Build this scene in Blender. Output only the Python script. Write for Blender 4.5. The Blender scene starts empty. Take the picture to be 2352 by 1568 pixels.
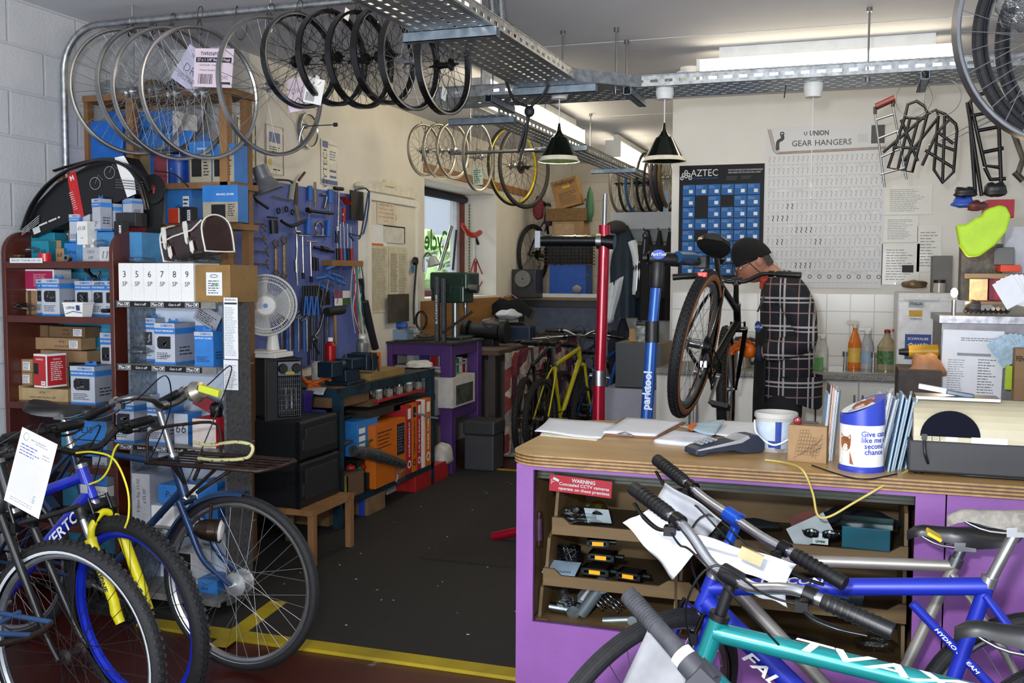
import bpy, math, random
from math import sin, cos, pi, radians, sqrt, atan2
from mathutils import Vector, Matrix
V=Vector
SC=bpy.context.scene
COL=SC.collection
random.seed(7)
# ---------------------------------------------------------------- camera
F=2290.; CX,CY=1176.,784.; CAM=V((0,0,1.5))
_v1=V((779,146,-F)).normalized(); _v2=V((6826,-181,F))
_v2=(_v2-_v1*_v2.dot(_v1)).normalized(); _v3=_v2.cross(_v1)
RW=Matrix((_v2,_v1,_v3))               # camera space to the room's axes (y runs along the long left wall)
cd=bpy.data.cameras.new('camera'); cam=bpy.data.objects.new('camera',cd); COL.objects.link(cam)
cam.matrix_world=Matrix.Translation(CAM)@RW.to_4x4()
cd.sensor_width=36; cd.lens=36*F/2352; cd.clip_start=.05; cd.clip_end=200
SC.camera=cam
def ray(px,py): return RW@V((px-CX,CY-py,-F))
def PX(px,py,x): d=ray(px,py); return CAM+d*(x/d.x)
def PY(px,py,y): d=ray(px,py); return CAM+d*(y/d.y)
def PZ(px,py,z): d=ray(px,py); return CAM+d*((z-1.5)/d.z)
# ---------------------------------------------------------------- exposure, world, lights
SC.view_settings.view_transform='Standard'; SC.view_settings.look='None'
SC.view_settings.gamma=1; SC.view_settings.use_curve_mapping=False
SC.view_settings.exposure=-0.12
cy=SC.cycles; cy.max_bounces=6; cy.diffuse_bounces=3; cy.glossy_bounces=3; cy.transmission_bounces=4; cy.transparent_max_bounces=10
w=bpy.data.worlds.new('daylight'); SC.world=w; w.use_nodes=True
wn=w.node_tree.nodes; wl=w.node_tree.links
bg=wn['Background']; bg.inputs[0].default_value=(.78,.86,1,1); bg.inputs[1].default_value=1.1
def area(name,loc,tgt,sx,sy,e,col=(1,1,1)):
    l=bpy.data.lights.new(name,'AREA'); l.shape='RECTANGLE'; l.size=sx; l.size_y=sy; l.energy=e; l.color=col
    o=bpy.data.objects.new(name,l); COL.objects.link(o); o.location=loc
    o.rotation_euler=(V(tgt)-V(loc)).to_track_quat('-Z','Y').to_euler(); return o
# the photographer's flash above the lens, a fill light added behind the camera, aimed up to brighten room and ceiling
area('camera_flash',(-.16,-.02,1.72),(-.9,6,1.45),.12,.08,80,(.93,.96,1))
area('rear_fill_light',(-.8,-2.6,1.1),(-1.2,3.4,2.5),4.4,1.7,260,(.9,.95,1))
# ---------------------------------------------------------------- materials
def lin(h):
    h=h.lstrip('#'); c=[int(h[i:i+2],16)/255 for i in (0,2,4)]
    return tuple(x/12.92 if x<=.04045 else ((x+.055)/1.055)**2.4 for x in c)+(1,)
_M={}
def mat(c,r=.5,m=0,n=.1,s=14,b=0,kind=None,c2=None,**k):
    key=(c,r,m,n,s,b,kind,c2,tuple(sorted(k.items())))
    if key in _M: return _M[key]
    M=bpy.data.materials.new('m_'+c.lstrip('#')+(('_'+kind) if kind else '')); M.use_nodes=True; _M[key]=M
    N=M.node_tree.nodes; L=M.node_tree.links; P=N['Principled BSDF']; out=N['Material Output']
    P.inputs['Roughness'].default_value=r; P.inputs['Metallic'].default_value=m
    C=lin(c)
    tc=N.new('ShaderNodeTexCoord'); co=tc.outputs['Object']
    def nd(t,**q):
        x=N.new(t)
        for a,v in q.items():
            if a.startswith('i_'): x.inputs[a[2:].replace('_',' ')].default_value=v
            else: setattr(x,a,v)
        return x
    def mix(f,A,B,bt='MIX'):
        x=nd('ShaderNodeMix',data_type='RGBA',blend_type=bt); 
        if isinstance(f,(int,float)): x.inputs[0].default_value=f
        else: L.new(f,x.inputs[0])
        for sk,v in ((6,A),(7,B)):
            if isinstance(v,tuple): x.inputs[sk].default_value=v
            else: L.new(v,x.inputs[sk])
        return x.outputs[2]
    def noise(sc,det=4,vec=None,rough=.6):
        x=nd('ShaderNodeTexNoise',i_Scale=sc,i_Detail=det,i_Roughness=rough); L.new(vec or co,x.inputs['Vector']); return x.outputs['Fac']
    def ramp(f,a,b,ca=(0,0,0,1),cb=(1,1,1,1)):
        x=nd('ShaderNodeValToRGB'); L.new(f,x.inputs[0]); e=x.color_ramp.elements
        e[0].position=a;e[0].color=ca;e[1].position=b;e[1].color=cb; return x.outputs[0]
    def mapping(sc,rot=(0,0,0)):
        x=nd('ShaderNodeMapping'); L.new(co,x.inputs[0]); x.inputs['Scale'].default_value=sc; x.inputs['Rotation'].default_value=rot; return x.outputs[0]
    def bump(h,st,d=.01):
        x=nd('ShaderNodeBump',i_Strength=st,i_Distance=d); L.new(h,x.inputs['Height']); L.new(x.outputs[0],P.inputs['Normal'])
    dk=tuple(v*(1-n*2.2) for v in C[:3])+(1,); lt=tuple(min(1,v*(1+n)) for v in C[:3])+(1,)
    col=None
    if kind=='emit':
        P.inputs['Base Color'].default_value=C; P.inputs['Emission Color'].default_value=C; P.inputs['Emission Strength'].default_value=k.get('e',1)
        return M
    if kind=='glass':
        tr=nd('ShaderNodeBsdfTransparent'); gl=nd('ShaderNodeBsdfGlossy'); gl.inputs['Roughness'].default_value=r
        tr.inputs[0].default_value=C; mx=nd('ShaderNodeMixShader'); fr=nd('ShaderNodeLayerWeight'); pw=nd('ShaderNodeMath',operation='POWER'); L.new(fr.outputs['Facing'],pw.inputs[0]); pw.inputs[1].default_value=4
        ad=nd('ShaderNodeMath',operation='ADD'); ad.inputs[1].default_value=k.get('haze',.02); L.new(pw.outputs[0],ad.inputs[0])
        L.new(ad.outputs[0],mx.inputs[0]); L.new(tr.outputs[0],mx.inputs[1]); L.new(gl.outputs[0],mx.inputs[2]); L.new(mx.outputs[0],out.inputs[0])
        if b: 
            x=nd('ShaderNodeBump',i_Strength=b,i_Distance=.02); L.new(noise(s),x.inputs['Height']); L.new(x.outputs[0],gl.inputs['Normal'])
        return M
    if kind=='wood':
        v=mapping(k.get('ax',(1.2,14,14))); f=noise(s*.35,5,v,.65)
        col=mix(ramp(f,.32,.72),C,lin(c2) if c2 else dk)
        if b: bump(f,b,.004)
    elif kind=='block':   # painted concrete blocks, objects' own wall coordinates
        x=nd('ShaderNodeTexBrick',i_Scale=1.0,offset=.5); L.new(mapping((1,1,1),k.get('rot',(0,0,0))),x.inputs[0])
        for a,v in (('Color1',C),('Color2',tuple(q*.97 for q in C[:3])+(1,)),('Mortar',tuple(q*.9 for q in C[:3])+(1,)),('Mortar Size',.009),('Brick Width',.44),('Row Height',.215),('Mortar Smooth',.5)): x.inputs[a].default_value=v
        f=noise(5,6); col=mix(ramp(f,.4,.75),x.outputs[0],dk)
        h=nd('ShaderNodeMath',operation='SUBTRACT'); L.new(noise(60,4),h.inputs[0]); 
        h2=nd('ShaderNodeMath',operation='MULTIPLY'); L.new(x.outputs['Fac'],h2.inputs[0]); h2.inputs[1].default_value=3.; L.new(h2.outputs[0],h.inputs[1]); bump(h.outputs[0],.45,.006)
    elif kind=='tiles':
        x=nd('ShaderNodeTexBrick',i_Scale=1.0,offset=k.get('off',0.)); L.new(mapping((1,1,1),k.get('rot',(0,0,0))),x.inputs[0])
        for a,v in (('Color1',C),('Color2',tuple(q*k.get('v2',1) for q in C[:3])+(1,)),('Mortar',lin(c2)),('Mortar Size',k.get('ms',.004)),('Brick Width',k.get('bw',.15)),('Row Height',k.get('bh',.15)),('Mortar Smooth',.2)): x.inputs[a].default_value=v
        col=mix(ramp(noise(s,5),.35,.8),x.outputs[0],tuple(q*(1-n) for q in C[:3])+(1,)) if n else x.outputs[0]
        if b:
            h2=nd('ShaderNodeMath',operation='SUBTRACT'); h2.inputs[0].default_value=1; L.new(x.outputs['Fac'],h2.inputs[1]); bump(h2.outputs[0],b,.004)
    elif kind=='chips':   # paint with worn spots
        col=mix(ramp(noise(s,8),k.get('lo',.62),k.get('hi',.66)),mix(ramp(noise(3,3),.3,.7),C,dk),lin(c2))
        if b: bump(noise(s*2),b,.003)
    elif kind=='plaid':
        v=mapping((1,1,1)); sx=nd('ShaderNodeSeparateXYZ'); L.new(v,sx.inputs[0])
        def st(sock,fr,th,ph=0):
            a=nd('ShaderNodeMath',operation='MULTIPLY_ADD'); L.new(sock,a.inputs[0]); a.inputs[1].default_value=fr; a.inputs[2].default_value=ph
            q=nd('ShaderNodeMath',operation='FRACT'); L.new(a.outputs[0],q.inputs[0]); g=nd('ShaderNodeMath',operation='LESS_THAN'); L.new(q.outputs[0],g.inputs[0]); g.inputs[1].default_value=th; return g.outputs[0]
        U,W=sx.outputs[0],sx.outputs[2]; fr=k.get('fr',6.5)
        col=mix(st(U,fr,.45),C,lin('15151d'))
        for sk in (U,W):
            for ph,th,cc in ((0,.07,'b9b4b4'),(.14,.05,'b9b4b4'),(.5,.045,'8f7670')):
                x=nd('ShaderNodeMath',operation='MULTIPLY'); L.new(st(sk,fr,th,ph),x.inputs[0]); x.inputs[1].default_value=.8
                col=mix(x.outputs[0],col,lin(cc))
    elif kind=='patch':   # patchwork cloth
        x=nd('ShaderNodeTexVoronoi',i_Scale=s,distance='CHEBYCHEV'); L.new(mapping((1,1,1)),x.inputs[0])
        sp=nd('ShaderNodeSeparateColor'); L.new(x.outputs['Color'],sp.inputs[0])
        cr=nd('ShaderNodeValToRGB'); L.new(sp.outputs[0],cr.inputs[0]); cr.color_ramp.interpolation='CONSTANT'
        cs=('c8b9ac','5d2438','b5a79c','7d2f33','8d8a8a','4b2140'); e=cr.color_ramp.elements
        e[0].color=lin(cs[0]); e[1].position=.2; e[1].color=lin(cs[1])
        for i in range(2,6): q=e.new(.18*i); q.color=lin(cs[i])
        col=mix(ramp(noise(26,3),.52,.56),cr.outputs[0],mix(.5,cr.outputs[0],lin('8a4038')))
    elif kind=='perf':    # perforated steel
        x=nd('ShaderNodeTexVoronoi',i_Scale=s,i_Randomness=0.); L.new(mapping(k.get('sc',(1,1,1))),x.inputs[0])
        f=ramp(x.outputs['Distance'],.2,.24); L.new(f,P.inputs['Alpha']); P.inputs['Base Color'].default_value=C; return M
    else:
        if n: col=mix(ramp(noise(s,4),.3,.75),lt,dk)
        if b: bump(noise(k.get('bs',s*3),6),b,.004)
    if col is None: P.inputs['Base Color'].default_value=C
    else: L.new(col,P.inputs['Base Color'])
    for a,nm in (('sheen','Sheen Weight'),('coat','Coat Weight'),('trans','Transmission Weight'),('alpha','Alpha'),('sss','Subsurface Weight'),('spec','Specular IOR Level')):
        if a in k: P.inputs[nm].default_value=k[a]
    if 'sss' in k: P.inputs['Subsurface Radius'].default_value=(.02,.008,.005)
    return M
# ---------------------------------------------------------------- mesh builder
I4=Matrix.Identity(4)
def T(x,y,z): return Matrix.Translation((x,y,z))
def RZ(a): return Matrix.Rotation(radians(a),4,'Z')
def RX(a): return Matrix.Rotation(radians(a),4,'X')
def RY(a): return Matrix.Rotation(radians(a),4,'Y')
def S(x,y=None,z=None):
    y=x if y is None else y; z=x if z is None else z
    return Matrix.Diagonal((x,y,z,1))
def look(p,q):   # matrix at p whose z axis points to q
    return T(*p)@(V(q)-V(p)).to_track_quat('Z','Y').to_matrix().to_4x4()
_TX={}
def textmesh(s,bold=0,sh=0):
    k=(s,bold,sh)
    if k in _TX: return _TX[k]
    c=bpy.data.curves.new('t','FONT'); c.body=s; c.size=1; c.offset=bold; c.shear=sh; c.resolution_u=2; c.align_x='CENTER'; c.align_y='CENTER'
    o=bpy.data.objects.new('t',c); COL.objects.link(o); dg=bpy.context.evaluated_depsgraph_get(); dg.update()
    e=o.evaluated_get(dg); me=e.to_mesh()
    r=([v.co.copy() for v in me.vertices],[tuple(p.vertices) for p in me.polygons])
    e.to_mesh_clear(); bpy.data.objects.remove(o); bpy.data.curves.remove(c); _TX[k]=r; return r
class MB:
    def __init__(s,M=None): s.v=[];s.f=[];s.m=[];s.s=[];s.M=M or I4
    def add(s,vs,fs,m=0,sm=0):
        b=len(s.v); M=s.M
        s.v+=[M@V(p) for p in vs]; s.f+=[tuple(b+i for i in f) for f in fs]; s.m+=[m]*len(fs); s.s+=[sm]*len(fs); return s
    def at(s,M):
        q=MB(s.M@M); q.v=s.v;q.f=s.f;q.m=s.m;q.s=s.s; return q
    def box(s,x0,y0,z0,x1,y1,z1,m=0,mt=None,mr=None,ml=None):
        vs=[(x,y,z) for z in (z0,z1) for y in (y0,y1) for x in (x0,x1)]
        # faces: bottom, top, front(-y), back, left, right
        fs=[(0,2,3,1),(4,5,7,6),(0,1,5,4),(2,6,7,3),(0,4,6,2),(1,3,7,5)]
        ms=[m,m if mt is None else mt,m,m,m if ml is None else ml,m if mr is None else mr]
        for f,q in zip(fs,ms): s.add(vs,[f],q)
        return s
    def cb(s,c,d,m=0,M=I4):
        t=s.at(T(*c)@M); x,y,z=d[0]/2,d[1]/2,d[2]/2; t.box(-x,-y,-z,x,y,z,m); return s
    def tube(s,p,r,m=0,n=8,closed=False,caps=True,flat=1):
        p=[V(q) for q in p]; k=len(p); rr=r if isinstance(r,(list,tuple)) else [r]*k
        if k<2: return s
        tg=[]
        for i in range(k):
            a=p[(i-1)%k] if (closed or i>0) else p[i]; b=p[(i+1)%k] if (closed or i<k-1) else p[i]
            t=b-a; tg.append(t.normalized() if t.length>1e-9 else V((0,0,1)))
        u=tg[0].orthogonal().normalized() if abs(tg[0].z)>.95 else tg[0].cross(V((0,0,1))).normalized()
        vs=[]
        for i in range(k):
            u=(u-tg[i]*u.dot(tg[i])).normalized(); w_=tg[i].cross(u)
            for j in range(n):
                a=2*pi*j/n; vs.append(p[i]+u*(cos(a)*rr[i])+w_*(sin(a)*rr[i]*flat))
        fs=[]
        for i in range(k if closed else k-1):
            a=i*n; b=((i+1)%k)*n
            for j in range(n): j2=(j+1)%n; fs.append((a+j,b+j,b+j2,a+j2))
        s.add(vs,fs,m,1)
        if caps and not closed:
            s.add(vs[:n],[tuple(range(n))],m); s.add(vs[-n:],[tuple(range(n-1,-1,-1))],m)
        return s
    def lathe(s,pr,m=0,n=20,M=I4,a0=0,a1=360,sm=1,ms=None):
        t=s.at(M); k=len(pr); full=abs(a1-a0)>=360; c=n if full else n+1
        vs=[(r*cos(radians(a0)+radians(a1-a0)*j/n),r*sin(radians(a0)+radians(a1-a0)*j/n),z) for r,z in pr for j in range(c)]
        for i in range(k-1):
            fs=[]
            for j in range(n):
                j2=(j+1)%c; A,B,C,D=i*c+j,i*c+j2,(i+1)*c+j2,(i+1)*c+j
                if pr[i][0]==0: fs.append((A,C,D))
                elif pr[i+1][0]==0: fs.append((A,B,C))
                else: fs.append((A,B,C,D))
            t.add(vs,fs,ms[i] if ms else m,sm)
        return s
    def cyl(s,p,q,r,m=0,n=16,r2=None):
        L=(V(q)-V(p)).length; r2=r if r2 is None else r2
        return s.lathe([(0,0),(r,0)],m,n,look(p,q),sm=0).lathe([(r,0),(r2,L)],m,n,look(p,q)).lathe([(r2,L),(0,L)],m,n,look(p,q),sm=0)
    def prism(s,poly,y0,y1,m=0,M=I4,ms=None,sm=0):   # polygon in x,z extruded along y
        t=s.at(M); k=len(poly); vs=[(x,y0,z) for x,z in poly]+[(x,y1,z) for x,z in poly]
        t.add(vs,[tuple(range(k))],m); t.add(vs,[tuple(range(2*k-1,k-1,-1))],m)
        t.add(vs,[(i,i+k,(i+1)%k+k,(i+1)%k) for i in range(k)],m if ms is None else ms,sm); return s
    def ell(s,c,r,m=0,n=16,k=10,M=I4):
        pr=[(max(0,sin(pi*i/k)) if 0<i<k else 0,-cos(pi*i/k)) for i in range(k+1)]
        return s.lathe(pr,m,n,T(*c)@M@S(*((r,r,r) if isinstance(r,(int,float)) else r)))
    def grid(s,fn,nu,nv,m=0,sm=1,thick=0):
        vs=[V(fn(i/nu,j/nv)) for i in range(nu+1) for j in range(nv+1)]; c=nv+1
        s.add(vs,[(i*c+j,(i+1)*c+j,(i+1)*c+j+1,i*c+j+1) for i in range(nu) for j in range(nv)],m,sm); return s
    def text(s,txt,size,M=I4,m=0,bold=.012,sh=0,w=None):   # lettering in the xy plane of M
        vs,fs=textmesh(txt,bold,sh)
        if not vs: return s
        sx=size
        if w: 
            x0=min(v.x for v in vs); x1=max(v.x for v in vs); sx=w/(x1-x0)
        s.at(M@S(sx,size,1)).add(vs,fs,m); return s
    def quad(s,M,x0,y0,x1,y1,m=0): s.at(M).add([(x0,y0,0),(x1,y0,0),(x1,y1,0),(x0,y1,0)],[(0,1,2,3)],m); return s
    def lines(s,M,x0,y0,x1,y1,n,m=0,fill=.4,rag=.3,seed=1):   # rows of small print
        r=random.Random(seed); h=(y1-y0)/n
        for i in range(n):
            x=x0; y=y1-h*(i+.5); e=x1-(x1-x0)*rag*r.random()
            while x<e:
                w_=min(e-x,h*fill*r.uniform(2,7)); s.quad(M,x,y-h*fill/2,x+w_,y+h*fill/2,m); x+=w_+h*fill
        return s
    def build(s,name,mats,par=None,bevel=0,sub=0,weld=0):
        me=bpy.data.meshes.new(name); me.from_pydata(s.v,[],s.f)
        if not isinstance(mats,(list,tuple)): mats=[mats]
        for q in mats: me.materials.append(q)
        me.polygons.foreach_set('material_index',[min(i,len(mats)-1) for i in s.m]); me.polygons.foreach_set('use_smooth',[bool(i) for i in s.s]); me.update()
        o=bpy.data.objects.new(name,me); COL.objects.link(o)
        if par: o.parent=par
        if weld or bevel:
            q=o.modifiers.new('w','WELD'); q.merge_threshold=.0002
        if bevel: q=o.modifiers.new('b','BEVEL'); q.width=bevel; q.segments=2; q.limit_method='ANGLE'
        if sub: q=o.modifiers.new('s','SUBSURF'); q.levels=sub; q.render_levels=sub
        return o
def tag(o,label,cat,group=None,kind=None):
    if kind: o['kind']=kind
    if label: o['label']=label
    if cat: o['category']=cat
    if group: o['group']=group
    return o
def thing(name,label,cat,M=I4,group=None):
    o=bpy.data.objects.new(name,None); COL.objects.link(o); o.matrix_world=M if isinstance(M,Matrix) else T(*M)
    o.empty_display_size=.05
    return tag(o,label,cat,group)
def struct(o): o['kind']='structure'; return o
def copytree(o,M,label,group=None,par=None):
    c=o.copy(); COL.objects.link(c)
    if par is None:
        c.matrix_world=M if isinstance(M,Matrix) else T(*M); c['label']=label
        if group: c['group']=group
    else: c.parent=par
    for ch in o.children: copytree(ch,None,None,None,c)
    return c
def spline(P,n=8,closed=False):
    P=[V(p) for p in P]; k=len(P); out=[]
    rng=range(k) if closed else range(k-1)
    for i in rng:
        p1,p2=P[i],P[(i+1)%k]; p0=P[(i-1)%k] if closed or i>0 else p1; p3=P[(i+2)%k] if closed or i<k-2 else p2
        for j in range(n):
            t=j/n; out.append(.5*((2*p1)+(p2-p0)*t+(2*p0-5*p1+4*p2-p3)*t*t+(3*p1-p0-3*p2+p3)*t**3))
    if not closed: out.append(P[-1])
    return out
# common materials
STEEL=mat('9a9c9e',.32,1,.12,9); CHROME=mat('c9cacc',.16,1,.08,9); DSTEEL=mat('55585a',.4,1,.2,20)
GALV=mat('a9adb0',.42,.9,.22,30); BLK=mat('121214',.45,0,.2,30); RUB=mat('17171a',.7,0,.25,50,.3); BLKM=mat('0e0e10',.3,.3,.1)
WHT=mat('e6e6e4',.5,0,.04); PAPER=mat('e2e5ea',.7,0,.03); INK=mat('26282e',.7); GREYP=mat('8d9196',.6); ORNG=mat('d9690f',.5)
CARD=mat('9c7d58',.75,0,.12,9); CARDD=mat('6f5538',.8,0,.15,9); SBLUE=mat('2f78c4',.45); SGREY=mat('aab0ba',.45); REDP=mat('b01f2c',.45)
PURP=mat('8a5aa0',.5,0,.1,6); BROWNP=mat('5a2a1e',.5,0,.15,5)
CLEAR=mat('e9edf0',.12,kind='glass',b=.9,s=24,haze=.10)
# ================================================================ THE ROOM
ZC=2.8; XB=-3.77; XT=-3.38; YC=4.94; YP=7.4; YR=11.2; XR=1.3
CREAM=mat('e2ddd2',.75,0,.04,3,.08,bs=90)
CONC=mat('c3c6cc',.8,0,.05,5,kind='block',rot=(-pi/2,-pi/2,0))
CREAMB=mat('e0d9cb',.8,0,.04,4,kind='block',rot=(pi/2,0,0))
def wallbox(name,a,b,m,bev=0): B=MB(); B.box(*a,*b); return struct(B.build(name,m,bevel=bev))
B=MB(); B.box(-4.6,-4,-.1,3.2,11.4,0)
struct(B.build('floor',mat('4a1812',.35,0,.2,2.5,kind='chips',c2='8d8480',lo=.70,hi=.73,b=.1)))
B=MB(); B.box(-4.6,-4,ZC,3.2,11.4,ZC+.12)
struct(B.build('ceiling',mat('cccdd4',.85,0,.03,2)))
# thin joints of the ceiling boards
k=0
for y in (1.9,3.1,4.3,5.5,6.75,8.0,9.2,10.4):
    k+=1; B=MB(); B.box(-3.7,y,ZC-.003,1.25,y+.008,ZC); struct(B.build('trim_%d'%k,mat('d8d8dc',.7)))
wallbox('wall_left',(XB-.2,-4,0),(XB,YC,ZC),CONC)
wallbox('wall_left_return',(XB-.2,YC,0),(XT,YC+.2,ZC),mat('c9cacb',.8,0,.05,5,kind='block',rot=(pi/2,0,0)))
B=MB()   # tool wall with the deep window recess
WY0,WY1,WZ0,WZ1=7.68,9.46,1.31,2.31
B.box(XT-.5,YC+.2,0,XT,WY0,ZC); B.box(XT-.5,WY1,0,XT,YR+.2,ZC)
B.box(XT-.5,WY0,0,XT,WY1,WZ0); B.box(XT-.5,WY0,WZ1,XT,WY1,ZC)
struct(B.build('wall_left_tool',CREAM))
wallbox('wall_rear',(XT-.2,YR,0),(3.2,YR+.2,ZC),CREAMB)
wallbox('wall_back',(-1.27,YP,0),(3.2,YR,ZC),mat('dcdbd8',.75,0,.03,3))
wallbox('wall_right',(XR,5.2,0),(XR+.15,YP,ZC),mat('d0ccc0',.75,0,.03,3))
# window at the back of the recess
xw=XT-.40
w1=thing('window_1',None,None,(xw,WY0,WZ0)); struct(w1)
RW_=mat('6b2d28',.5,0,.15,8)
B=MB(); h=WZ1-WZ0; L=WY1-WY0
for a in ((0,0,0,.05,L,.05),(0,0,h-.06,.05,L,h),(0,L-.09,0,.06,L,h),(0,0,0,.05,.08,h)): B.box(*a)
B.build('window_frame',RW_,w1)
B=MB(); B.box(.0,L-.17,.04,.04,L-.09,h-.05); B.box(0,.1,.04,.03,.16,h-.05); B.box(0,.1,.04,.03,L-.1,.08)
B.build('window_sash',mat('b9bcc2',.4,.2),w1)
B=MB(); B.box(.01,.1,.05,.018,L-.1,h-.05); B.build('pane',mat('f4f8fa',.02,kind='glass'),w1)
B=MB()  # painted shop name seen from inside (mirrored)
B.text('Cycle',.27,T(.024,L-.62,h*.52)@RZ(90)@RX(90)@S(-1,1,1),0,.02); 
B.build('lettering',mat('3f8a25',.6),w1)
B=MB(); B.text('www',.07,T(.024,L-.5,h*.30)@RZ(90)@RX(90)@S(-1,1,1),0,.01); B.build('lettering',mat('1c6a3a',.6),w1)
o=tag(MB().cyl((XT-.33,WY0+.02,WZ1-.045),(XT-.33,WY1-.02,WZ1-.045),.035).build('roller_blind',mat('30323f',.7,0,.3,60,.5)),'dark rolled-up blind along the top of the window','blind')
B=MB(); B.box(-.004,0,0,.004,.008,.9); 
for i in range(30): B.box(-.006,-.002,i*.03,.006,.01,i*.03+.012,1)
tag(B.at(I4).build('bead_chain',[mat('8fa08a',.6),mat('2f5a30',.6)]),'green beaded blind chain hanging down the white window reveal','chain').location=(XT-.28,WY1-.03,WZ0+.02)
# outside the window: hedge, sky card of the far building
B=MB(); B.box(-12,8,0,-11,24,4.2); tag(B.build('exterior_building',mat('c9cdd2',.8)),'pale grey building seen through the window','building')
B=MB(); B.box(-14,5,-.2,-4.6,26,-.1); B.build('outside_ground',mat('9a9c98',.8))['kind']='structure'
r=random.Random(3); B=MB()
for i in range(420):
    B.at(T(-8.6+r.uniform(-.5,.5),r.uniform(12.5,22),.1+r.uniform(0,1)**.7*2.3)@RZ(r.uniform(0,360))@RX(r.uniform(0,360))).box(-.12,-.12,-.02,.12,.12,.02)
tag(B.build('garden_hedge',mat('8fae72',.8,0,.3,3)),'light green hedge outside the window','hedge')
area('window_sky',(XT-2.2,(WY0+WY1)/2,4.0),(XT-.2,8.6,1.7),2.2,1.4,260,(.86,.93,1))
area('garden_daylight',(-5.2,13,6),(-10,17,1.5),5,5,4200)
# floor mat of black rubber tiles with yellow tape round it
RT=mat('171616',.75,0,.12,5,kind='tiles',c2='0b0b0b',bw=.315,bh=.63,ms=.004,off=.5,b=.5,rot=(0,0,pi/2))
B=MB(); B.box(-3.3,3.52,0,-.6,7.16,.012); tag(B.build('rubber_floor_tiles',RT),'black rubber tiles laid over the red workshop floor','floor mat')
YT=mat('b09a12',.6,0,.2,12,kind='chips',c2='6b5a20',lo=.68,hi=.8)
B=MB(); B.box(-2.85,3.43,0,-.9,3.515,.014); tag(B.build('yellow_floor_tape',YT),'long yellow tape along the front edge of the black rubber tiles','tape')
q=PZ(500,1492,0); q2=PZ(640,1388,0); d=(q2-q); n_=V((-d.y,d.x,0)).normalized()*.04
B=MB(); B.add([(p.x,p.y,z) for z in (.0125,.016) for p in (q-n_,q+n_,q2+n_,q2-n_)],[(4,5,6,7),(0,1,5,4),(1,2,6,5),(2,3,7,6),(3,0,4,7)])
tag(B.build('yellow_floor_tape',YT),'short slanting strip of yellow tape behind the old blue bicycle wheel','tape')
B=MB(); B.box(-2.6,7.18,0,-1.0,7.22,.013); tag(B.build('yellow_floor_tape',YT),'thin yellow tape across the floor by the grey bin','tape')
B=MB(); p=PZ(965,1287,0); B.box(p.x,p.y,.012,-.98,p.y+1.3,.019)
tag(B.build('doormat',mat('231f1c',.95,0,.3,80,.8)),'dark fibre mat lying on the black rubber tiles','mat')
r=random.Random(5); B=MB()
for i in range(60):
    x,y=r.uniform(-2.6,-1.0),r.uniform(3.6,6.9); a=r.uniform(.002,.006); B.at(T(x,y,.0125)@RZ(r.uniform(0,180))).box(-a,-a*.5,0,a,a*.5,.002)
tag(B.build('paper_crumbs',mat('b9b5a8',.8)),'tiny white crumbs scattered over the black floor','litter',kind='stuff')
# ---------------- ceiling fluorescent fittings
def tube_light(M,L,label,e):
    t=thing('fluorescent_light',label,'light',M,'fluorescent ceiling lights')
    B=MB(); B.box(-L/2,-.06,.02,L/2,.06,.03); B.box(-L/2+.1,-.02,.03,L/2-.1,.02,.098); B.box(-L/2-.02,-.07,-.12,-L/2,.07,.03); B.box(L/2,-.07,-.12,L/2+.02,.07,.03); B.build('fitting',WHT,t)
    B=MB(); 
    pr=[(.065,.02),(.07,-.06),(.055,-.095),(.03,-.11),(-.03,-.11),(-.055,-.095),(-.07,-.06),(-.065,.02)]
    B.prism([(x,z) for x,z in pr],-L/2,L/2,0,RZ(90),sm=1); B.build('diffuser',mat('fff0cf',.4,kind='emit',e=e),t)
    return t
LE=10
a=PZ(1602,168,2.66); b=PZ(2203,136,2.66)
tube_light(T((a.x+b.x)/2,(a.y+b.y)/2,2.70),b.x-a.x-.04,'long glowing fluorescent light above the cable tray, in front of the chart wall',LE)
tube_light(T(-2.2,7.0,2.69)@RZ(90),2.3,'glowing fluorescent light over the hanging small wheels by the window',LE)
tube_light(T(-2.05,9.7,2.69)@RZ(90),1.7,'distant fluorescent light by the rear wall with a wooden end board',LE)
tube_light(T(-1.5,2.85,2.70)@RZ(90),1.9,'overhead fluorescent light close above the nearest cable tray',LE)
# ---------------- cable trays
def tray(A,Bp,wd,label,side=1,holes=1,dd=.06):
    A=V(A);Bp=V(Bp); L=(Bp-A).length; ang=math.degrees(atan2((Bp-A).y,(Bp-A).x))
    t=thing('cable_tray',label,'cable tray',T(*A)@RZ(ang),'galvanised cable trays')
    B=MB(); hw=wd/2
    rows=max(3,int(wd/.05)); pit=.062; n=int(L/pit)
    # slotted bottom: cross strips between staggered slots
    ys=[-hw+wd*i/(rows) for i in range(rows+1)]
    for i in range(rows+1): B.box(0,ys[i]-.019,0,L,ys[i]+.019,.0015)
    for i in range(rows):
        for j in range(n+1):
            x=j*pit+(.031 if i%2 else 0)
            if x+.034<L: B.box(x,ys[i]+.019,0,x+.034,ys[i+1]-.019,.0015)
    B.build('tray_bed',GALV,t)
    for s_ in (-1,1):
        B=MB(); y=s_*hw
        for z0,z1 in ((0,.022),(.036,dd)): B.box(0,y-.0012,z0,L,y+.0012,z1)
        for j in range(int(L/.075)+1):
            x=j*.075
            if x+.035<=L: B.box(x,y-.0012,.022,x+.035,y+.0012,.036)
        B.tube([(0,y,dd),(L,y,dd)],.004,n=5); B.build('side_rim',GALV,t)
    return t
TZ=2.48
tray((-1.553,2.799,TZ),(-1.493,5.131,TZ),.31,'wide slotted steel cable tray running overhead towards the corner joint')
tray((-1.120,5.337,TZ),(1.194,5.346,TZ),.32,'slotted steel cable tray running across in front of the chart wall')
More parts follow.
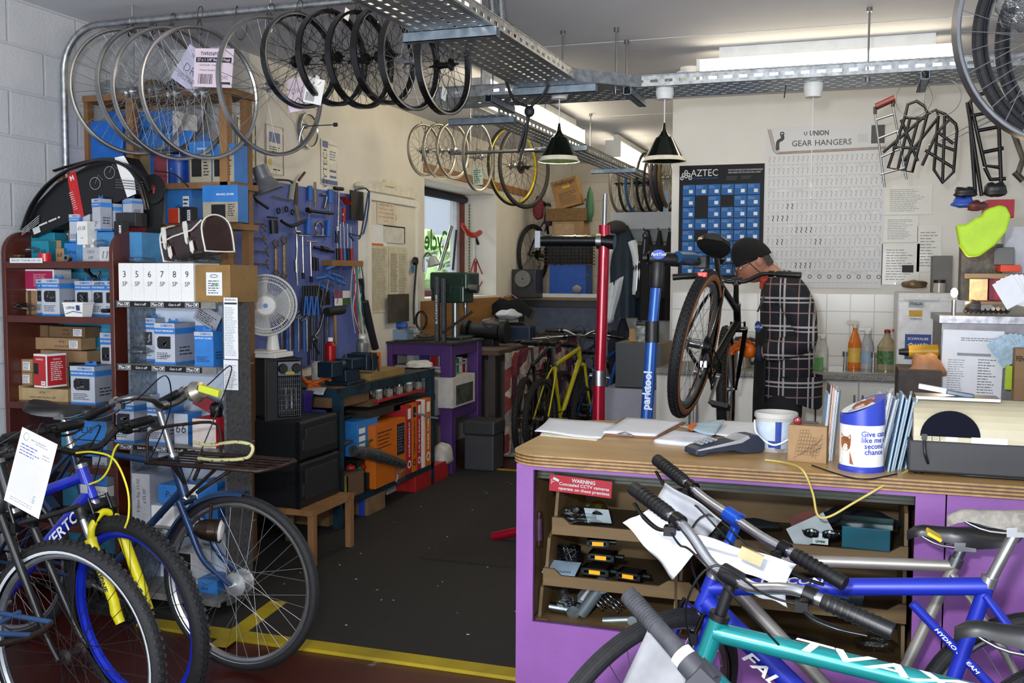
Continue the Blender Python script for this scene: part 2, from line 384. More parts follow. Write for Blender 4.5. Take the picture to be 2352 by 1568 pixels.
tray((-2.286,5.337,TZ),(-1.120,5.337,TZ),.32,'short slotted cable tray linking the overhead trays above the window side')
tray((-2.071,5.598,TZ-.03),(-1.978,10.356,TZ-.03),.16,'long narrow slotted cable tray receding to the rear wall')
B=MB(); B.prism([(0,0),(.3,.0),(0,.3)],-.001,.001,M=RX(-90)); B.add([(.3,0,0),(0,.3,0),(0,.3,.06),(.3,0,.06)],[(0,1,2,3)])
o=tag(B.build('tray_corner_gusset',GALV),'angled steel corner plate joining two cable trays','bracket'); o.location=(-1.34,5.19,TZ); o.rotation_euler=(0,0,-pi/2)
def unistrut(c,L,ang,label):
    B=MB(RZ(ang)); 
    B.box(-L/2,-.02,-.02,L/2,.02,-.017); B.box(-L/2,-.02,-.02,L/2,-.017,.02); B.box(-L/2,.017,-.02,L/2,.02,.02); B.box(-L/2,-.02,.018,L/2,-.008,.02); B.box(-L/2,.008,.018,L/2,.02,.02)
    o=tag(B.build('strut_channel',mat('8b98a4',.4,.9,.15,20)),label,'bracket','strut channels under the cable trays'); o.location=c
unistrut((-1.539,3.760,TZ-.02),.40,0,'steel strut channel under the wide tray nearest the lens')
unistrut((-1.474,5.020,TZ-.02),.44,0,'steel strut channel under the wide tray by the strap')
unistrut((-2.127,5.691,TZ-.05),.42,0,'steel strut channel where the narrow tray begins by the small wheels')
unistrut((-2.034,7.091,TZ-.05),.40,0,'steel strut channel under the narrow tray behind the black pendant lamp')
unistrut((-2.006,8.677,TZ-.05),.40,0,'steel strut channel far along the narrow tray')
unistrut((-1.987,9.983,TZ-.05),.40,0,'last steel strut channel under the narrow tray near the rear wall')
unistrut((-1.120,5.337,TZ-.02),.40,90,'steel strut channel under the cross tray between the pendant lamps')
unistrut((-1.885,5.337,TZ-.02),.40,90,'steel strut channel under the short linking tray')
unistrut((0.308,5.346,TZ-.02),.36,90,'steel strut channel under the cross tray beside the ceiling pull switch')
def rod(px,py,py2,Y,label):
    a=PY(px,py2,Y); z0=a.z
    B=MB(); B.tube([(0,0,z0-.03),(0,0,ZC)],.005,n=6); B.cyl((0,0,ZC-.02),(0,0,ZC),.014,n=6); B.cyl((0,0,z0-.02),(0,0,z0),.012,n=6)
    o=tag(B.build('threaded_rod',STEEL),label,'rod','threaded rods holding the cable trays'); o.location=(a.x,Y,0)
rod(1292,52,190,5.18,'threaded hanger rod above the corner plate of the trays')
rod(1414,72,205,5.20,'longer threaded hanger rod between the pendant lamps')
rod(1438,98,195,5.49,'short threaded hanger rod behind the cross tray')
rod(1993,33,178,5.19,'threaded hanger rod in front of the glowing fluorescent light')
rod(1356,270,350,7.84,'threaded hanger rod beyond the first pendant lamp')
rod(1132,160,215,5.46,'threaded hanger rod above the short linking tray')
rod(1106,150,212,5.19,'second threaded hanger rod above the short linking tray')
rod(1435,310,385,9.89,'thin threaded rod by the rear fluorescent light')
rod(1252,245,310,7.09,'threaded rod beside the light over the small wheels')
# ---------------- conduit pipes
a=PX(145,130,XB+.03); yp=a.y
pts=[(XB+.03,yp,1.0),(XB+.03,yp,ZC-.30)]+[(XB+.03+.22*(1-cos(t)),yp,ZC-.30+.22*sin(t)) for t in [pi/2*i/8 for i in range(1,9)]]+[(-1.95,yp,ZC-.08)]
t=thing('steel_conduit','bent galvanised pipe up the block wall and along the ceiling','pipe',(0,0,0))
B=MB(); B.tube(pts,.0165,n=12); B.build('pipe',GALV,t)
for x in (XB+.45,-2.55):
    B=MB(); B.tube([(x,yp,ZC-.102),(x,yp-.022,ZC-.08),(x,yp,ZC-.058),(x,yp+.022,ZC-.08)],.004,closed=True,n=5); B.cyl((x,yp,ZC-.06),(x,yp,ZC),.005,n=6); B.build('pipe_clip',GALV,t)
B=MB(); B.cb((XB+.02,yp-.02,1.98),(.04,.03,.03)); B.build('pipe_clip',mat('8a6a4a',.5,.5),t)
YPIPE=yp
for i,(x,lb) in enumerate(((-1.70,'first of two upright steel conduits rising from the tray'),(-1.60,'second upright steel conduit rising from the tray'))):
    a=PY(1128+i*20,75,4.4); B=MB(); B.tube([(a.x,4.4,TZ+.02),(a.x,4.4,a.z),(a.x+.01,4.4,a.z+.06),(a.x,4.4,ZC)],.016,n=10); tag(B.build('steel_conduit',GALV),lb,'pipe','upright conduits')
pts=spline([PY(1115,60,4.65),PY(1150,56,4.65),PY(1178,65,4.65),PY(1181,110,4.65)],6)
tag(MB().tube(pts,.010,n=8).build('red_cable',mat('8f1424',.5)),'red cable looping over the edge of the wide cable tray','cable')
pts=spline([PZ(1525,205,2.5),PY(1540,178,5.32),PY(1570,163,5.32),PY(1582,175,5.32)],6)
tag(MB().tube(pts,.006,n=6).build('white_cable',WHT),'white flex looping up to the round ceiling box','cable')
a=PZ(1584,178,2.74); tag(MB().lathe([(0,-.05),(.055,-.05),(.06,0),(.06,.05),(0,.05)],0,20).build('junction_box',WHT),'round white junction box on the ceiling beside the long light','electrical box').location=(a.x,a.y,ZC-.05)
# ---------------- pendant lamps
def pendant(px,label,lit,yy=5.25):
    c=PY(px,215,yy); b=PY(px,370,yy)
    z0=b.z-c.z
    t=thing('pendant_lamp',label,'pendant lamp',(c.x,yy,c.z),'black cone pendant lamps')
    MB().lathe([(0,.03),(.045,.03),(.048,0),(.04,-.03),(0,-.03)],0,20).build('ceiling_rose',WHT,t)
    zt=PY(px,300,yy).z-c.z
    MB().tube([(0,0,-.02),(0,0,zt)],.0035,n=6).build('flex',WHT,t)
    h=z0-zt
    B=MB(); B.lathe([(.006,zt+.04),(.012,zt),(.022,zt+h*.12),(.034,zt+h*.2),(.045,zt+h*.24),(.110,z0),(.116,z0-.002)],0,36)
    B.build('lamp_shade',mat('10160f',.15,.2,.0,coat=.6),t)
    B=MB(); B.lathe([(.112,z0-.002),(.043,zt+h*.26),(0,zt+h*.24)],0,36); B.build('shade_lining',mat('f3ead0',.5),t)
    if lit:
        MB().ell((0,0,z0+.06),(.03,.03,.04)).build('bulb',mat('fff0cf',.4,kind='emit',e=18),t)
        l=bpy.data.lights.new('bulb_light','POINT'); l.energy=9; l.color=(1,.86,.6); l.shadow_soft_size=.03; lo=bpy.data.objects.new('bulb_light',l); COL.objects.link(lo); lo.location=(c.x,yy,b.z+.005)
    else: MB().ell((0,0,z0+.06),(.03,.03,.04)).build('bulb',WHT,t)
pendant(1285,'lit black cone pendant lamp, nearer the hanging wheels',1)
pendant(1527,'unlit black cone pendant lamp, beside the chart wall',0)
a=PY(1868,205,5.33)
t=thing('pull_switch','white ceiling pull switch with a long cord in front of the gear chart','switch',(a.x,5.33,a.z))
MB().lathe([(0,.04),(.048,.04),(.048,.01),(.04,-.04),(0,-.04)],0,20).build('switch_body',WHT,t)
z=PY(1862,430,5.33).z-a.z
MB().tube([(0,0,-.04),(0,0,z)],.002,n=5).lathe([(.002,z+.03),(.007,z),(0,z-.01)],0,8).lathe([(.002,z-.04),(.006,z-.06),(0,z-.062)],0,8).build('pull_cord',WHT,t)
for i,(px,y0,y1) in enumerate(((1805,195,225),(1727,0,0),(2115,180,212))):
    if y0:
        a=PY(px,y0,5.22);b=PY(px-4,y1,5.22); tag(MB().tube([a,b],.003,n=5).build('cable_tie',BLK),['black cable tie tail hanging beside the pull switch','','black cable tie tail hanging by the wire hoops'][i],'cable tie')
# ================================================================ WHEELS AND BICYCLES
def basis(c,yv,zv=V((0,0,1))):     # matrix at c whose y axis is yv
    y=V(yv).normalized(); z=(V(zv)-y*V(zv).dot(y)).normalized(); x=y.cross(z)
    M=Matrix((x,y,z)).transposed().to_4x4(); M.translation=V(c); return M
RIMS=mat('b4b6b8',.28,.95,.1,12); SPK=mat('a7a9ab',.35,.9,0); SPKD=mat('2a2624',.5,.5,0); HUB=mat('a9abae',.3,.95,.15,40)
def wheel(par,M,R,rm=None,sp=SPK,hb=HUB,n=32,rd=.017,rt=.022,tire=0,tm=RUB,knob=0,wall=None,hw=.07,hr=.018,disc=0,sr=.0012,axle=.05,stripe=0,nm='wheel_rim',cas=0,bm=None,seed=0):
    """R: radius of the rim's outer edge; tyre radius tire; M's y axis is the axle"""
    rm=rm or RIMS; Mz=M@RX(-90)
    B=MB(Mz); h=rt/2
    B.lathe([(R,-h),(R,h),(R-.003,h*.9),(R-rd*.55,h*.92),(R-rd,h*.45),(R-rd,-h*.45),(R-rd*.55,-h*.92),(R-.003,-h*.9),(R,-h)],0,64,ms=[1 if (bm and i in (2,5)) else 0 for i in range(8)])
    rim=B.build(nm,[rm,bm or rm],par)
    B=MB(Mz); s=hw/2; r=random.Random(seed); a0=r.uniform(0,.3)
    for i in range(n):
        a=a0+2*pi*i/n; side=1 if i%2 else -1; b=a+(1 if (i//2)%2 else -1)*radians(62)*min(1,20/n+.35); fr=hr*1.25
        B.tube([(fr*cos(b),fr*sin(b),side*s*.8),((R-rd)*cos(a),(R-rd)*sin(a),side*.002)],sr,n=4,caps=False)
    B.build('spokes',sp,rim)
    B=MB(Mz)
    B.lathe([(0,-s-.01),(.008,-s-.01),(.008,-s),(hr*1.3,-s*.85),(hr*1.35,-s*.75),(hr*.7,-s*.6),(hr*.62,0),(hr*.7,s*.6),(hr*1.35,s*.75),(hr*1.3,s*.85),(.008,s),(.008,s+.01),(0,s+.01)],0,18)
    B.cyl((0,0,-axle-s*.4),(0,0,axle+s*.4),.0045,n=8)
    hub=B.build('hub',hb,rim)
    if disc: MB(Mz).lathe([(.012,disc),(.075,disc),(.08,disc+.002),(.075,disc+.004),(.012,disc+.004)],0,30).build('brake_disc',STEEL,rim)
    if cas:
        B=MB(Mz)
        for i in range(7): rr=.052-.0045*i; B.lathe([(.02,-s-.004*i),(rr,-s-.004*i),(rr,-s-.004*i-.0018),(.02,-s-.004*i-.0018)],0,36,sm=0)
        B.build('cassette',mat('4d4a46',.35,.9,.2,30),rim)
    if tire:
        B=MB(Mz); c=R+tire*.55; pr=[(c+tire*sin(radians(a)),-tire*cos(radians(a))) for a in range(-30,212,20)]
        ms=None
        if wall: ms=[1 if (abs(i-5.5)>3) else 0 for i in range(len(pr)-1)]
        B.lathe(pr,0,72,ms=ms)
        if stripe:
            for sg in (-1,1): B.lathe([(R+.003,sg*(tire*.9+.0006)),(R+.008,sg*(tire*.99+.0008)),(R+.012,sg*(tire+.0009))],2,72)
        if knob:
            nk=int(2*pi*c/.024)
            for i in range(nk):
                for k,(y,w_) in enumerate(((-.62,.30),(0,.42),(.62,.30))):
                    a=2*pi*(i+(.5 if k==1 else 0))/nk; rr=c+tire*sqrt(1-y*y*.8)
                    B.at(RZ(math.degrees(a))@T(rr,0,y*tire*.95)@RY(y*55)).box(-.004,-.0062,-tire*w_/2,knob,.0062,tire*w_/2,0)
        else:
            for y in (-.45,-.15,.15,.45):
                rr=c+tire*sqrt(1-y*y)+.0006; B.lathe([(rr,tire*y-.002),(rr+.0016,tire*y),(rr,tire*y+.002)],0,72)
        B.build('tire',[tm,wall or tm,mat('dfe3e8',.25,.2,0,spec=1.)],rim)
    return rim
def saddle(par,M,L=.27,w=.075,m=None,nm='saddle',drop=.045,col2=None):
    """M: origin at clamp, x forward, z up"""
    B=MB(M); N=14; K=14; pts=[]
    for i in range(N+1):
        t=i/N; x=-L*.5+L*t
        wd=w*(1-sm_(min(1,max(0,(t-.12)/.5)))*.74); 
        if t<.12: wd*=sqrt(max(.05,1-((.12-t)/.12)**2*.75))
        if t>.92: wd*=sqrt(max(.03,1-((t-.92)/.08)**2))
        z0=.05+.012*(1-t)**2-.008*sin(pi*t)-(.02*((t-.85)/.15)**2 if t>.85 else 0); th=drop*(.55+.45*sin(pi*min(1,t*1.2)))
        ring=[]
        for j in range(K+1):
            a=pi*j/K; ring.append((x,wd*cos(a),z0-th*(1-sin(a)**.7 if sin(a)>0 else 1)))
        pts.append(ring)
    vs=[p for q in pts for p in q]; c=K+1
    B.add(vs,[(i*c+j,i*c+j+1,(i+1)*c+j+1,(i+1)*c+j) for i in range(N) for j in range(K)],0,1)
    B.add(vs,[(i*c,(i+1)*c,(i+1)*c+K,i*c+K) for i in range(N)],1,0)
    B.add(vs,[tuple(range(c))],0); B.add(vs,[tuple(range(N*c+K,N*c-1,-1))],0)
    o=B.build(nm,[m or mat('1a1a1b',.42,0,.15,30),mat('101011',.6)],par)
    B=MB(M)
    for s_ in (-.022,.022): B.tube(spline([(L*.42,s_*.4,.028),(L*.2,s_,.0),(-L*.18,s_,.0),(-L*.40,s_*1.6,.026)],4),.0036,n=6)
    B.cb((0,0,.0),(.05,.056,.022)); B.build('saddle_rails',STEEL,o); return o
def sm_(t): return t*t*(3-2*t)
def bike(name,label,J,n,base,o,group=None):
    t=thing(name,label,'bicycle',T(*base),group); W=T(*(-V(base)))
    g=lambda k,d=None: o.get(k,d)
    n=V(n).normalized(); HT,HB,ST,BB,RA=J['HT'],J['HB'],J['ST'],J['BB'],J['RA']
    ax=(HT-HB).normalized(); fwd=n.cross(ax)      # n points to the rider's left when fwd is ahead: fwd = n x up
    FA=J.get('FA'); st=g('steer',0)
    Rs=Matrix.Rotation(radians(st),3,ax); nf=Rs@n; ff=Rs@fwd
    if 'nf' in o: nf=(o['nf']-ax*o['nf'].dot(ax)).normalized(); ff=nf.cross(ax)
    fm=g('frame',BLKM); fk=g('fork',fm); R=g('R',.335); tr=g('tr',.022); rr=R-tr*1.5
    if FA is None: FA=HB-ax*(R+g('fl',.06))+ff*.045
    up=ax
    # frame
    B=MB(W); r1,r2,r3=g('r',(.016,.019,.015))
    B.tube([HT,HB],.0195,n=14); 
    if not g('step'): B.tube([HT-ax*.028,ST+(BB-ST).normalized()*.012],r1,n=12)
    else: B.tube(spline([HT-ax*.05,(HT+BB)*.5+V((0,0,.05)),BB+(ST-BB)*.35],6),r1,n=12)
    B.tube([HB+ax*.03,BB],r2,n=12); B.tube([ST,BB],r3,n=12)
    B.tube([BB-n*.036,BB+n*.036],.021,n=14)
    for s_ in (-1,1):
        d=RA+n*s_*.062
        B.tube(spline([ST+(BB-ST).normalized()*.03+n*s_*.018,ST.lerp(RA,.4)+n*s_*.045,d],4),.0082,n=8)
        B.tube(spline([BB+n*s_*.02,BB.lerp(RA,.35)+n*s_*.04,d],4),.0095,n=8)
    if g('strut'): B.tube(g('strut'),.011,n=8)
    fr=B.build('frame',fm,t)
    if g('decal'):
        for (s_,a,b,sz,off,mm,sgn) in g('decal'):
            a=V(a);b=V(b); x=(b-a).normalized(); z=(n*sgn).normalized(); y=z.cross(x); 
            Mx=Matrix((x,y,z)).transposed().to_4x4(); Mx.translation=(a+b)/2+z*off
            MB(W).text(s_,sz,Mx,0,.02,.2,w=(b-a).length).build('lettering',mm,fr)
    # headset + stem
    for p in (HT,HB-ax*.014): MB(W).tube([p,p+ax*.014],.022,n=14).build('headset',g('hsm',STEEL),t)
    SH=g('sh',.05); SX=g('sx',.06); BC=HT+ax*SH+ff*SX
    B=MB(W); B.tube([HT+ax*.01,HT+ax*(SH+.01)],.0125,n=12); B.tube([HT+ax*SH,BC],.014,n=10); B.tube([BC-nf*.022,BC+nf*.022],.019,n=12); B.build('stem',g('stem',STEEL),t)
    # bar
    bt=g('bar','flat'); BW=g('bw',.3)
    def bp(s_,f,u): return BC+nf*s_+ff*f+up*u
    if bt=='flat': half=[(0,0,0),(.1,0,0),(BW*.6,-.012,.004),(BW,-.03,.006)]
    elif bt=='riser': half=[(0,0,0),(.05,0,0),(.12,-.0,.035),(.17,-.008,.045),(BW,-.04,.05)]
    elif bt=='roadster': half=[(0,0,0),(.05,.03,.0),(.12,.05,.03),(.19,.02,.05),(.20,-.05,.05),(.20,-.17,.035)]
    else: half=[(0,0,0),(.16,0,0),(.2,.03,0),(.21,.09,-.02),(.21,.1,-.07),(.215,.05,-.12),(.215,-.04,-.13)]
    B=MB(W); L_=[bp(-a,b,c) for a,b,c in half][::-1]+[bp(a,b,c) for a,b,c in half[1:]]
    P_=spline(L_,5); B.tube(P_,.0118,n=10); B.build('handlebar',g('barm',STEEL),t)
    for s_ in (-1,1):
        e=bp(s_*half[-1][0],half[-1][1],half[-1][2]); q=bp(s_*half[-2][0],half[-2][1],half[-2][2]); d=(e-q).normalized(); gl=g('gl',.12)
        B=MB(W); gp=[e-d*gl,e-d*(gl-.004),e-d*gl*.5,e+d*.002,e+d*.006]; B.tube(gp,[.0145,.0165,.0152,.0172,.0165],n=14)
        for i in range(8): c=e-d*(gl*.9-gl*.1*i); B.tube([c,c+d*.004],.0176,n=14)
        B.build('grip',g('gripm',BLK),t)
        if g('levers',1):
            c=e-d*(gl+.025); dn=(-up*.75+ff*.65).normalized()
            B=MB(W); B.tube([c-d*.012,c+d*.012],.0178,n=12)
            b0=c+dn*.028; B.tube([c,b0],.011,n=8); B.cb(tuple(b0),(.024,.024,.02)); 
            B.build('brake_lever_clamp',g('levm',BLKM),t)
            B=MB(W); B.tube(spline([b0,b0+dn*.014+d*.03,b0+dn*.012+d*.08,b0+dn*.002+d*.12,b0-dn*.0+d*.128],4),[.007]*9+[.0052]*8,n=8,flat=.6)
            B.build('brake_lever',g('levc',g('levm',BLKM)),t)
            if g('cables',1):
                tgt=(HB+ax*.05+ff*.03) if s_>0 else (HT-ax*.03+(ST-HT)*.25)
                mid=b0-d*.14+ff*.09+up*.03
                MB(W).tube(spline([b0,b0-d*.06+ff*.03,mid,(mid+tgt)*.5+ff*.05+up*.02-nf*s_*.02,tgt],7),.0025,n=6).build('brake_cable',g('cabm',BLK),t)
    # fork
    cr=HB-ax*.018; hwf=g('fw',.052)
    B=MB(W)
    if g('susp'):
        B.tube([cr-nf*hwf,cr,cr+nf*hwf],.02,n=10); 
        for s_ in (-1,1):
            B.tube([cr+nf*s_*hwf+ax*.012,cr+nf*s_*hwf-ax*.03],.021,n=12)
        B.build('fork_crown',g('crown',BLK),t)
        B=MB(W)
        for s_ in (-1,1): 
            a=cr+nf*s_*hwf; MB(W).tube([a-ax*.02,a-ax*.12],.0135,n=12).build('stanchion',CHROME,t)
        B=MB(W); arch=[]
        for s_ in (-1,1):
            a=cr+nf*s_*hwf-ax*g('so',.085); e=FA+nf*s_*hwf; k=e+ax*.05; q=k.lerp(a,.1)
            B.tube([a,a.lerp(q,.1),q+ff*.002,k-ff*.008+ax*-.01,e-ff*.004],[.021,.0185,.0175,.019,.016],n=12)
            arch.append(a)
        aa,bb=arch; B.tube(spline([aa-ax*.01,aa+ax*.035+ff*.02+nf*.008,(aa+bb)/2+ax*.07+ff*.03,bb+ax*.035+ff*.02-nf*.008,bb-ax*.01],5),.0125,n=10)
        fo=B.build('fork',fk,t)
        if g('fdec'):
            s_,mm=g('fdec'); a=arch[g('fside',0)]; e=FA+nf*(-1,1)[g('fside',0)]*hwf; x=(e-a).normalized(); z=-n; y=z.cross(x); Mx=Matrix((x,y,z)).transposed().to_4x4(); Mx.translation=a.lerp(e,.42)+z*.0185
            MB(W).text(s_,.026,Mx,0,.03).build('lettering',mm,fo)
    else:
        B.tube([cr-nf*hwf*.8,cr+nf*hwf*.8],.0155,n=10)
        for s_ in (-1,1):
            a=cr+nf*s_*hwf*.8; e=FA+nf*s_*hwf; k=a.lerp(e,.62)-ff*g('fc',.02)
            B.tube(spline([a+ax*.01,a.lerp(k,.5),k,k.lerp(e,.6)-ff*.006,e],4),[.0135]*6+[.012]*5+[.0085]*6,n=10)
        B.build('fork',fk,t)
    # wheels
    wo=dict(rm=g('rimm'),sp=g('spm',SPK),tire=tr,tm=g('tm',RUB),knob=g('knob',0),wall=g('wall'),stripe=g('stripe',0),hr=g('hr',.018),hb=g('hubm',HUB),n=g('n',32),bm=g('bm'),rt=g('rt',.024),rd=g('rd',.017))
    if g('front',1): wheel(t,W@basis(FA,nf,ax),rr,nm='front_wheel',hw=.075,seed=1,**wo)
    if g('rear',1): wheel(t,W@basis(RA,n,up),rr,nm='rear_wheel',hw=.09,cas=1,seed=2,**wo)
    # saddle
    sd=(ST-BB).normalized(); SP=J.get('SP') or ST+sd*g('sph',.13); h=(FA-RA) if not st else n.cross(V((0,0,1))); h=(h-n*h.dot(n)).normalized(); su=h.cross(n)*1; su=su if su.dot(ax)>0 else -su
    B=MB(W); B.tube([ST-sd*.02,SP],.0132,n=12); B.tube([ST-sd*.012,ST+sd*.012],.0185,n=12); B.build('seatpost',g('spost',STEEL),t)
    Ms=Matrix((h,su.cross(h),su)).transposed().to_4x4(); Ms.translation=SP
    saddle(t,W@Ms@RY(g('stilt',0)),L=g('sL',.27),w=g('sw',.075),m=g('sm'),drop=g('sd',.045))
    # drive train
    if g('drive',1):
        ca=radians(g('crank',20)); dv=h*cos(ca)-su*sin(ca); side=-n*.05
        Mz=W@basis(BB-n*.045,n,su)@RX(-90)
        B=MB(Mz)
        for k,(q,zz) in enumerate(((.082,0),(.066,.006),(.05,.012))[:g('rings',3)]):
            B.lathe([(q-.012,zz),(q,zz),(q,zz+.002),(q-.012,zz+.002),(q-.012,zz)],0,44,sm=0)
            for i in range(22 if k==0 else 0): a=2*pi*i/22; B.at(RZ(math.degrees(a))@T(q,0,zz)).box(0,-.004,0,.004,.004,.002)
        for i in range(5): B.at(RZ(72*i)).box(0,-.007,-.001,.07,.007,.003)
        cr_=B.build('chainring',g('crm',mat('3c3b3a',.35,.9,.2,30)),t)
        for s_ in (-1,1):
            a=BB+n*s_*.055; e=a+dv*(.17*-s_)+n*s_*.008
            B=MB(W); B.tube([a-n*s_*.01,a+n*s_*.012],.017,n=12); B.tube([a,e],[.0125,.0095],n=8,flat=.7); B.build('crank_arm',g('cam',STEEL),t)
            B=MB(W); B.tube([e,e+n*s_*.1],.007,n=8); B.cb(tuple(e+n*s_*.055),(.085,.09,.022),0,Ms.to_3x3().to_4x4()); B.build('pedal',g('pedm',BLK),t)
        cp=[]; c1=BB-n*.047; c2=RA-n*.047
        for i in range(17): a=-pi/2+pi*i/16; cp.append(c1+h*(.074*cos(a))+su*(.074*sin(a)))
        for i in range(17): a=pi/2+pi*i/16; cp.append(c2+h*(.04*cos(a))+su*(.04*sin(a)))
        MB(W).tube(cp,.0042,n=6,closed=True).build('chain',mat('2d2a27',.4,.8,.2,60),t)
        if g('mech',1):
            B=MB(W); a=RA-n*.055-su*.02; b=a-su*.06+h*.03; c=b-su*.05-h*.0; B.tube([a,b],.009,n=8); B.cb(tuple(b),(.03,.024,.03)); 
            B.tube([b,c],.007,n=6); 
            for q in (b,c): B.tube([q-n*.004,q+n*.004],.02,n=14)
            B.build('derailleur',g('mechm',mat('8b8d90',.3,.9,.2,30)),t)
    if g('guards'):
        gm=g('guards')
        for cN,c,nn,a0,a1 in (('front_mudguard',FA,nf,g('ga')[0],g('ga')[1]),('rear_mudguard',RA,n,-200,-40)):
            if (cN[0]=='r' and not g('rear',1)): continue
            Mg=W@basis(c,nn,su)@RX(-90); B=MB(Mg); q=R+.012
            B.lathe([(q-.012,-.03),(q,-.024),(q+.004,0),(q,.024),(q-.012,.03)],0,28,a0=a0,a1=a1)
            B.build(cN,gm,t)
    if g('vbrake',1) and g('front',1):
        B=MB(W); p=cr-ax*.03
        for s_ in (-1,1):
            q=p+nf*s_*.035+ff*.03; B.tube([q-ax*.03,q+ax*.06],.006,n=6); B.cb(tuple(q-ax*.01),(.02,.02,.03))
        B.tube([p-nf*.035+ff*.03+ax*.055,p+nf*.035+ff*.03+ax*.055],.002,n=5)
        B.build('front_brake',g('brm',BLKM),t)
    return t,dict(BC=BC,nf=nf,ff=ff,ax=ax,FA=FA,W=W,h=h,su=su,SP=SP,bp=bp)
def plane(p,n):
    p=V(p);n=V(n)
    return lambda x,y: CAM+ray(x,y)*((p-CAM).dot(n)/ray(x,y).dot(n))
# ---- hanging wheels ------------------------------------------------
BRIM=mat('0d0d0f',.25,.2,.05,coat=.5); BSPK=mat('1b1b1d',.4,.6,0); BHUB=mat('141416',.3,.5,.1)
def hang(px,top,bot,Y,label,group,ang,R=None,rail=None,hook=1,lean=0,**k):
    a=PY(px,top,Y); b=PY(px,bot,Y); R_=R or (a.z-b.z)/2; c=(a+b)/2
    nn=V((sin(radians(ang)),-cos(radians(ang)),sin(radians(lean))))
    t=thing('spare_wheel',label,'wheel',T(*c),group)
    wheel(t,basis((0,0,0),nn),R_,axle=.055,**k)
    if hook:
        zr=(rail-c.z) if rail else ZC-.09-c.z
        hx=k.get('hx',0); B=MB(basis((0,0,0),nn))
        top_=R_-.017
        B.tube(spline([(0,.012,zr-.03),(0,.02,zr+.01),(0,0,zr+.024),(0,-.02,zr+.005),(0,-.02,zr-.05),(0,-.004,(zr+R_)/2),(0,0.012,top_-.006),(0,0,top_-.02),(0,-.016,top_-.008),(0,-.03,top_+.035)],4),.0022,n=5)
        B.build('wire_hook',mat('4a4644',.4,.8,.1),t)
    return t
G1='large silver wheels hanging from the ceiling pipe'; G2='black-rimmed wheels hanging in a row from the ceiling pipe'
yy=YPIPE
hang(302,66,355,yy+.02,'first silver wheel on the ceiling pipe, nearest the block wall',G1,64,n=36,seed=11)
hang(357,60,352,yy+.10,'silver wheel with a wide dull rim, second along the ceiling pipe',G1,70,n=36,seed=12,rt=.03)
hang(400,62,368,yy-.02,'silver wheel with a bright polished rim, third along the ceiling pipe',G1,68,n=36,seed=13)
t3=hang(463,60,366,yy-.08,'silver wheel in front of the pink price card, fourth along the pipe',G1,67,n=36,seed=14)
t5=hang(625,38,358,yy-.02,'largest-looking silver wheel, last before the black rims, with skewer through its hub',G1,75,n=36,seed=15)
for i,(x,tp,bt,an,lb,kw) in enumerate((
 (690,33,246,71,'black wheel with a silver braking band, first of the black-rimmed row',dict(bm=RIMS)),
 (764,27,240,74,'glossy all-black wheel, second in the black-rimmed row',{}),
 (828,29,246,76,'black wheel with a white sticker near its top, third in the black-rimmed row',{}),
 (883,19,238,77,'black wheel with a tilted square sticker at its foot, fourth in the black row',{}),
 (942,40,241,79,'black wheel with silver spokes and hub, fifth in the black-rimmed row',dict(bm=RIMS,sp=SPK,hb=HUB)),
 (1020,60,240,81,'last black-rimmed wheel under the cable tray with a white barcode tag',dict(bm=RIMS)))):
    kw=dict(kw); kw.setdefault('sp',BSPK); kw.setdefault('hb',BHUB)
    t=hang(x,tp,bt,yy-.03+(i%2)*.03,lb,G2,an,n=48 if i in(1,2,3) else 36,rm=BRIM,seed=20+i,rd=.02,rt=.032,hr=.02,hw=.09,R=.212,**kw)
    nn=V((sin(radians(an)),-cos(radians(an)),0))
    sp={2:(.10,.175,.03,.05,'BIKE'),3:(-.02,-.13,.05,.04,'# 01'),5:(.02,-.125,.035,.055,'Allay'),1:(.11,-.12,.022,.05,'|||')}.get(i)
    if sp:
        B=MB(basis((0,0,0),nn)@T(sp[0],.012,sp[1])@RX(90)@RZ(15)); B.box(-sp[2]/2,-sp[3]/2,-.0006,sp[2]/2,sp[3]/2,.0006,0); B.text(sp[4],.014,T(0,.006,.001),1,.02); B.lines(T(0,0,.001),-sp[2]*.4,-sp[3]*.42,sp[2]*.4,-sp[3]*.1,3,1); B.build('sticker',[WHT,INK],t)
def card(px0,py0,px1,py1,Y,ang,label,mats,art,tilt=0,cat='tag',nm='price_card',sw=None):
    c=PY((px0+px1)/2,(py0+py1)/2,Y); w_=abs(PY(px1,py0,Y).x-PY(px0,py0,Y).x); h_=abs(PY(px0,py0,Y).z-PY(px0,py1,Y).z)
    t=thing(nm,label,cat,T(*c)@RZ(ang)@RY(-tilt)@RX(90))
    B=MB(); B.box(-w_/2,-h_/2,-.0008,w_/2,h_/2,.0008,0); o=B.build('card_sheet' if nm=='price_card' else nm+'_sheet',mats,t)
    B=MB(T(0,0,.0012)); art(B,w_,h_); B.build('print',mats,t); return t
PINK=mat('dccbd8',.6,0,.03)
def artA(B,w,h):
    B.text('TWR056POL',h*.13,T(-w*.08,h*.36,0),1,.015); B.quad(I4,-w*.46,h*.14,w*.46,h*.27,1); B.text('27 x 1 1/4" Rear Wheel',h*.1,T(0,h*.205,.0006),0,.02,w=w*.84)
    B.text('• Solid Spindle - Freewheel',h*.07,T(-w*.1,h*.07,0),1,.0); B.text('• Polished Standard',h*.07,T(-w*.16,-h*.06,0),1,.0)
    r=random.Random(2); x=-w*.38
    while x<w*.0: q=r.choice((.006,.01,.016))*w; B.quad(I4,x,-h*.42,x+q,-h*.16,1); x+=q+r.choice((.008,.014))*w
    B.text('DRS',h*.14,T(w*.3,-h*.25,0),1,-.012); B.quad(I4,w*.14,-h*.42,w*.46,-h*.36,1)
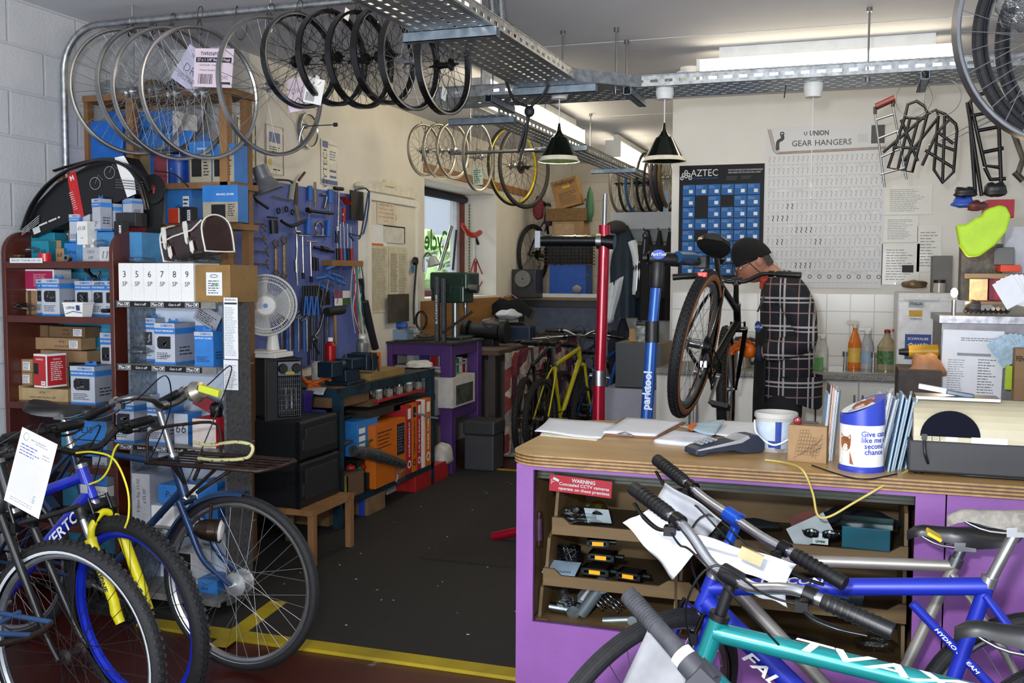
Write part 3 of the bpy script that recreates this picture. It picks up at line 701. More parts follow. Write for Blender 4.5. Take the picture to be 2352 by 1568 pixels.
card(440,112,540,200,yy-.15,-8,'pink printed price card among the silver wheel spokes, headed TWR056POL',[PINK,INK],artA,-6)
def artB(B,w,h):
    B.text('28 x 1.5/8',h*.12,T(0,h*.3,0),1,0); B.text('DRS',h*.3,T(0,-h*.05,0),1,-.02); B.text('CYCLE PARTS',h*.1,T(0,-h*.32,0),1,0)
card(410,115,475,205,yy-.05,5,'lilac price card tilted behind the pink one in the silver wheel',[mat('b6b4cc',.6),INK],artB,-35)
def artC(B,w,h):
    B.text('DRS',h*.25,T(0,h*.1,0),1,-.02,); B.tube([(-w*.3,-h*.3,0),(0,-h*.1,0),(w*.3,-h*.32,0)],.002,1,n=4); B.quad(I4,w*.1,-h*.46,w*.4,-h*.4,1)
card(658,178,710,255,yy+.06,-8,'pink price card behind the first black-rimmed wheel',[PINK,INK],artC,5)
def artD(B,w,h):
    r=random.Random(4); x=-w*.42
    while x<w*.1: q=r.choice((.01,.018))*w; B.quad(I4,x,-h*.42,x+q,-h*.08,1); x+=q+.014*w
    B.text('FRONT WHEEL',h*.08,T(-w*.1,h*.0,0),1,0); B.tube([(-w*.1,h*.35,0),(w*.1,h*.2,0),(w*.3,h*.4,0)],.0015,1,n=4)
card(698,180,745,238,yy-.10,-10,'white barcode card inside the second black-rimmed wheel',[WHT,INK],artD,-14)
# spare wire hook without a wheel
a=PY(545,12,yy); B=MB(); B.tube(spline([(0,.01,.0),(0,0,.03),(.004,-.016,.0),(-.01,-.01,-.07),(-.004,0,-.11),(.02,.0,-.125),(.045,0,-.09),(.05,0,-.06)],5),.0025,n=5)
tag(B.build('wire_hook',mat('4a4644',.4,.8,.1)),'empty wire hook on the pipe between two silver wheels','hook').location=(a.x,yy,ZC-.085)
a=PY(775,287,yy-.1); t=thing('quick_release_skewer','black quick release skewer with curved lever hanging in the large silver wheel','skewer',T(*PY(735,288,yy-.06)))
B=MB(); B.tube([(-.07,0,0),(.08,0,0)],.0025,n=6).cyl((.07,0,0),(.085,0,0),.009); B.build('rod',BLK,t); MB().cyl((-.085,0,0),(-.065,0,0),.011).tube(spline([(-.075,-.01,0),(-.09,-.012,-.03),(-.1,-.012,-.07)],4),.006,n=6).build('lever',STEEL,t)
# small wheels on the rail by the window
G3='small silver wheels hanging over the window'
for i,(x,tp,bt,Y,R) in enumerate(((975,284,406,6.72,.0),(1010,284,410,6.72,0),(1040,282,410,6.72,0),(1098,282,440,6.72,0))):
    hang(x,tp,bt,Y,['dull small wheel nearest the cream wall over the window','second small wheel over the window, dull rim','third small wheel over the window, with a black-edged rim','tall small wheel over the window reveal with a green tag'][i],G3,(76,76,77,85)[i],rail=TZ-.10,n=28,sp=mat('6e6b66',.4,.7,0),rm=mat('a09d94',.35,.8,.15,12),seed=30+i,rt=.02)
B=MB(); B.tube([(-2.75,6.72,TZ-.10),(-2.0,6.72,TZ-.10)],.012,n=10).tube([(-2.6,6.72,TZ-.1),(-2.6,6.72,ZC)],.004).tube([(-2.15,6.72,TZ-.1),(-2.15,6.72,TZ)],.004); tag(B.build('hanging_rail',STEEL),'short steel rail carrying the small wheels over the window','rail')
card(1086,385,1108,425,6.75,0,'pale green tag tied to the spokes of the tall small wheel',[mat('a7bfae',.7),INK],lambda B,w,h:B.lines(I4,-w*.4,-h*.4,w*.4,h*.4,7,1),5)
# big wheels with straps by the window
def road(px,tp,bt,Y,lab,**k):
    return hang(px,tp,bt,Y,lab,'road wheels strapped under the narrow tray',70,rail=TZ-.05,**k)
road(1178,300,462,7.9,'large road wheel with a yellow rim, hanging by the window reveal',rm=mat('b5a321',.3,.4,.15,10),sp=SPKD,tire=.011,seed=41,R=.31)
road(1205,305,462,7.75,'large black-tyred road wheel with freewheel, hung by black inner tube straps',rm=mat('3a3a34',.3,.6),sp=SPKD,tire=.012,hb=BLKM,cas=1,seed=42,R=.315)
for j,(pp,lb) in enumerate(((((1158,172),(1180,230),(1215,250),(1205,300),(1190,352)),'black inner tube strap slung from the edge of the wide tray'),(((1268,168),(1250,215),(1218,250),(1208,310),(1195,370)),'second black inner tube strap meeting the first in a knot'))):
    B=MB(); B.tube(spline([PY(x,y,4.98) for x,y in pp],6),.0135,n=8,flat=.55)
    if j==0: 
        c=PY(1216,256,4.97); B.ell(tuple(c),(.028,.022,.03))
    tag(B.build('inner_tube_strap',mat('1b1b1e',.55,0,.2,30)),lb,'strap')
# level/steel bars behind the small wheels
for i,(px,a0,b0,lb) in enumerate(((1078,275,385,'upright slotted steel bracket fixed on the wall behind the small wheels'),(1137,295,430,'long slotted steel bracket fixed on the wall beside the yellow rim'))):
    p=PX(px,a0,XT+.04);q=PX(px,b0,XT+.04); B=MB(); B.box(XT,p.y-.02,q.z,XT+.03,p.y+.02,p.z)
    tag(B.build('wall_bracket',STEEL),lb,'bracket')
p=PX(975,384,XT+.012);q=PX(1214,432,XT+.012); B=MB(); B.box(XT,p.y,p.z-.035,XT+.022,q.y,p.z+.035)
tag(B.build('wooden_wall_rail',mat('a8753f',.5,0,.2,3,kind='wood',c2='8a5a2c',ax=(14,1.2,14))),'long varnished wooden rail screwed to the wall above the window','rail')
# ---- bicycles on the floor: the three by the shelves ---------------
def P0(x,y,z): return V((x,y,z))
def on(Y): return lambda px,py: PY(px,py,Y)
p=on(3.17)
OLDB=mat('24426e',.35,.3,.3,9,kind='chips',c2='5b4038',lo=.66,hi=.7)
FA=p(550,1337); HT=p(398,1050); HB=p(425,1140)
RUST=mat('3a2c26',.5,.6,.35,30)
tb,b=bike('bicycle','old dark blue roadster with a front carrier, parked beside the parts shelves',
 dict(HT=HT,HB=HB,ST=P0(-2.93,3.17,.82),BB=P0(-2.80,3.17,.29),RA=P0(FA.x-1.12,3.17,.335),FA=FA,SP=P0(-2.965,3.17,.935)),(0,1,0),(-2.7,3.17,0),
 dict(frame=OLDB,R=.335,tr=.018,bar='roadster',sh=.20,sx=.02,barm=mat('6f7072',.35,.9,.2),guards=OLDB,ga=(-172,-84),hr=.034,hubm=mat('c9cbcd',.4,.8,.2,30),rd=.02,rt=.03,fc=.045,r=(.0135,.0145,.0135),sm=mat('1b1a19',.35,0,.2,20),sL=.30,sw=.085,spost=CHROME,gl=.11,vbrake=0,mech=0,rings=1,n=36,spm=mat('b9bbbd',.3,.95,0),levm=mat('8b8b8a',.3,.9),steer=0))
W=b['W']
B=MB(W)   # front carrier
z0=PY(500,1035,3.17).z
cx0,cx1=p(383,1045).x,p(655,1020).x; zc=.80
loop=lambda z,w,x0,x1:[(x0,3.17-w,z),(x1-.04,3.17-w,z),(x1,3.17-w+.05,z+.004),(x1,3.17+w-.05,z+.004),(x1-.04,3.17+w,z),(x0,3.17+w,z)]
B.tube(loop(zc,.12,cx0,cx1),.0075,closed=True,n=8)
for i in range(5): y=3.17-.09+.045*i; B.tube([(cx0,y,zc),(cx1-.01,y,zc+.003)],.004,n=6)
for x in (.35,.7): B.tube([(cx0+(cx1-cx0)*x,3.05,zc-.004),(cx0+(cx1-cx0)*x,3.29,zc-.004)],.004,n=6)
hx=cx0+.01; B.tube(spline([(hx,3.05,zc),(hx,3.05,zc+.10),(hx+.02,3.08,zc+.125),(hx+.06,3.17,zc+.13),(hx+.14,3.28,zc+.12),(hx+.15,3.29,zc+.0)],4),.006,n=8)
for s_ in (-.1,.1): B.tube([(cx0+.1,3.17+s_,zc),(HB.x+.02,3.17+s_*.3,HB.z+.06)],.0075,n=8); B.tube([(cx0+.3,3.17+s_,zc),(HB.x+.03,3.17+s_*.3,HB.z+.01)],.007,n=8)
B.build('front_carrier',RUST,tb)
B=MB(W); # yellow bungee cord over the carrier
pts=spline([PY(445,1015,3.08),PY(480,1022,3.08),PY(540,1015,3.08),PY(577,1022,3.08),PY(578,1040,3.08),PY(560,1053,3.08),PY(500,1056,3.08),PY(455,1052,3.08)],8)
B.tube(pts,.0065,n=8); 
for i in range(0,len(pts)-1,1): B.tube([pts[i],pts[i].lerp(pts[i+1],.22)],.0068,1,n=8)
tag(MB().at(I4).tube(pts,.0065,n=8).build('bungee_cord',mat('c9c48d',.7,0,.2,60,kind='chips',c2='3b3a25',lo=.58,hi=.6)),'pale yellow bungee cord stretched over the front carrier of the old roadster','cord')
# headlamp low on the wheel
c=p(535,1217); B=MB(W@look(c-V((.06,.06,-.01)),c+V((.06,-.02,.0))))
B.lathe([(0,-.06),(.02,-.055),(.036,-.03),(.042,.0),(.043,.03),(.046,.034),(.046,.042)],0,24).lathe([(.044,.036),(.03,.048),(0,.052)],1,24)
B.tube([(0,.03,0),(0,.1,.0)],.006,n=6)
B.build('headlamp',[mat('4c4036',.3,.85,.25,30),mat('e8e8e8',.1)],tb)
c=PY(450,900,3.17); B=MB(W@T(*c)); B.lathe([(0,-.03),(.03,-.026),(.043,0),(.03,.03),(0,.034)],0,20,RY(70)); B.build('chrome_headlamp',mat('b8b3a4',.25,.8,.1),tb)
c=PY(482,897,3.13); B=MB(W@T(*c)@RY(12)); B.box(-.045,-.012,-.013,.045,.012,.013); B.box(-.05,-.013,-.01,-.045,.013,.01,1); B.build('yellow_light',[mat('c3cc33',.5),BLK],tb,bevel=.003)
# blue suspension bike with yellow fork
p=on(2.73); BLU=mat('1c2fc0',.3,.15,.12,9,coat=.5); YEL=mat('d8ce16',.35,0,.05)
FA=p(312,1415); HT=p(188,1075); HB=p(215,1150)
RA=P0(FA.x-1.03,2.73,.335)
tb,b=bike('bicycle','bright blue mountain bike with a yellow suspension fork and blue rims',
 dict(HT=HT,HB=HB,ST=P0(HT.x-.42,2.73,.66),BB=P0(FA.x-.62,2.73,.30),RA=RA,FA=FA),(0,1,0),(FA.x-.5,2.73,0),
 dict(frame=BLU,fork=YEL,susp=1,R=.345,tr=.028,knob=.006,bar='riser',sh=.05,sx=.07,barm=BLK,stem=BLK,rimm=mat('1530c8',.35,.3,.1),spm=SPKD,hubm=BLKM,steer=-14,r=(.019,.024,.016),rd=.026,rt=.03,fw=.058,so=.1,crown=BLK,fdec=('R)CTIONE',INK),fside=0,sph=.2,cabm=BLK,decal=[('XERTO',(HB+ (P0(FA.x-.62,2.73,.30)-HB)*.42),(HB+(P0(FA.x-.62,2.73,.30)-HB)*.10),.05,.0245,WHT,-1)]))
W=b['W']
B=MB(W); B.cb(tuple((HT+HB)/2-V((-.004,.021,.01))),(.03,.004,.03),0); B.build('head_badge',mat('c9ccd0',.3,.8),tb)
for k,(pp,lb) in enumerate(((((175,1040),(215,1038),(262,1055),(292,1120),(296,1180),(287,1212)),'long yellow outer cable looping from the bar to the yellow fork'),(((272,1020),(262,1035),(250,1075),(232,1100),(205,1112)),'short yellow outer cable curving down to the blue head tube'))):
    B=MB(W); B.tube(spline([PY(x,y,2.66) for x,y in pp],6),.0036,n=7); B.build('yellow_cable',mat('d9cf2a',.4),tb)
# black bike in front
p=on(2.40); FA=p(168,1500); BLKF=mat('121315',.35,.2,.15,12)
HB=FA+V((-.22,0,.43)); HT=HB+V((-.05,0,.14)); 
tb,b=bike('bicycle','black bike with reflective-striped tyre, closest of the three by the shelves',
 dict(HT=HT,HB=HB,ST=P0(FA.x-.78,2.4,.74),BB=P0(FA.x-.62,2.4,.30),RA=P0(FA.x-1.04,2.4,.345),FA=FA),(0,1,0),(FA.x-.5,2.4,0),
 dict(frame=BLKF,R=.35,tr=.024,knob=.004,stripe=1,bar='flat',sh=.06,sx=.08,barm=BLK,stem=BLK,spm=SPKD,hubm=mat('3a3030',.5,.6),fw=.056,fc=.008,r=(.017,.02,.015),steer=-4,guards=None,rimm=mat('8b8f94',.35,.7)))
B=MB(b['W']); q=b['FA']; B.tube(spline([q+V((-.37,-.03,.30)),q+V((-.2,-.03,.385)),q+V((-.02,-.03,.44)),q+V((.06,-.03,.47))],5),.008,n=8); B.build('mudguard_blade',BLK,tb)
# paper repair sheet
def art(B,w,h):
    B.text('BIKE WORKSHOP',h*.035,T(w*.02,h*.40,0),1,-.0); B.lathe([(h*.045,0),(h*.05,0.0004)],1,20,T(-w*.33,h*.41,0)); B.lines(I4,-w*.05,h*.36,w*.3,h*.385,1,2); B.lines(I4,-w*.42,h*.16,w*.15,h*.32,4,3,.3,.3,5); B.lines(I4,w*.2,h*.22,w*.42,h*.3,2,2,.3,.2,6)
    for i in range(24): y=h*.13-h*.021*i; B.quad(I4,-w*.45,y,w*.45,y+.0006,2)
    B.quad(I4,w*.17,-h*.38,w*.173,h*.14,2); B.lines(I4,w*.22,-h*.36,w*.3,-h*.25,4,2); B.lines(I4,-w*.36,-h*.45,w*.3,-h*.39,2,2,.3,.1)
c=PY(70,1085,2.3); t=thing('repair_sheet','white handwritten repair sheet taped to the handlebar of the black bike','paper',T(*c)@RZ(-8)@RY(15)@RX(84))
B=MB(); B.box(-.078,-.115,-.0005,.078,.115,.0005); B.build('sheet',PAPER,t); B=MB(T(0,0,.0009)); art(B,.156,.23); B.build('print',[PAPER,INK,GREYP,mat('3c4a9a',.6)],t)
# cream tyre and blue carrier at the frame's edge
c=PZ(-170,1640,.30); t=thing('bicycle','small bike with a cream tyre cut off at the corner of the view','bicycle',T(c.x,c.y,0))
wheel(t,basis((0,0,.30),(0.2,1,0)),.245,tire=.03,tm=mat('b8ac92',.7,0,.12,30),rm=mat('b9b21e',.4),n=28,seed=50)
B=MB(); a=lambda px,py,Y: PY(px,py,Y)-V((c.x,c.y,0))
BT=mat('2d4d78',.4,.2,.3,12,kind='chips',c2='5a3a2c',lo=.66,hi=.7)
B.tube([a(-60,1398,2.2),a(118,1428,2.2)],.008).tube([a(-60,1452,2.2),a(75,1458,2.2)],.008).tube([a(0,1430,2.2),a(45,1405,2.2)],.007).tube([a(118,1428,2.2),a(100,1448,2.2),a(60,1465,2.2),a(0,1478,2.2)],.009,1)
B.build('frame',[BT,RUST],t)
B=MB(); B.tube([a(-60,1425,2.2),(0,0,.30)],.009); B.build('fork',BT,t)
# grey bag and second saddle behind the black bar
p=PY(60,935,2.95)
# ---- the bicycles leaning on the counter ---------------------------
def rb(name,label,Y,ht,hb,dst,o,tilt=.0,st=None,wb=1.04,slope=0):
    nrm=V((0,-1,0))     # they head towards -x, so their left side faces the viewer
    pf=lambda px,py: PY(px,py,Y)
    HT=pf(*ht); HB=pf(*hb); ax=(HT-HB).normalized()
    f=V((-1,0,0)); R=o.get('R',.335)
    FAx=HB.x-.10-(HB.z-.335)*.28
    RA=P0(FAx+wb,Y,R); BB=P0(RA.x-.425,Y,.29); ST=pf(*dst) if isinstance(dst,tuple) else P0(BB.x+.15,Y,dst)
    return bike(name,label,dict(HT=HT,HB=HB,ST=ST,BB=BB,RA=RA),nrm,((FAx+RA.x)/2,Y,0),o)
TEAL=mat('168a8c',.3,.35,.08,6,coat=.6); BLU2=mat('1d31b4',.4,.15,.12,9,kind='chips',c2='9fb2e6',lo=.72,hi=.74); SILF=mat('a49f98',.4,.55,.08,8)
# silver bike, nearest the counter
rb('bicycle','silver bike behind the blue one, resting against the purple counter',2.74,(1660,1258),(1640,1330),(2195,1290),
 dict(frame=SILF,steer=0,bar='flat',bw=.20,sh=.0,sx=.03,levers=0,rings=2,sm=mat('151516',.35),sph=.05,front=0,susp=0,crank=60))
# blue bike
Y=2.47; pf=lambda px,py: PY(px,py,Y)
HT=pf(1640,1325); HB=pf(1608,1400); ST=pf(2270,1335); e0=pf(2095,1385); e1=pf(2270,1568); d_=(e1-e0)
BB=P0(ST.x-.15,Y,.27)
fal=BB-HB
tb,b=bike('bicycle','royal blue full-suspension style bike with a straight silver handlebar and blue stem',
 dict(HT=HT,HB=HB,ST=ST,BB=BB,RA=P0(BB.x+.42,Y,.335),SP=P0(ST.x+.055,Y,ST.z+.125)),(0,-1,0),(HT.x+.5,Y,0),
 dict(frame=BLU2,fork=BLU2,steer=56,bar='flat',bw=.31,sh=.165,sx=.025,stem=mat('1f55c8',.3,.5,.1),barm=mat('c6c8ca',.22,.95,.05),tr=.022,rimm=RIMS,crank=200,fl=.0,gl=.13,
  strut=[e0,e0+d_*1.5],r=(.021,.026,.017),decal=[('FALCON',HB+fal*.22,HB+fal*.62,.04,.0265,WHT,1),('HYDRO STREAM',e0+d_*.3,e0+d_*.86,.012,.0115,WHT,1),('FALCON',HT+(ST-HT)*.18,HT+(ST-HT)*.42,.022,.0215,WHT,1)],
  sm=mat('8a857c',.8,0,.2,50),spost=mat('b9b9b8',.3,.9),sL=.29,sw=.08,stilt=4))
W=b['W']; q=PY(2145,1228,Y-.03); MB(W@T(*q)@RY(28)).cb((0,0,0),(.034,.05,.008)).build('saddle_nose_trim',mat('d8b51c',.5),tb,bevel=.002)
# teal bike
Y=2.06; HT=pf2=None
pf=lambda px,py: PY(px,py,Y)
HT=pf(1650,1422); HB=pf(1598,1568); ST=pf(2352,1607); SPt=pf(2352,1465)
SPt.z=.835; BB=P0(ST.x-.17,Y,.27); dd=ST-HT
tb,b=bike('bicycle','teal bike with worn white lettering and a silver riser handlebar, beside the counter',
 dict(HT=HT,HB=HB,ST=ST,BB=BB,RA=P0(BB.x+.42,Y,.335),SP=P0(ST.x+.03,Y,.80)),(0,-1,0),(HT.x+.5,Y,0),
 dict(frame=TEAL,fork=TEAL,steer=64,bar='riser',bw=.315,sh=.10,sx=.01,barm=mat('c6c8ca',.22,.95,.05),hsm=BLK,stem=BLK,tr=.024,rimm=RIMS,crank=150,gl=.13,
  r=(.0215,.029,.018),sL=.31,sw=.085,decal=[('TVAX',HT+dd*.24,HT+dd*.80,.032,.0217,WHT,1)],front=1))
W=b['W']
# repair ticket hanging from the bars
for k,(pts,lb,mm) in enumerate((([(1430,1200),(1545,1330),(1620,1240),(1490,1170)],'crumpled white repair ticket hanging under the silver riser bar',PAPER),([(1500,1160),(1530,1105),(1660,1190),(1620,1240)],'folded silver-grey job card tucked behind the brake lever',mat('a9abb0',.6)),([(1600,1230),(1830,1290),(1800,1345),(1590,1270)],'long white paper tag wrapped round the silver riser bar',PAPER),([(1690,1320),(1800,1345),(1810,1395),(1700,1345)],'small white paper tag under the riser bar beside the twist grip',PAPER))):
    yy_=(2.3,2.34,2.2,2.1)[k]; P=[PY(x,y,yy_+.03*(i%2)) for i,(x,y) in enumerate(pts)]
    def fn(u,v,P=P,k=k):
        a=P[0].lerp(P[3],u); c=P[1].lerp(P[2],u); q=a.lerp(c,v); q=q+V((0,.012*sin(7*u+3*v+k)+.008*sin(11*v),0)); return q
    B=MB(); B.grid(fn,12,12,0,1); o=tag(B.build('repair_ticket',mm),lb,'paper'); q=o.modifiers.new('s','SOLIDIFY'); q.thickness=.0006
B=MB(); B.at(T(*PY(1725,1277,2.12))@RY(20)).box(-.025,-.004,-.012,.025,.004,.012); tag(B.build('masking_tape_tag',mat('c9ad80',.7)),'beige tape tag stuck on the silver riser bar','tape')
# the dark bar nearest the viewer with a grey mudguard bag
t=thing('bicycle','black-barred bike mostly outside the view, nearest the lens','bicycle',T(.05,1.62,0))
W=T(-.05,-1.62,0); a=PY(1440,1362,1.72); e=PY(1563,1500,1.66); d=(e-a)
B=MB(W); B.tube([a,a+d*.02,a+d*.5,e],[.013,.0165,.0155,.017],n=16)
for i in range(12): c=a+d*(.1+.04*i); B.tube([c,c+d*.012],.0172,n=16)
B.build('grip',mat('3a3b40',.75,0,.2,60),t)
B=MB(W); B.tube([e,e+d*.12],.021,n=18); B.build('twist_shifter',mat('d8d6ce',.5),t); B=MB(W); B.tube([e+d*.12,e+d*.5],.0225,n=18); B.cb(tuple(e+d*.4),(.04,.05,.04),0,RY(40)); B.build('shifter_body',mat('3b3c42',.5,0,.1),t)
f=e+d*.5
B=MB(W); B.tube(spline([f-d*.2,f+V((.03,-.0,-.02)),f+V((.055,0,-.07)),f+V((.06,0,-.16)),f+V((.14,.02,-.26)),f+V((.3,.02,-.3)),f+V((.45,.0,-.25))],6),.0125,n=12); B.build('handlebar',mat('0c0c0e',.15,.4,.0,coat=.6),t)
B=MB(W); hx=f+V((.14,.02,-.26)); B.tube([hx,hx+V((-.07,0,-.2))],.02); B.tube([hx+V((-.04,0,-.1)),hx+V((.5,0,-.2))],.018); B.tube([hx+V((-.07,0,-.2)),hx+V((.42,0,-.42))],.018); B.tube([hx+V((-.07,0,-.2)),(-.12,1.62,.33)],.014); B.tube([hx+V((.5,0,-.2)),hx+V((.42,0,-.42)),(.85,1.62,.33)],.014); B.build('frame',mat('23242a',.4),t)
wheel(t,W@basis((-.12,1.62,.335),(0,1,0)),.3,tire=.022,seed=61); wheel(t,W@basis((.87,1.62,.335),(0,1,0)),.3,tire=.022,seed=62)
P=[PY(1490,1440,1.75),PY(1600,1500,1.72),PY(1560,1640,1.7),PY(1400,1640,1.75)]
B=MB(); B.grid(lambda u,v:P[0].lerp(P[1],u).lerp(P[3].lerp(P[2],u),v)+V((0,.01*sin(5*u+3*v),0)),10,10)
o=tag(B.build('grey_saddle_cover',mat('8b8c90',.5,0,.1)),'grey plastic cover hanging under the black twist-grip bar','cover'); q=o.modifiers.new('s','SOLIDIFY'); q.thickness=.003
# ---- mountain bike clamped in the blue repair stand -----------------
RA=PY(1598,790,4.75); FA=PY(1668,893,5.70); hh=(FA-RA).normalized(); nn=V((-.95,0,.2)); nn=(nn-hh*nn.dot(hh)).normalized()
pm=plane(RA,nn); BKG=mat('0f1011',.2,.4,.1,8,coat=.6)
uu=hh.cross(nn); uu=uu if uu.z>0 else -uu
HB=PY(1694,750,5.42); HT=PY(1703,702,5.36); HT.x=HB.x; ST=PY(1655,648,5.02); BB=RA+hh*.42-uu*.05
tb,b=bike('bicycle','black mountain bike with tan sidewall tyres, clamped nose-down in the blue repair stand',
 dict(HT=HT,HB=HB,ST=ST,BB=BB,RA=RA,FA=FA,SP=PY(1645,585,4.93)),nn,((RA.x+FA.x)/2,(RA.y+FA.y)/2,0),
 dict(frame=BKG,R=.352,tr=.029,knob=.0065,wall=mat('8a5730',.6,0,.1,20),bar='riser',bw=.32,sh=.12,sx=.05,barm=BLK,stem=BLK,levc=mat('c9bfa6',.3,.7),nf=V((-.99,-.05,0)),rd=.03,rt=.028,rimm=mat('8f9296',.35,.8),crank=115,mechm=CHROME,sm=mat('141313',.3,0,.1,20,coat=.4),sw=.085,sL=.27,sd=.06,cam=mat('b3b4b5',.3,.9),r=(.017,.021,.016)))
W=b['W']; c=PY(1613,640,4.62)
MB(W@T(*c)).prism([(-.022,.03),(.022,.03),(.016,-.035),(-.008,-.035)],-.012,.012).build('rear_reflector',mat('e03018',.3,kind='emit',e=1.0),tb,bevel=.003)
MBIKE=b
# blue repair stand
SB=mat('1d55a8',.3,.3,.08,8,coat=.4)
t=thing('repair_stand','blue repair stand with black clamp head holding the mountain bike','repair stand',T(*PZ(1480,1010,0).xy,0) if 0 else T(-.83,4.40,0)); W=T(.83,-4.40,0)
a=PY(1487,955,4.40); m=PY(1498,760,4.42); e=PY(1508,640,4.44); base=a+(a-e)*1.0; k=(a.z-.03)/(e.z-a.z); base=a+(a-e)*k
MB(W).tube([base,m],.027,n=20).tube([m,e],.0235,n=20).build('upright_post',SB,t)
B=MB(W); B.tube([m-V((0,0,.05)),m+V((0,0,.045))],.031,n=20); B.tube([m+V((-.03,0,.03)),m+V((-.075,0,.035))],.007); B.tube([m+V((-.075,-.02,.035)),m+V((-.075,.02,.035))],.008); B.build('height_collar',BLK,t)
c=PY(1520,592,4.44); B=MB(W); B.tube([e-V((0,0,.04)),PY(1511,600,4.44)],.033,n=20); L0=PY(1488,592,4.44); L1=PY(1560,597,4.5); B.tube([L0,L1],.031,n=20); B.tube([L1,PY(1600,600,4.75)],.022,n=16); B.cb(tuple(PY(1612,602,4.86)),(.06,.12,.06)); B.build('clamp_head',BLK,t,bevel=.004)
B=MB(W); B.tube([PY(1556,590,4.47),PY(1592,592,4.6)],.026,n=16); B.build('clamp_jaw_cover',mat('1c4f78',.3,.2),t)
B=MB(W); B.tube([L0,L0+V((-.02,-.0,0))],.02); B.tube([L0+V((-.02,0,0)),L0+V((-.014,0,.09))],.006); B.ell(tuple(L0+V((-.013,0,.10))),(.014,.014,.018)); B.build('clamp_crank',BLK,t)
B=MB(W@T(*PY(1513,584,4.405))@RX(90)); B.lathe([(0,.0),(.03,.0),(.03,.003),(0,.003)],0,24,S(1,.7,1)); B.text('ParkTool',.018,T(0,0,.0045),1,.02,.2); B.build('maker_badge',[mat('1f4fc0',.4),WHT],t)
ax_=(m-base).normalized(); B=MB(W); 
mm=Matrix((ax_*-1,V((0,-1,0)).cross(ax_*-1)*1,V((0,-1,0)))).transposed().to_4x4()
xx=-ax_; yy_=V((0,-1,0)).cross(xx); mm=Matrix((xx,yy_,V((0,-1,0)))).transposed().to_4x4(); mm.translation=PY(1489,895,4.40)+V((0,-.0275,0)); B.text('parktool',.05,mm@RZ(180),0,.03); B.build('lettering',mat('cfd6e2',.5),t)
B=MB(W); B.box(-1.18,4.1,.0,-.5,4.7,.02); B.build('base_plate',mat('2a2c30',.5,.4,.1),t,bevel=.004)
# red repair stand
SRD=mat('a30f2c',.25,.4,.06,8,coat=.5); xr,yr=PY(1376,955,5.2).x,5.2
t=thing('repair_stand','tall red repair stand with an empty black clamp arm','repair stand',T(xr,yr,0)); f=lambda px,py: PY(px,py,yr)-V((xr,yr,0))
MB().tube([(0,0,.02),f(1376,880)],.034,n=20).tube([f(1378,880),f(1388,535)],.031,n=20).tube([f(1388,540),f(1388,517)],.031,n=20).build('upright_post',SRD,t)
MB().tube([f(1388,520),f(1390,445)],.0125,n=12).build('chrome_rod',STEEL,t)
B=MB(); B.tube([f(1377,872)-V((0,0,.03)),f(1377,850)],.04,n=18); B.tube([f(1377,862),f(1355,862)],.012); B.tube([f(1377,862),f(1400,868)],.008); B.build('height_collar',STEEL,t)
B=MB(); B.tube([f(1380,553),f(1412,556)],.04,n=18); B.tube([f(1235,552),f(1372,552)],.032,n=18); 
for x in (1262,1290,1320,1345): B.tube([f(x,552),f(x+5,552)],.0345,n=18)
B.build('clamp_arm',mat('101012',.3,.3,.1,coat=.3),t)
MB().tube([f(1372,553),f(1384,553)],.044,n=20).build('clamp_ring',STEEL,t); MB().cb(tuple(f(1240,550)),(.03,.09,.09)).build('clamp_jaw',STEEL,t)
B=MB(); 
for g_ in ((1128,1238),): p=PZ(g_[0]+4,g_[1]-6,.03)-V((xr,yr,0)); B.tube([(0,0,.22),p],.026,n=14)
B.tube([(0,0,.2),(.5,-.4,.03)],.026,n=14); B.tube([(0,0,.2),(.05,.6,.03)],.026,n=14); B.build('foot_leg',SRD,t)
# ================================================================ THE COUNTER
PLY=mat('b8955f',.35,0,.08,3,kind='wood',c2='9a7748',ax=(1.5,9,9),b=.05); PLYE=mat('8a6a45',.6,0,.2,3,kind='wood',c2='4a3222',ax=(1,1,160)); CP=mat('855099',.5,0,.1,3,b=.15,bs=60)
DW=mat('94704a',.6,0,.2,2.5,kind='wood',c2='6d4d2e',ax=(1.5,12,12)); DWD=mat('5c4631',.7,0,.2,3)
YC0=2.94; X0,X1=-.98,1.6; ct=thing('counter','long purple-painted shop counter with a plywood top and glazed display front','counter',T(.3,2.94,0)); W=T(-.3,-2.94,0)
B=MB(W); r_=.12; xa,ya,xb,yb=X0-.03,YC0-.03,X1,3.72
poly=[(xb,ya),(xb,yb)]+[(xa+.16+.16*cos(t),yb-.16+.16*sin(t)) for t in [pi/2+pi/2*i/8 for i in range(9)]]+[(xa+r_+r_*cos(t),ya+r_+r_*sin(t)) for t in [pi+pi/2*i/8 for i in range(9)]]
k=len(poly)
B.add([(x,y,.95) for x,y in poly],[tuple(range(k))],0); B.add([(x,y,.915) for x,y in poly],[tuple(range(k-1,-1,-1))],1)
lay=[.915+.035*i/7 for i in range(8)]
for i in range(7):
    B.add([(x,y,z) for z in (lay[i],lay[i+1]) for x,y in poly],[(j,(j+1)%k,(j+1)%k+k,j+k) for j in range(k)],1+(i%2))
B.build('plywood_top',[PLY,mat('a5834f',.6,0,.2,30),mat('5b3e28',.6,0,.2,30)],ct)
g0=PY(1225,1076,YC0); g1=PY(2103,1142,YC0); g2=PY(1225,1427,YC0); zt,zb=.898,g2.z; ga,gb=g0.x,g1.x
B=MB(W); yb2=YC0+.02
B.box(X0,YC0,0,ga,yb2,.915); B.box(ga,YC0,zt,gb,yb2,.915); B.box(ga,YC0,0,gb,yb2,zb); B.box(gb,YC0,0,PY(2172,1200,YC0).x-.002,yb2,.915); B.box(PY(2172,1200,YC0).x+.002,YC0,0,X1,yb2,.915)
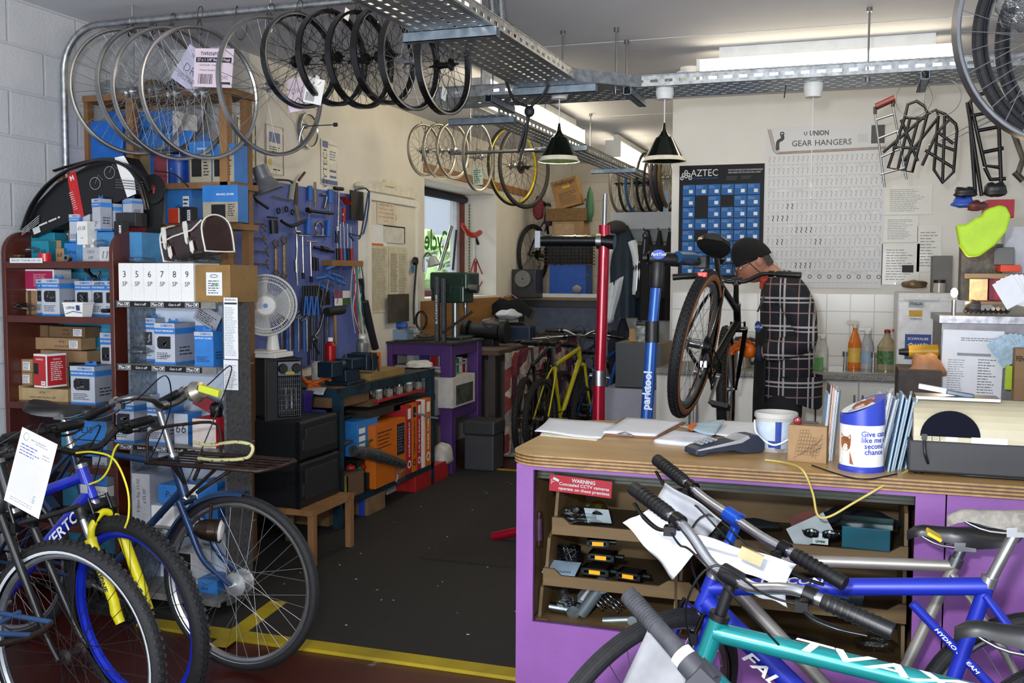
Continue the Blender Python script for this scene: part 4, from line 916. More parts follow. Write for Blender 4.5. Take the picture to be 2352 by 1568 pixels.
B.box(X0,yb2,0,X0+.02,3.6,.915); B.box(X1-.02,yb2,0,X1,3.6,.915); B.box(X0+.02,3.58,0,X1-.02,3.6,.915)
B.build('body_panel',CP,ct)
B=MB(W); B.box(ga-.02,YC0+.02,zb-.03,gb+.02,3.5,zb-.01); B.box(ga-.02,3.4,zb,gb+.02,3.42,zt+.02); B.box(ga-.03,YC0+.02,zb,ga-.012,3.4,zt); B.box(gb+.012,YC0+.02,zb,gb+.03,3.4,zt); B.build('cabinet_lining',DW,ct)
B=MB(W); B.box(ga+.001,YC0+.006,zb+.001,gb-.001,YC0+.010,zt-.001); B.build('glass_front',mat('eef2f2',.02,kind='glass',haze=.0),ct)
B=MB(W@T(0,.035,0)); B.box(ga,YC0+.012,zt-.03,gb,YC0+.03,zt+.02)
for i in range(3): B.box(ga,YC0+.008,zt-.026+.011*i,gb,YC0+.014,zt-.034+.011*i,1)
B.build('sliding_door_track',[mat('1b1a19',.4),mat('57524a',.3,.5)],ct)
# wooden display trays inside
xm=PY(1555,1330,3.0).x
tr=[]
def dtray(x0,x1,z,lb,h=.055,yf=2.985):
    t=thing('display_tray',lb,'tray',T((x0+x1)/2,yf,z),'wooden display trays inside the counter'); w=(x1-x0)/2
    B=MB(); q=.03
    B.prism([(-w,0),(w,0),(w,h),(w-.02,h),(w-.05,h-.02),(-w+.06,h-.02),(-w+.035,h),(-w,h)],0,.009); B.build('tray_front',DW,t)
    B=MB(); B.box(-w,.009,0,w,.38,.006); B.build('tray_base',DWD,t)
    for s_ in (-1,1):
        B=MB(RZ(90)); yy0=s_*(w-.005); B.prism([(.009,0),(.38,0),(.38,.16),(.10,.16),(.05,.14),(.025,h)],-yy0-.005,-yy0+.005); B.build('tray_side',DW,t)
    return t
rows=[PY(1270,1205,2.985).z-.0,PY(1250,1322,2.985).z,PY(1235,1436,2.985).z]
for i,z in enumerate(rows):
    z-=.03; xl=PY((1268,1248,1232)[i],1200,2.985).x
    dtray(xl,xm-.004,z,'wooden display tray behind the glass, %s on the left side of the counter'.replace('on the left side of the counter','under the red warning sign')%('top one','middle one','bottom one')[i])
    dtray(xm+.004,gb-.012,z,'wide wooden display tray behind the glass, %s at the sunglasses end'%('top one','middle one','bottom one')[i])
B=MB(W); B.box(xm-.004,2.99,zb,xm+.004,3.38,zt-.06); B.build('divider',DWD,ct)
# warning sign
c=PY(1333,1116,2.956); w_=PY(1402,1116,2.956).x-PY(1259,1116,2.956).x; h_=.052
t=thing('warning_sign','red warning sign about concealed cameras inside the counter glass','sign',T(*c)@RY(3)@RX(90))
B=MB(); B.box(-w_/2,-h_/2,-.001,w_/2,h_/2,.001); B.build('sign_plate',mat('c8102a',.4,0,0),t)
B=MB(T(0,0,.002)); B.text('WARNING',.0155,T(.01,h_*.27,0),0,.025); B.text('Concealed CCTV cameras',.0135,T(.012,0,0),0,.02,w=w_*.8); B.text('operate on these premises',.0135,T(.012,-h_*.27,0),0,.02,w=w_*.82)
B.at(T(-w_*.39,h_*.22,0)@RZ(-20)).box(-.011,-.004,0,.009,.004,.0003); B.box(-w_*.47,-.003,0,-w_*.46,.012,.0003); B.box(-w_*.47,.003,0,-w_*.42,.005,.0003); B.build('lettering',WHT,t)
# goods in the trays
r=random.Random(9)
def blob(nm,c,s,m,lb,cat,seed=1,amp=.25,nu=14,nv=10,M=I4,group=None):
    r=random.Random(seed); ph=[r.uniform(0,6) for _ in range(6)]
    def fn(u,v):
        a=2*pi*u; b=pi*v; x,y,z=sin(b)*cos(a),sin(b)*sin(a),-cos(b); k=1+amp*(sin(3*a+ph[0])*sin(b)*.5+sin(5*b+ph[1])*.4*sin(b)+sin(4*x*2+ph[2])*.3+sin(7*y+5*z+ph[3])*.25)
        return (x*s[0]*k,y*s[1]*k,z*s[2]*k*(1 if z>0 else .6))
    B=MB(M if M is not I4 else I4); B.grid(fn,nu,nv,0,1); o=tag(B.build(nm,m),lb,cat,group); o.location=c; return o
def tz(i): return rows[i]-.03+.008
def at3(px,py,Y): return PY(px,py,Y)
blob('plastic_bag',at3(1325,1185,3.06),(.07,.05,.03),CLEAR,'clear crinkled plastic bag in the top tray below the warning sign','bag',3,.4,26,18)
t=thing('bicycle_bell','brass bell on a white card in the top display tray','bell',T(*at3(1375,1168,3.05))); MB().lathe([(.028,0),(.03,.006),(.022,.02),(.006,.026),(0,.026)],0,24).build('bell_dome',mat('b99a4a',.2,.95,.05),t); MB().lathe([(.0,-.014),(.024,-.014),(.026,0),(0,0)],0,20).build('bell_base',BLK,t); MB(RX(-50)@T(0,-.02,-.02)).cb((0,.03,0),(.08,.07,.001)).build('backing_card',PAPER,t)
t=thing('bicycle_chain_pack','coiled black chain lying on an upside-down printed card in the middle tray','chain',T(*at3(1307,1282,3.07))); MB().tube([(.034*cos(a),.024*sin(a),.01*(i%5)) for i,a in enumerate([2*pi*i/16 for i in range(16*4)])],.006,n=6).build('coiled_chain',BLKM,t); B=MB(RX(15)@T(-.01,-.03,-.012)); B.box(-.06,-.05,-.001,.05,.03,.001); B.text('OXFORD',.016,T(0,-.035,.002)@RZ(180),1,.01); B.build('backing_card',[mat('b9c6d8',.5),mat('2458a0',.5)],t)
for k,(px,py,w_,lb) in enumerate(((1385,1275,.085,'black pedal with an amber reflector in pale blue packaging'),(1372,1308,.09,'black pedal with a bright amber reflector at the front of the middle tray'),(1450,1318,.08,'second black pedal with an amber reflector, towards the tray end'),(1375,1243,.07,'small black pedal with an orange reflector at the rear of the middle tray'))):
    c=at3(px,py,3.03+.03*(k in(0,3))); t=thing('pedal_pair',lb,'pedal',T(*c)@RZ(r.uniform(-12,12)))
    B=MB(); B.box(-w_/2,-.03,-.011,w_/2,.03,-.004).box(-w_/2,-.03,.004,w_/2,.03,.011).box(-w_/2,-.03,-.011,-w_/2+.01,.03,.011).box(w_/2-.01,-.03,-.011,w_/2,.03,.011).tube([(0,0,0),(w_*.8,0,0)],.008); B.build('pedal_body',BLK,t)
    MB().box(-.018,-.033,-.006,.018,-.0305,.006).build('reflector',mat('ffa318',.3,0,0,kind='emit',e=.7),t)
MB  # small goods of the lowest tray
for k,(p,q,rd,m,lb) in enumerate((((1262,1392),(1320,1402),.016,STEEL,'polished quill stem lying in the bottom tray'),((1335,1410),(1385,1340),.02,mat('7f8288',.45,.4),'matt grey quill stem beside a branded label in the bottom tray'),((1385,1425),(1455,1422),.012,mat('c3c4c4',.35,.8),'pale alloy seatpost tied with a rubber band in the bottom tray'),((1290,1350),(1300,1385),.018,CLEAR,'clear bagged part at the rear of the bottom tray'))):
    a=at3(*p,3.05); b_=at3(*q,3.06); t=thing('bar_stem' if k<2 else 'seat_pillar' if k==2 else 'bagged_part',lb,'bike part',T(*a)); b_=b_-a
    MB().tube([(0,0,0),b_],rd,n=14).build('shaft',m,t); MB().tube([b_-V((0,.02,0)),b_+V((0,.02,0))],rd*1.35,n=16).build('clamp',m,t)
t=thing('light_box','small grey box with an orange maker label in the bottom tray','box',T(*at3(1345,1362,3.1))@RY(-55)@RX(20)); MB().box(-.03,-.02,-.012,.045,.02,.012).build('carton',mat('8a8d92',.5),t); B=MB(T(.008,-.0205,0)@RX(90)); B.box(-.026,-.009,0,.03,.009,.0006); B.text('VaVERT',.011,T(0,0,.0012),1,.02); B.build('label',[WHT,mat('c05a20')],t)
for k,(px,py) in enumerate(((1375,1390),(1392,1382),(1410,1395))):
    c=at3(px,py,3.04); B=MB(basis((0,0,0),(.6,.3,.7))); 
    for i in range(3): B.tube([(.016*cos(a),.012*i,.016*sin(a)) for a in [2*pi*j/14 for j in range(14)]],.0028,closed=True,n=6)
    tag(B.build('chrome_spring_clamp',CHROME),'small chrome clamps heaped in the bottom tray','clamp','chrome clamps in the bottom display tray').location=c
# capsule-shaped clear lamp hanging in the corner of the case
c=at3(1238,1215,3.02); t=thing('clear_tube_lamp','clear glass tube with rounded ends standing inside the counter corner','tube',T(*c)); MB().lathe([(0,-.06),(.008,-.058),(.012,-.05),(.012,.05),(.008,.058),(0,.06)],0,16).build('glass_tube',mat('f4e8f4',.05,kind='glass',haze=.15),t); MB().lathe([(0,-.035),(.0105,-.035),(.0105,.035),(0,.035)],0,16).build('sleeve',mat('7a5670',.5),t)
# sunglasses tray goods
c=at3(1990,1232,3.03); t=thing('teal_display_box','clear-topped teal display box in the top tray at the sunglasses end','box',T(*c)@RZ(-4)); MB().box(-.066,-.03,-.032,.066,.04,.032).build('carton',[mat('0d5f74',.3,0,.2,6)],t,bevel=.002); MB().box(-.07,-.034,.033,.072,.044,.048).build('clear_lid',mat('d0e6ea',.05,kind='glass',haze=.25),t)
c=at3(1885,1225,3.02); t=thing('sunglasses_pack','dark sunglasses on a white uvex hanger card','sunglasses',T(*c)); MB(T(-.03,.02,.0)@RX(60)@RZ(30)).cb((0,0,0),(.12,.07,.001)).build('backing_card',[mat('d4d2d4',.6)],t)
B=MB(); 
for s_ in (-1,1): B.ell((s_*.026,-.004,0),(.024,.004,.014))
B.tube([(-.05,0,.004),(-.055,.03,.0),(-.02,.06,-.004)],.003).tube([(.05,0,.004),(.055,.03,.0),(.02,.06,-.004)],.003); B.build('lenses',mat('101114',.1,.2,.0,coat=1.),t)
B=MB(T(.0,-.018,-.018)@RX(90)); B.box(-.022,-.009,0,.022,.009,.001); B.box(-.005,.009,0,.005,.024,.001); B.text('uvex',.014,T(0,0,.002),1,.03); B.build('hanger',[WHT,INK],t)
t=thing('printed_card','red and brown printed card leaning in the top tray','card',T(*at3(1850,1195,3.1))@RX(60)@RZ(25)); B=MB(); B.box(-.045,-.025,0,.045,.025,.001); B.build('card_sheet',mat('7d3a2e',.5,0,.3,10),t)
blob('black_cloth_pouch',at3(1960,1195,3.2),(.13,.05,.035),mat('14151c',.8,0,.2,20),'black cloth pouch behind the teal display box','pouch',7,.2)
blob('yellow_tipped_gloves',at3(1730,1205,3.12),(.07,.04,.02),mat('1b1c1e',.8),'dark gloves with a yellow tip in the top tray beside the divider','gloves',8)
t=thing('blue_tool_card','blue and black tool card in the middle tray behind the blue frame','card',T(*at3(1925,1375,3.1))@RX(65)@RZ(-10)); MB().box(-.07,-.035,0,.07,.035,.002).build('card_sheet',mat('1c2540',.5,0,.2,8),t); MB().box(-.06,.005,.0021,.03,.012,.003).box(-.06,-.01,.0021,.0,-.005,.003).build('print',mat('3a6fc8',.5),t)
blob('bagged_lamp',at3(2010,1480,3.08),(.06,.04,.03),CLEAR,'clear bag with a bottle in the bottom tray at the sunglasses end','bag',12,.3,20,14)
blob('dark_gloves',at3(1830,1478,3.1),(.09,.04,.025),mat('22242c',.8),'dark folded gloves in the bottom tray behind the teal frame','gloves',13)
# ---------------- on the counter
ZT=.95
def slab(nm,pts,z0,th,m,lb,cat,wav=0,group=None,mats=None,art=None):
    """sheet lying on a surface: four pixel corners at height z0"""
    P=[PZ(x,y,z0) for x,y in pts]; c=sum(P,V())/4
    def fn(u,v):
        q=P[0].lerp(P[1],u).lerp(P[3].lerp(P[2],u),v)-c; return q+V((0,0,th+wav*(sin(5*u+1)*sin(4*v+2)+1)))
    B=MB(); B.grid(fn,8,8,0,1); o=tag(B.build(nm,m),lb,cat,group); o.location=c; q=o.modifiers.new('s','SOLIDIFY'); q.thickness=max(.0008,th); q.offset=-1; return o
slab('paper_sheet',[(1228,995),(1380,1009),(1415,976),(1262,962)],ZT,.002,PAPER,'crumpled white sheet at the rounded end of the counter','paper',.004)
slab('paper_sheet',[(1240,1000),(1370,1012),(1400,990),(1250,984)],ZT,.0012,mat('e0d9c4',.7),'cream sheet poking out under the crumpled white one','paper')
o=slab('clipboard',[(1375,1000),(1508,1008),(1575,972),(1432,962)],ZT,.005,mat('8a5a3c',.5,0,.2,8),'brown clipboard holding a pad of forms on the counter','clipboard')
slab('form_pad',[(1385,996),(1505,1003),(1565,971),(1440,962)],ZT+.006,.006,PAPER,'pad of printed white forms on the brown clipboard','paper',.001)
t=thing('clipboard_clip','steel clip holding the forms on the clipboard','clip',T(*PZ(1435,1000,ZT+.014))); MB(RZ(-8)).box(-.03,-.004,0,.03,.004,.004).tube([(-.025,0,.004),(0,0,.012),(.025,0,.004)],.0025).build('clip_bar',STEEL,t)
slab('notepad',[(1502,1018),(1600,1028),(1640,1000),(1548,995)],ZT,.012,mat('dfe4ee',.6),'thick white notepad beside the card reader','notepad')
slab('blue_envelope',[(1560,985),(1640,1002),(1665,968),(1590,975)],ZT+.014,.001,mat('b4d0dd',.6),'pale blue sheet lying over the notepad','paper',.006)
slab('paper_sheet',[(1600,1000),(1735,1010),(1740,975),(1640,968)],ZT,.003,PAPER,'white forms lying between notepad and white tub','paper',.005)
slab('orange_pen',[(1578,984),(1590,990),(1600,975),(1592,972)],ZT+.02,.006,ORNG,'orange pen on the papers','pen')
# card reader
p=PZ(1598,1050,ZT); q=PZ(1757,1040,ZT); L=(q-p).length; an=math.degrees(atan2((q-p).y,(q-p).x))
t=thing('card_reader','dark blue and silver card payment terminal at the counter edge','card reader',T(*p)@RZ(an))
B=MB(); B.prism([(0,.006),(.002,.022),(.02,.030),(L*.62,.045),(L*.75,.058),(L*.9,.058),(L,.035),(L,.010),(L*.93,.0),(L*.68,.002),(L*.55,.012),(L*.2,.010),(L*.1,.0),(.02,.0)],0,.075); B.build('body',mat('2c3444',.45,0,.05),t,bevel=.004)
B=MB(); B.prism([(.005,.0225),(L*.62,.0455),(L*.75,.0585),(L*.78,.05),(L*.66,.036),(.01,.018)],-.001,.076); B.build('silver_band',mat('c4c8ce',.35,.4),t,bevel=.001)
B=MB(); 
for i in range(4):
    for j in range(3): x=.03+i*.016; B.at(T(x,.018+j*.018,.0295+x*.21)@RY(-12)).box(-.005,-.006,0,.005,.006,.004)
B.build('keypad',mat('9aa0aa',.5),t,bevel=.001)
# white tub
def on_counter(px,py): return PZ(px,py,ZT)
def M0(p,rz=0): return T(*p)@RZ(rz)
p=on_counter(1778,1040); p=V((p.x,p.y+.06,ZT)); k=1.0
D=(PY(1833,940,p.y).x-PY(1732,940,p.y).x)/2; H=PY(1780,945,p.y).z-ZT
t=thing('plastic_tub','grubby white plastic tub with a blue label and handle','tub',M0(p))
B=MB(); B.lathe([(0,0),(D*.78,0),(D*.94,H*.86),(D*1.0,H*.87),(D*1.0,H*.97),(D*.96,H),(D*.90,H),(D*.88,H*.9),(D*.74,.006),(0,.006)],0,40); B.build('tub_body',mat('c9c8c2',.6,0,.2,12,kind='chips',c2='85827a',lo=.56,hi=.62),t)
MB().lathe([(D*.805,H*.1),(D*.935,H*.78)],0,30,a0=195,a1=345).build('label',mat('b9c8dc',.5,0,.2,14),t); MB().lathe([(D*.81,H*.1),(D*.94,H*.8)],0,4,a0=272,a1=290).lathe([(D*.81,H*.12),(D*.86,H*.3)],0,8,a0=250,a1=290).build('label_stripe',mat('1f3f94',.5),t)
MB().tube(spline([(-D*.98,-.0,H*.75),(-D*.8,-D*.7,H*.45),(0,-D*1.05,H*.22),(D*.8,-D*.7,H*.45),(D*.98,0,H*.75)],6),.0035,n=6).build('handle',WHT,t)
# cardboard cube
def carton(nm,px0,px1,pyb,pyt,Y,dep,mats,lb,cat='box',rz=0,art=None,zb=None,group=None,bevel=.0015,parts=None,mr=1,mt=1,skew=None):
    """box whose front face covers the pixel span px0..px1, bottom pyb (or height zb), top pyt, at depth Y"""
    a=PY(px0,pyb,Y); b_=PY(px1,pyb,Y); pm_=(px0+px1)/2; z0=PY(pm_,pyb,Y).z if zb is None else zb; z1=PY(pm_,pyt,Y).z; w=b_.x-a.x; h=z1-z0
    t=thing(nm,lb,cat,T((a.x+b_.x)/2,Y,z0)@RZ(rz),group)
    w*=.5
    B=MB(); B.box(-w,0,0,w,dep,h,0,mt=mt,mr=mr); B.build('carton' if cat in('box','carton') else nm+'_body',mats if isinstance(mats,(list,tuple)) else [mats],t,bevel=bevel)
    if art:
        B=MB(T(0,-.0012,h/2)@RX(90)); art[0](B,2*w,h); B.build('print',art[1],t)
        if len(art)>2: B=MB(T(w+.0012,dep/2,h/2)@RZ(90)@RX(90)); art[2](B,dep,h); B.build('side_print',art[1],t)
    return t
yk=on_counter(1790,1058).y
def artK(B,w,h):
    for i in range(9):
        for j in range(7):
            x=-w*.3+i*.085*w*.9+j*.02*w; y=-h*.3+j*h*.1
            if x+y*.9*w/h<w*.28 and x<w*.3: B.tube([(x,y,0),(x+w*.075,y+h*.02,0),(x+w*.075,y+h*.1,0),(x,y+h*.08,0)],.0004,0,n=3,closed=True)
    r=random.Random(4)
    for i in range(4): B.tube(spline([(-w*.3+i*w*.2+r.uniform(-.01,.01),-h*.42+r.uniform(0,.03),0),(w*.0+i*w*.05,-h*.25+r.uniform(0,.02),0),(w*.25,-h*.1*i+r.uniform(0,.02),0),(w*.4,h*.3-h*.12*i,0)],5),.0005,n=3)
carton('cardboard_box',1808,1898,1062,978,yk,.085,[CARD],'small brown cardboard cube printed with brick line art','box',rz=-6,art=(artK,[mat('3a2418',.7)]),zb=ZT)
z=PY(1850,975,yk).z+.008
t=thing('rear_light','round red rear bicycle light on a black strap mount atop the cardboard cube','bike light',T(*PY(1832,966,yk+.03))); MB().lathe([(0,-.012),(.011,-.012),(.0125,.006),(.009,.012),(0,.014)],0,18,RX(90)).build('light_body',mat('8a3038',.2,.3),t); MB().box(.01,-.004,-.006,.06,.004,.0).build('strap',mat('25262a',.5),t,bevel=.002)
# collection tin
p=on_counter(1978,1085); D=(PY(2037,1060,p.y).x-PY(1930,1060,p.y).x)/2; p=V((p.x,p.y+D*.9,ZT)); H1=PY(1985,975,p.y-D).z-ZT; H=PY(2030,900,p.y).z-ZT
t=thing('collection_tin','blue and white charity collection tin with a ginger cat picture','collection tin',M0(p))
NB=mat('2c3fae',.35,0,.03)
B=MB(); B.lathe([(0,0),(D*1.03,0),(D*1.03,.008),(D*.99,.012),(D*.99,.016)],1,40).lathe([(D*.985,.014),(D*.985,H1*.98)],0,48)
n=40; vs=[];rg=[(D*cos(2*pi*i/n),D*sin(2*pi*i/n)) for i in range(n)]; zt=lambda x,y:H1+.012+(H-H1-.012)*(x*.86/D+.25*y/D+1.1)/2.2
B.add([(x,y,H1*.97) for x,y in rg]+[(x,y,zt(x,y)) for x,y in rg],[(i,(i+1)%n,(i+1)%n+n,i+n) for i in range(n)],1,1)
B.add([(x,y,zt(x,y)) for x,y in rg],[tuple(range(n))],1)
B.build('tin_body',[WHT,NB],t)
dirn=V((.86,.25,0)).normalized(); sl=(H-H1-.012)/2.2*.9/D; nrm=V((-sl*.86,-sl*.25,1)).normalized(); xx=V((.3,-.95,0)); xx=(V((1,0,sl*.86))).normalized(); yv=nrm.cross(xx); ML=Matrix((xx,yv,nrm)).transposed().to_4x4(); ML.translation=V((0,0,zt(0,0)+.001))
GIN=mat('a05a30',.7,0,.25,40); CRM=mat('e4d5c4',.7,0,.05)
B=MB(ML); B.lathe([(0,0),(D*.93,0)],0,36,S(1.08,.9,1)); 
def catface(B,M,s):
    B=B.at(M)
    pl=lambda pts,z,m: B.add([(x*s,y*s,z) for x,y in pts],[tuple(range(len(pts)))],m)
    pl([(-.5,-.1),(-.42,-.4),(-.15,-.62),(.15,-.62),(.42,-.4),(.5,-.1),(.52,.25),(.5,.75),(.22,.5),(0,.52),(-.22,.5),(-.5,.75),(-.52,.25)],.0003,1)
    pl([(-.2,-.25),(-.28,-.45),(-.1,-.62),(.1,-.62),(.28,-.45),(.2,-.25),(.05,-.05),(-.05,-.05)],.0006,2)
    for sg in (-1,1): pl([(sg*.1,.05),(sg*.2,.13),(sg*.32,.06),(sg*.2,-.01)],.0009,3); pl([(sg*.17,.05),(sg*.2,.1),(sg*.23,.05),(sg*.2,.0)],.0011,4); pl([(sg*.28,.48),(sg*.44,.62),(sg*.44,.35)],.0006,2)
    pl([(-.06,-.2),(.06,-.2),(0,-.3)],.0009,5)
    for i in range(5): x=-.24+.12*i; pl([(x-.012,.45),(x+.012,.45),(x+.008,.22),(x-.008,.22)],.0007,5)
catface(B,T(.0,.0,.0004)@RZ(-25),D*.95); B.box(D*.25,D*.55,.0005,D*.6,D*.72,.001,6); B.box(-D*.7,-D*.5,.0005,-D*.3,-D*.42,.001,7)
B.build('lid_picture',[WHT,GIN,CRM,mat('8a8a4a',.2),BLK,mat('8a3f28',.6),mat('d09a20',.5),NB],t)
def wrap(B,src,R,z0,a0):   # bend flat print round the tin
    s_=src
    B.add([((R+.0006+v.z)*sin(v.x/R+a0),-(R+.0006+v.z)*cos(v.x/R+a0),v.y+z0) for v in s_.v],s_.f,0)
    B.m[-len(s_.f):]=s_.m
B=MB(); q=MB(); 
for i,(w_,y) in enumerate((('Give cats',.052),('like me a',.035),('second',.018),('chance',.001))): q.text(w_,.0215,T(-.0,y,0),0,.02)
q2=MB(); q2.v=[V((v.x*1.0,v.y,v.z)) for v in q.v]; q2.f=q.f; q2.m=q.m
wrap(B,q2,D,H1*.42,radians(34)); B.build('lettering',NB,t)
B=MB(); q=MB(); catface(q,T(-.004,.012,0),.036); q.add([(-.03,-.045,.0001),(.02,-.045,.0001),(.012,-.012,.0001),(-.02,-.012,.0001)],[(0,1,2,3)],2); q.add([(.012,-.045,.0002),(.024,-.048,.0002),(.012,-.01,.0002)],[(0,1,2)],1)
wrap(B,q,D,H1*.5,radians(-42)); B.build('cat_picture',[WHT,GIN,CRM,mat('8a8a4a',.2),BLK,mat('8a3f28',.6)],t)
# leaflets
r=random.Random(2)
def leaflet(px,py0,py1,Y,dep,m,lb,tilt,grp,zb=ZT):
    a=PY(px,py0,Y); h=a.z-zb
    B=MB(RZ(r.uniform(-6,6))@RY(tilt)); 
    for i in range(3): B.box(i*.0022-.003,0,0,i*.0022-.0016,dep,h,i%2)
    o=tag(B.build('leaflet',[m,PAPER]),lb,'leaflet',grp); o.location=(a.x-tan_(tilt)*h,Y,zb+abs(dep*0)); return o
def tan_(d): return math.tan(radians(d))
y0=on_counter(2070,1085).y+.02
LB=mat('6f9ab8',.4,0,.15,20)
for i in range(9): leaflet(2030+i*5,(915,910,905,900,905,908,915,912,910)[i],0,y0+.03*(i%3),.14,WHT if i<4 else mat('a9b6c6',.4,0,.1,20),'white and grey leaflets standing between the tin and the pale blue ones',7+i*.8,'white leaflets beside the collection tin')
for i in range(6): leaflet(2076+i*8,(905,915,905,920,912,935)[i],0,y0-.02+.012*i,.12,LB,'pale blue leaflets leaning against the old printer',9+i*.5,'blue leaflets against the printer')
for i in range(5): leaflet(1905+i*5,(905,885,890,895,900)[i],0,yk+.02+.01*i,.12,(mat('8fa6bb',.4),mat('4a3023',.5),mat('c8762c',.5),PAPER,mat('9fb0c0',.5))[i],'assorted leaflets standing between cardboard cube and collection tin',4,'assorted leaflets by the cardboard cube')
# old beige printer
a=PY(2085,1080,on_counter(2130,1085).y); Yp=on_counter(2130,1092).y; x0=PY(2086,1050,Yp).x; 
t=thing('receipt_printer','old beige printer with a round-backed cover and dark base on the counter','printer',T(x0,Yp,ZT))
BG=mat('b8af93',.5,0,.06,8); hb=PY(2130,1012,Yp).z-ZT; ht=PY(2200,918,Yp+.1).z-ZT
MB().box(0,0,.008,.62,.26,hb).build('base',mat('2b2b2e',.55,0,.08,40),t,bevel=.006)
B=MB(); 
def hood(x): return None
n=14; rr=ht-hb; vs=[];prf=[(0,hb)]+[(.125-.125*cos(radians(a_)),hb+.012+(rr-.012)*sin(radians(a_))**.8 if a_ not in(0,180) else hb+.012) for a_ in range(0,181,12)]+[(.25,hb)]
B.at(RZ(90)@S(1,1,1)).prism([(y,z) for y,z in prf],-.62,-.012,0,sm=0); B.build('cover',BG,t)
B=MB(T(.106,-.0,hb+.014)); R_=.077
B.add([(R_*cos(radians(a_))+0,-.0+.03*(sin(radians(a_))) if 0 else .004+.05*(1-cos(radians(a_*.0))),R_*sin(radians(a_))*.95) for a_ in range(0,181,10)],[tuple(range(19))],0)
B.build('smoked_window',mat('06081a',.6,.0,.0,spec=.08),t).location=(0,-.006,0)
B=MB(T(.0,-.0015,hb+.008)@RX(90)); B.box(.095,-.006,0,.125,.006,.001); B.box(.16,-.008,0,.25,.008,.001); B.text('· [ : : ] ·',.012,T(.07,0,.001),1,.02); B.build('labels',[WHT,INK],t)
for i,x in enumerate((.03,.58)): MB().lathe([(0,0),(.012,0),(.014,.009),(0,.009)],0,12,T(x,.03,0)).build('rubber_foot',BLK,t)
pts=spline([PY(2123,1010,Yp-.012),PY(2127,1050,Yp-.02),PZ(2150,1083,ZT+.004),PZ(2230,1092,ZT+.004),PZ(2352,1100,ZT+.004)],8)
B=MB(T(-x0,-Yp,-ZT)); B.tube(pts,.0042,n=8).cb(tuple(PY(2123,1002,Yp-.006)),(.014,.012,.016)); B.build('power_lead',BLK,t)
t=thing('metal_ruler_tray','shiny flat metal tray edge on top of the old printer','tray',T(x0+.10,Yp+.13,ZT+ht)); MB().box(-.08,-.05,0,.14,.05,.008).build('tray_plate',STEEL,t)
B=MB(T(*PY(2110,884,Yp+.12))@RY(9)); B.box(0,-.01,-.006,.08,.02,.006); B.build
t=thing('tyre_lever_tool','white and grey flat hand tool lying on the printer','hand tool',T(*PY(2110,886,Yp+.13))@RY(9)); MB().box(0,-.01,-.007,.075,.012,.007).build('label_half',PAPER,t,bevel=.002); MB().box(.075,-.01,-.008,.15,.012,.005).build('grey_blade',mat('5b6674',.4,.5),t,bevel=.003)
# yellow network lead hanging over the front
pts=spline([PZ(1757,1056,ZT+.004),PZ(1800,1062,ZT+.004),PY(1842,1078,2.90),PY(1866,1130,2.895),PY(1878,1182,2.893),PY(1905,1186,2.893),PY(1960,1155,2.895),PY(2020,1120,2.90),PZ(2085,1080,ZT+.004)],10)
tag(MB().tube(pts,.0034,n=8).build('yellow_lead',mat('c4b05a',.45,0,.05)),'yellow lead drooping over the counter edge from the card reader','cable')
pts=spline([PZ(1865,1068,ZT+.003),PZ(1930,1090,ZT+.003),PZ(1990,1100,ZT+.003),PZ(2060,1088,ZT+.003)],6)
tag(MB().tube(pts,.0022,n=6).build('thin_black_lead',BLK),'thin black lead lying along the counter below the tin','cable')
# ================================================================ PARTS SHELVES ON THE LEFT
BRN=mat('4f2016',.4,0,.12,5,coat=.2); BLW=mat('3f8fb0',.6); YF=3.65
def board_unit():
    t=thing('parts_shelf','brown-painted wooden shelf unit with rounded ends and a light blue back','shelf unit',T(-3.4,YF,0)); W=T(3.4,-YF,0)
    xl,xr=-3.755,PY(262,700,YF).x
    for x,nm in ((xl,1),(xr,2)):
        pr=[(YF,0),(YF,1.60)]+[(YF+.12-.12*cos(a),1.60+.10*sin(a)) for a in [pi/2*i/6 for i in range(1,7)]]+[(YF+.24+ (0 if nm==1 else .06),1.70),(YF+.34,1.70),(YF+.34,0)]
        B=MB(W@T(x+.024 if nm==1 else x+.0,0,0)@RZ(90)@S(1,1,1)); B.prism([(a,b) for a,b in pr],0,.024); B.build('end_panel',BRN,t,bevel=.003)
    B=MB(W); B.box(xl,YF+.32,.05,xr,YF+.335,1.62); B.build('back_panel',BLW,t)
    zs=[PY(130,601,YF).z,PY(130,727,YF).z,PY(130,928,YF).z,.62,.34,.12]
    for z in zs:
        B=MB(W); B.box(xl+.02,YF+.005,z-.02,xr-.001,YF+.32,z); B.box(xl+.02,YF-.001,z-.03,xr-.001,YF+.014,z+.002); B.build('shelf_board',BRN,t,bevel=.002)
    B=MB(W@T(*PY(60,598,YF-.003))@RX(90)); B.box(-.095,-.011,0,.095,.011,.001,0); B.text('SEALED 73/68 BB £20–£25',.013,T(0,0,.0016),1,.004,w=.17); B.build('shelf_label',[PAPER,INK],t)
    return zs,xl,xr
ZS,XL,XRR=board_unit()
SH=[mat('b5bac4',.4,0,.03),mat('9499a6',.4,0,.05),SBLUE,WHT,mat('1a1b20',.3,0,.2,40),INK,STEEL]
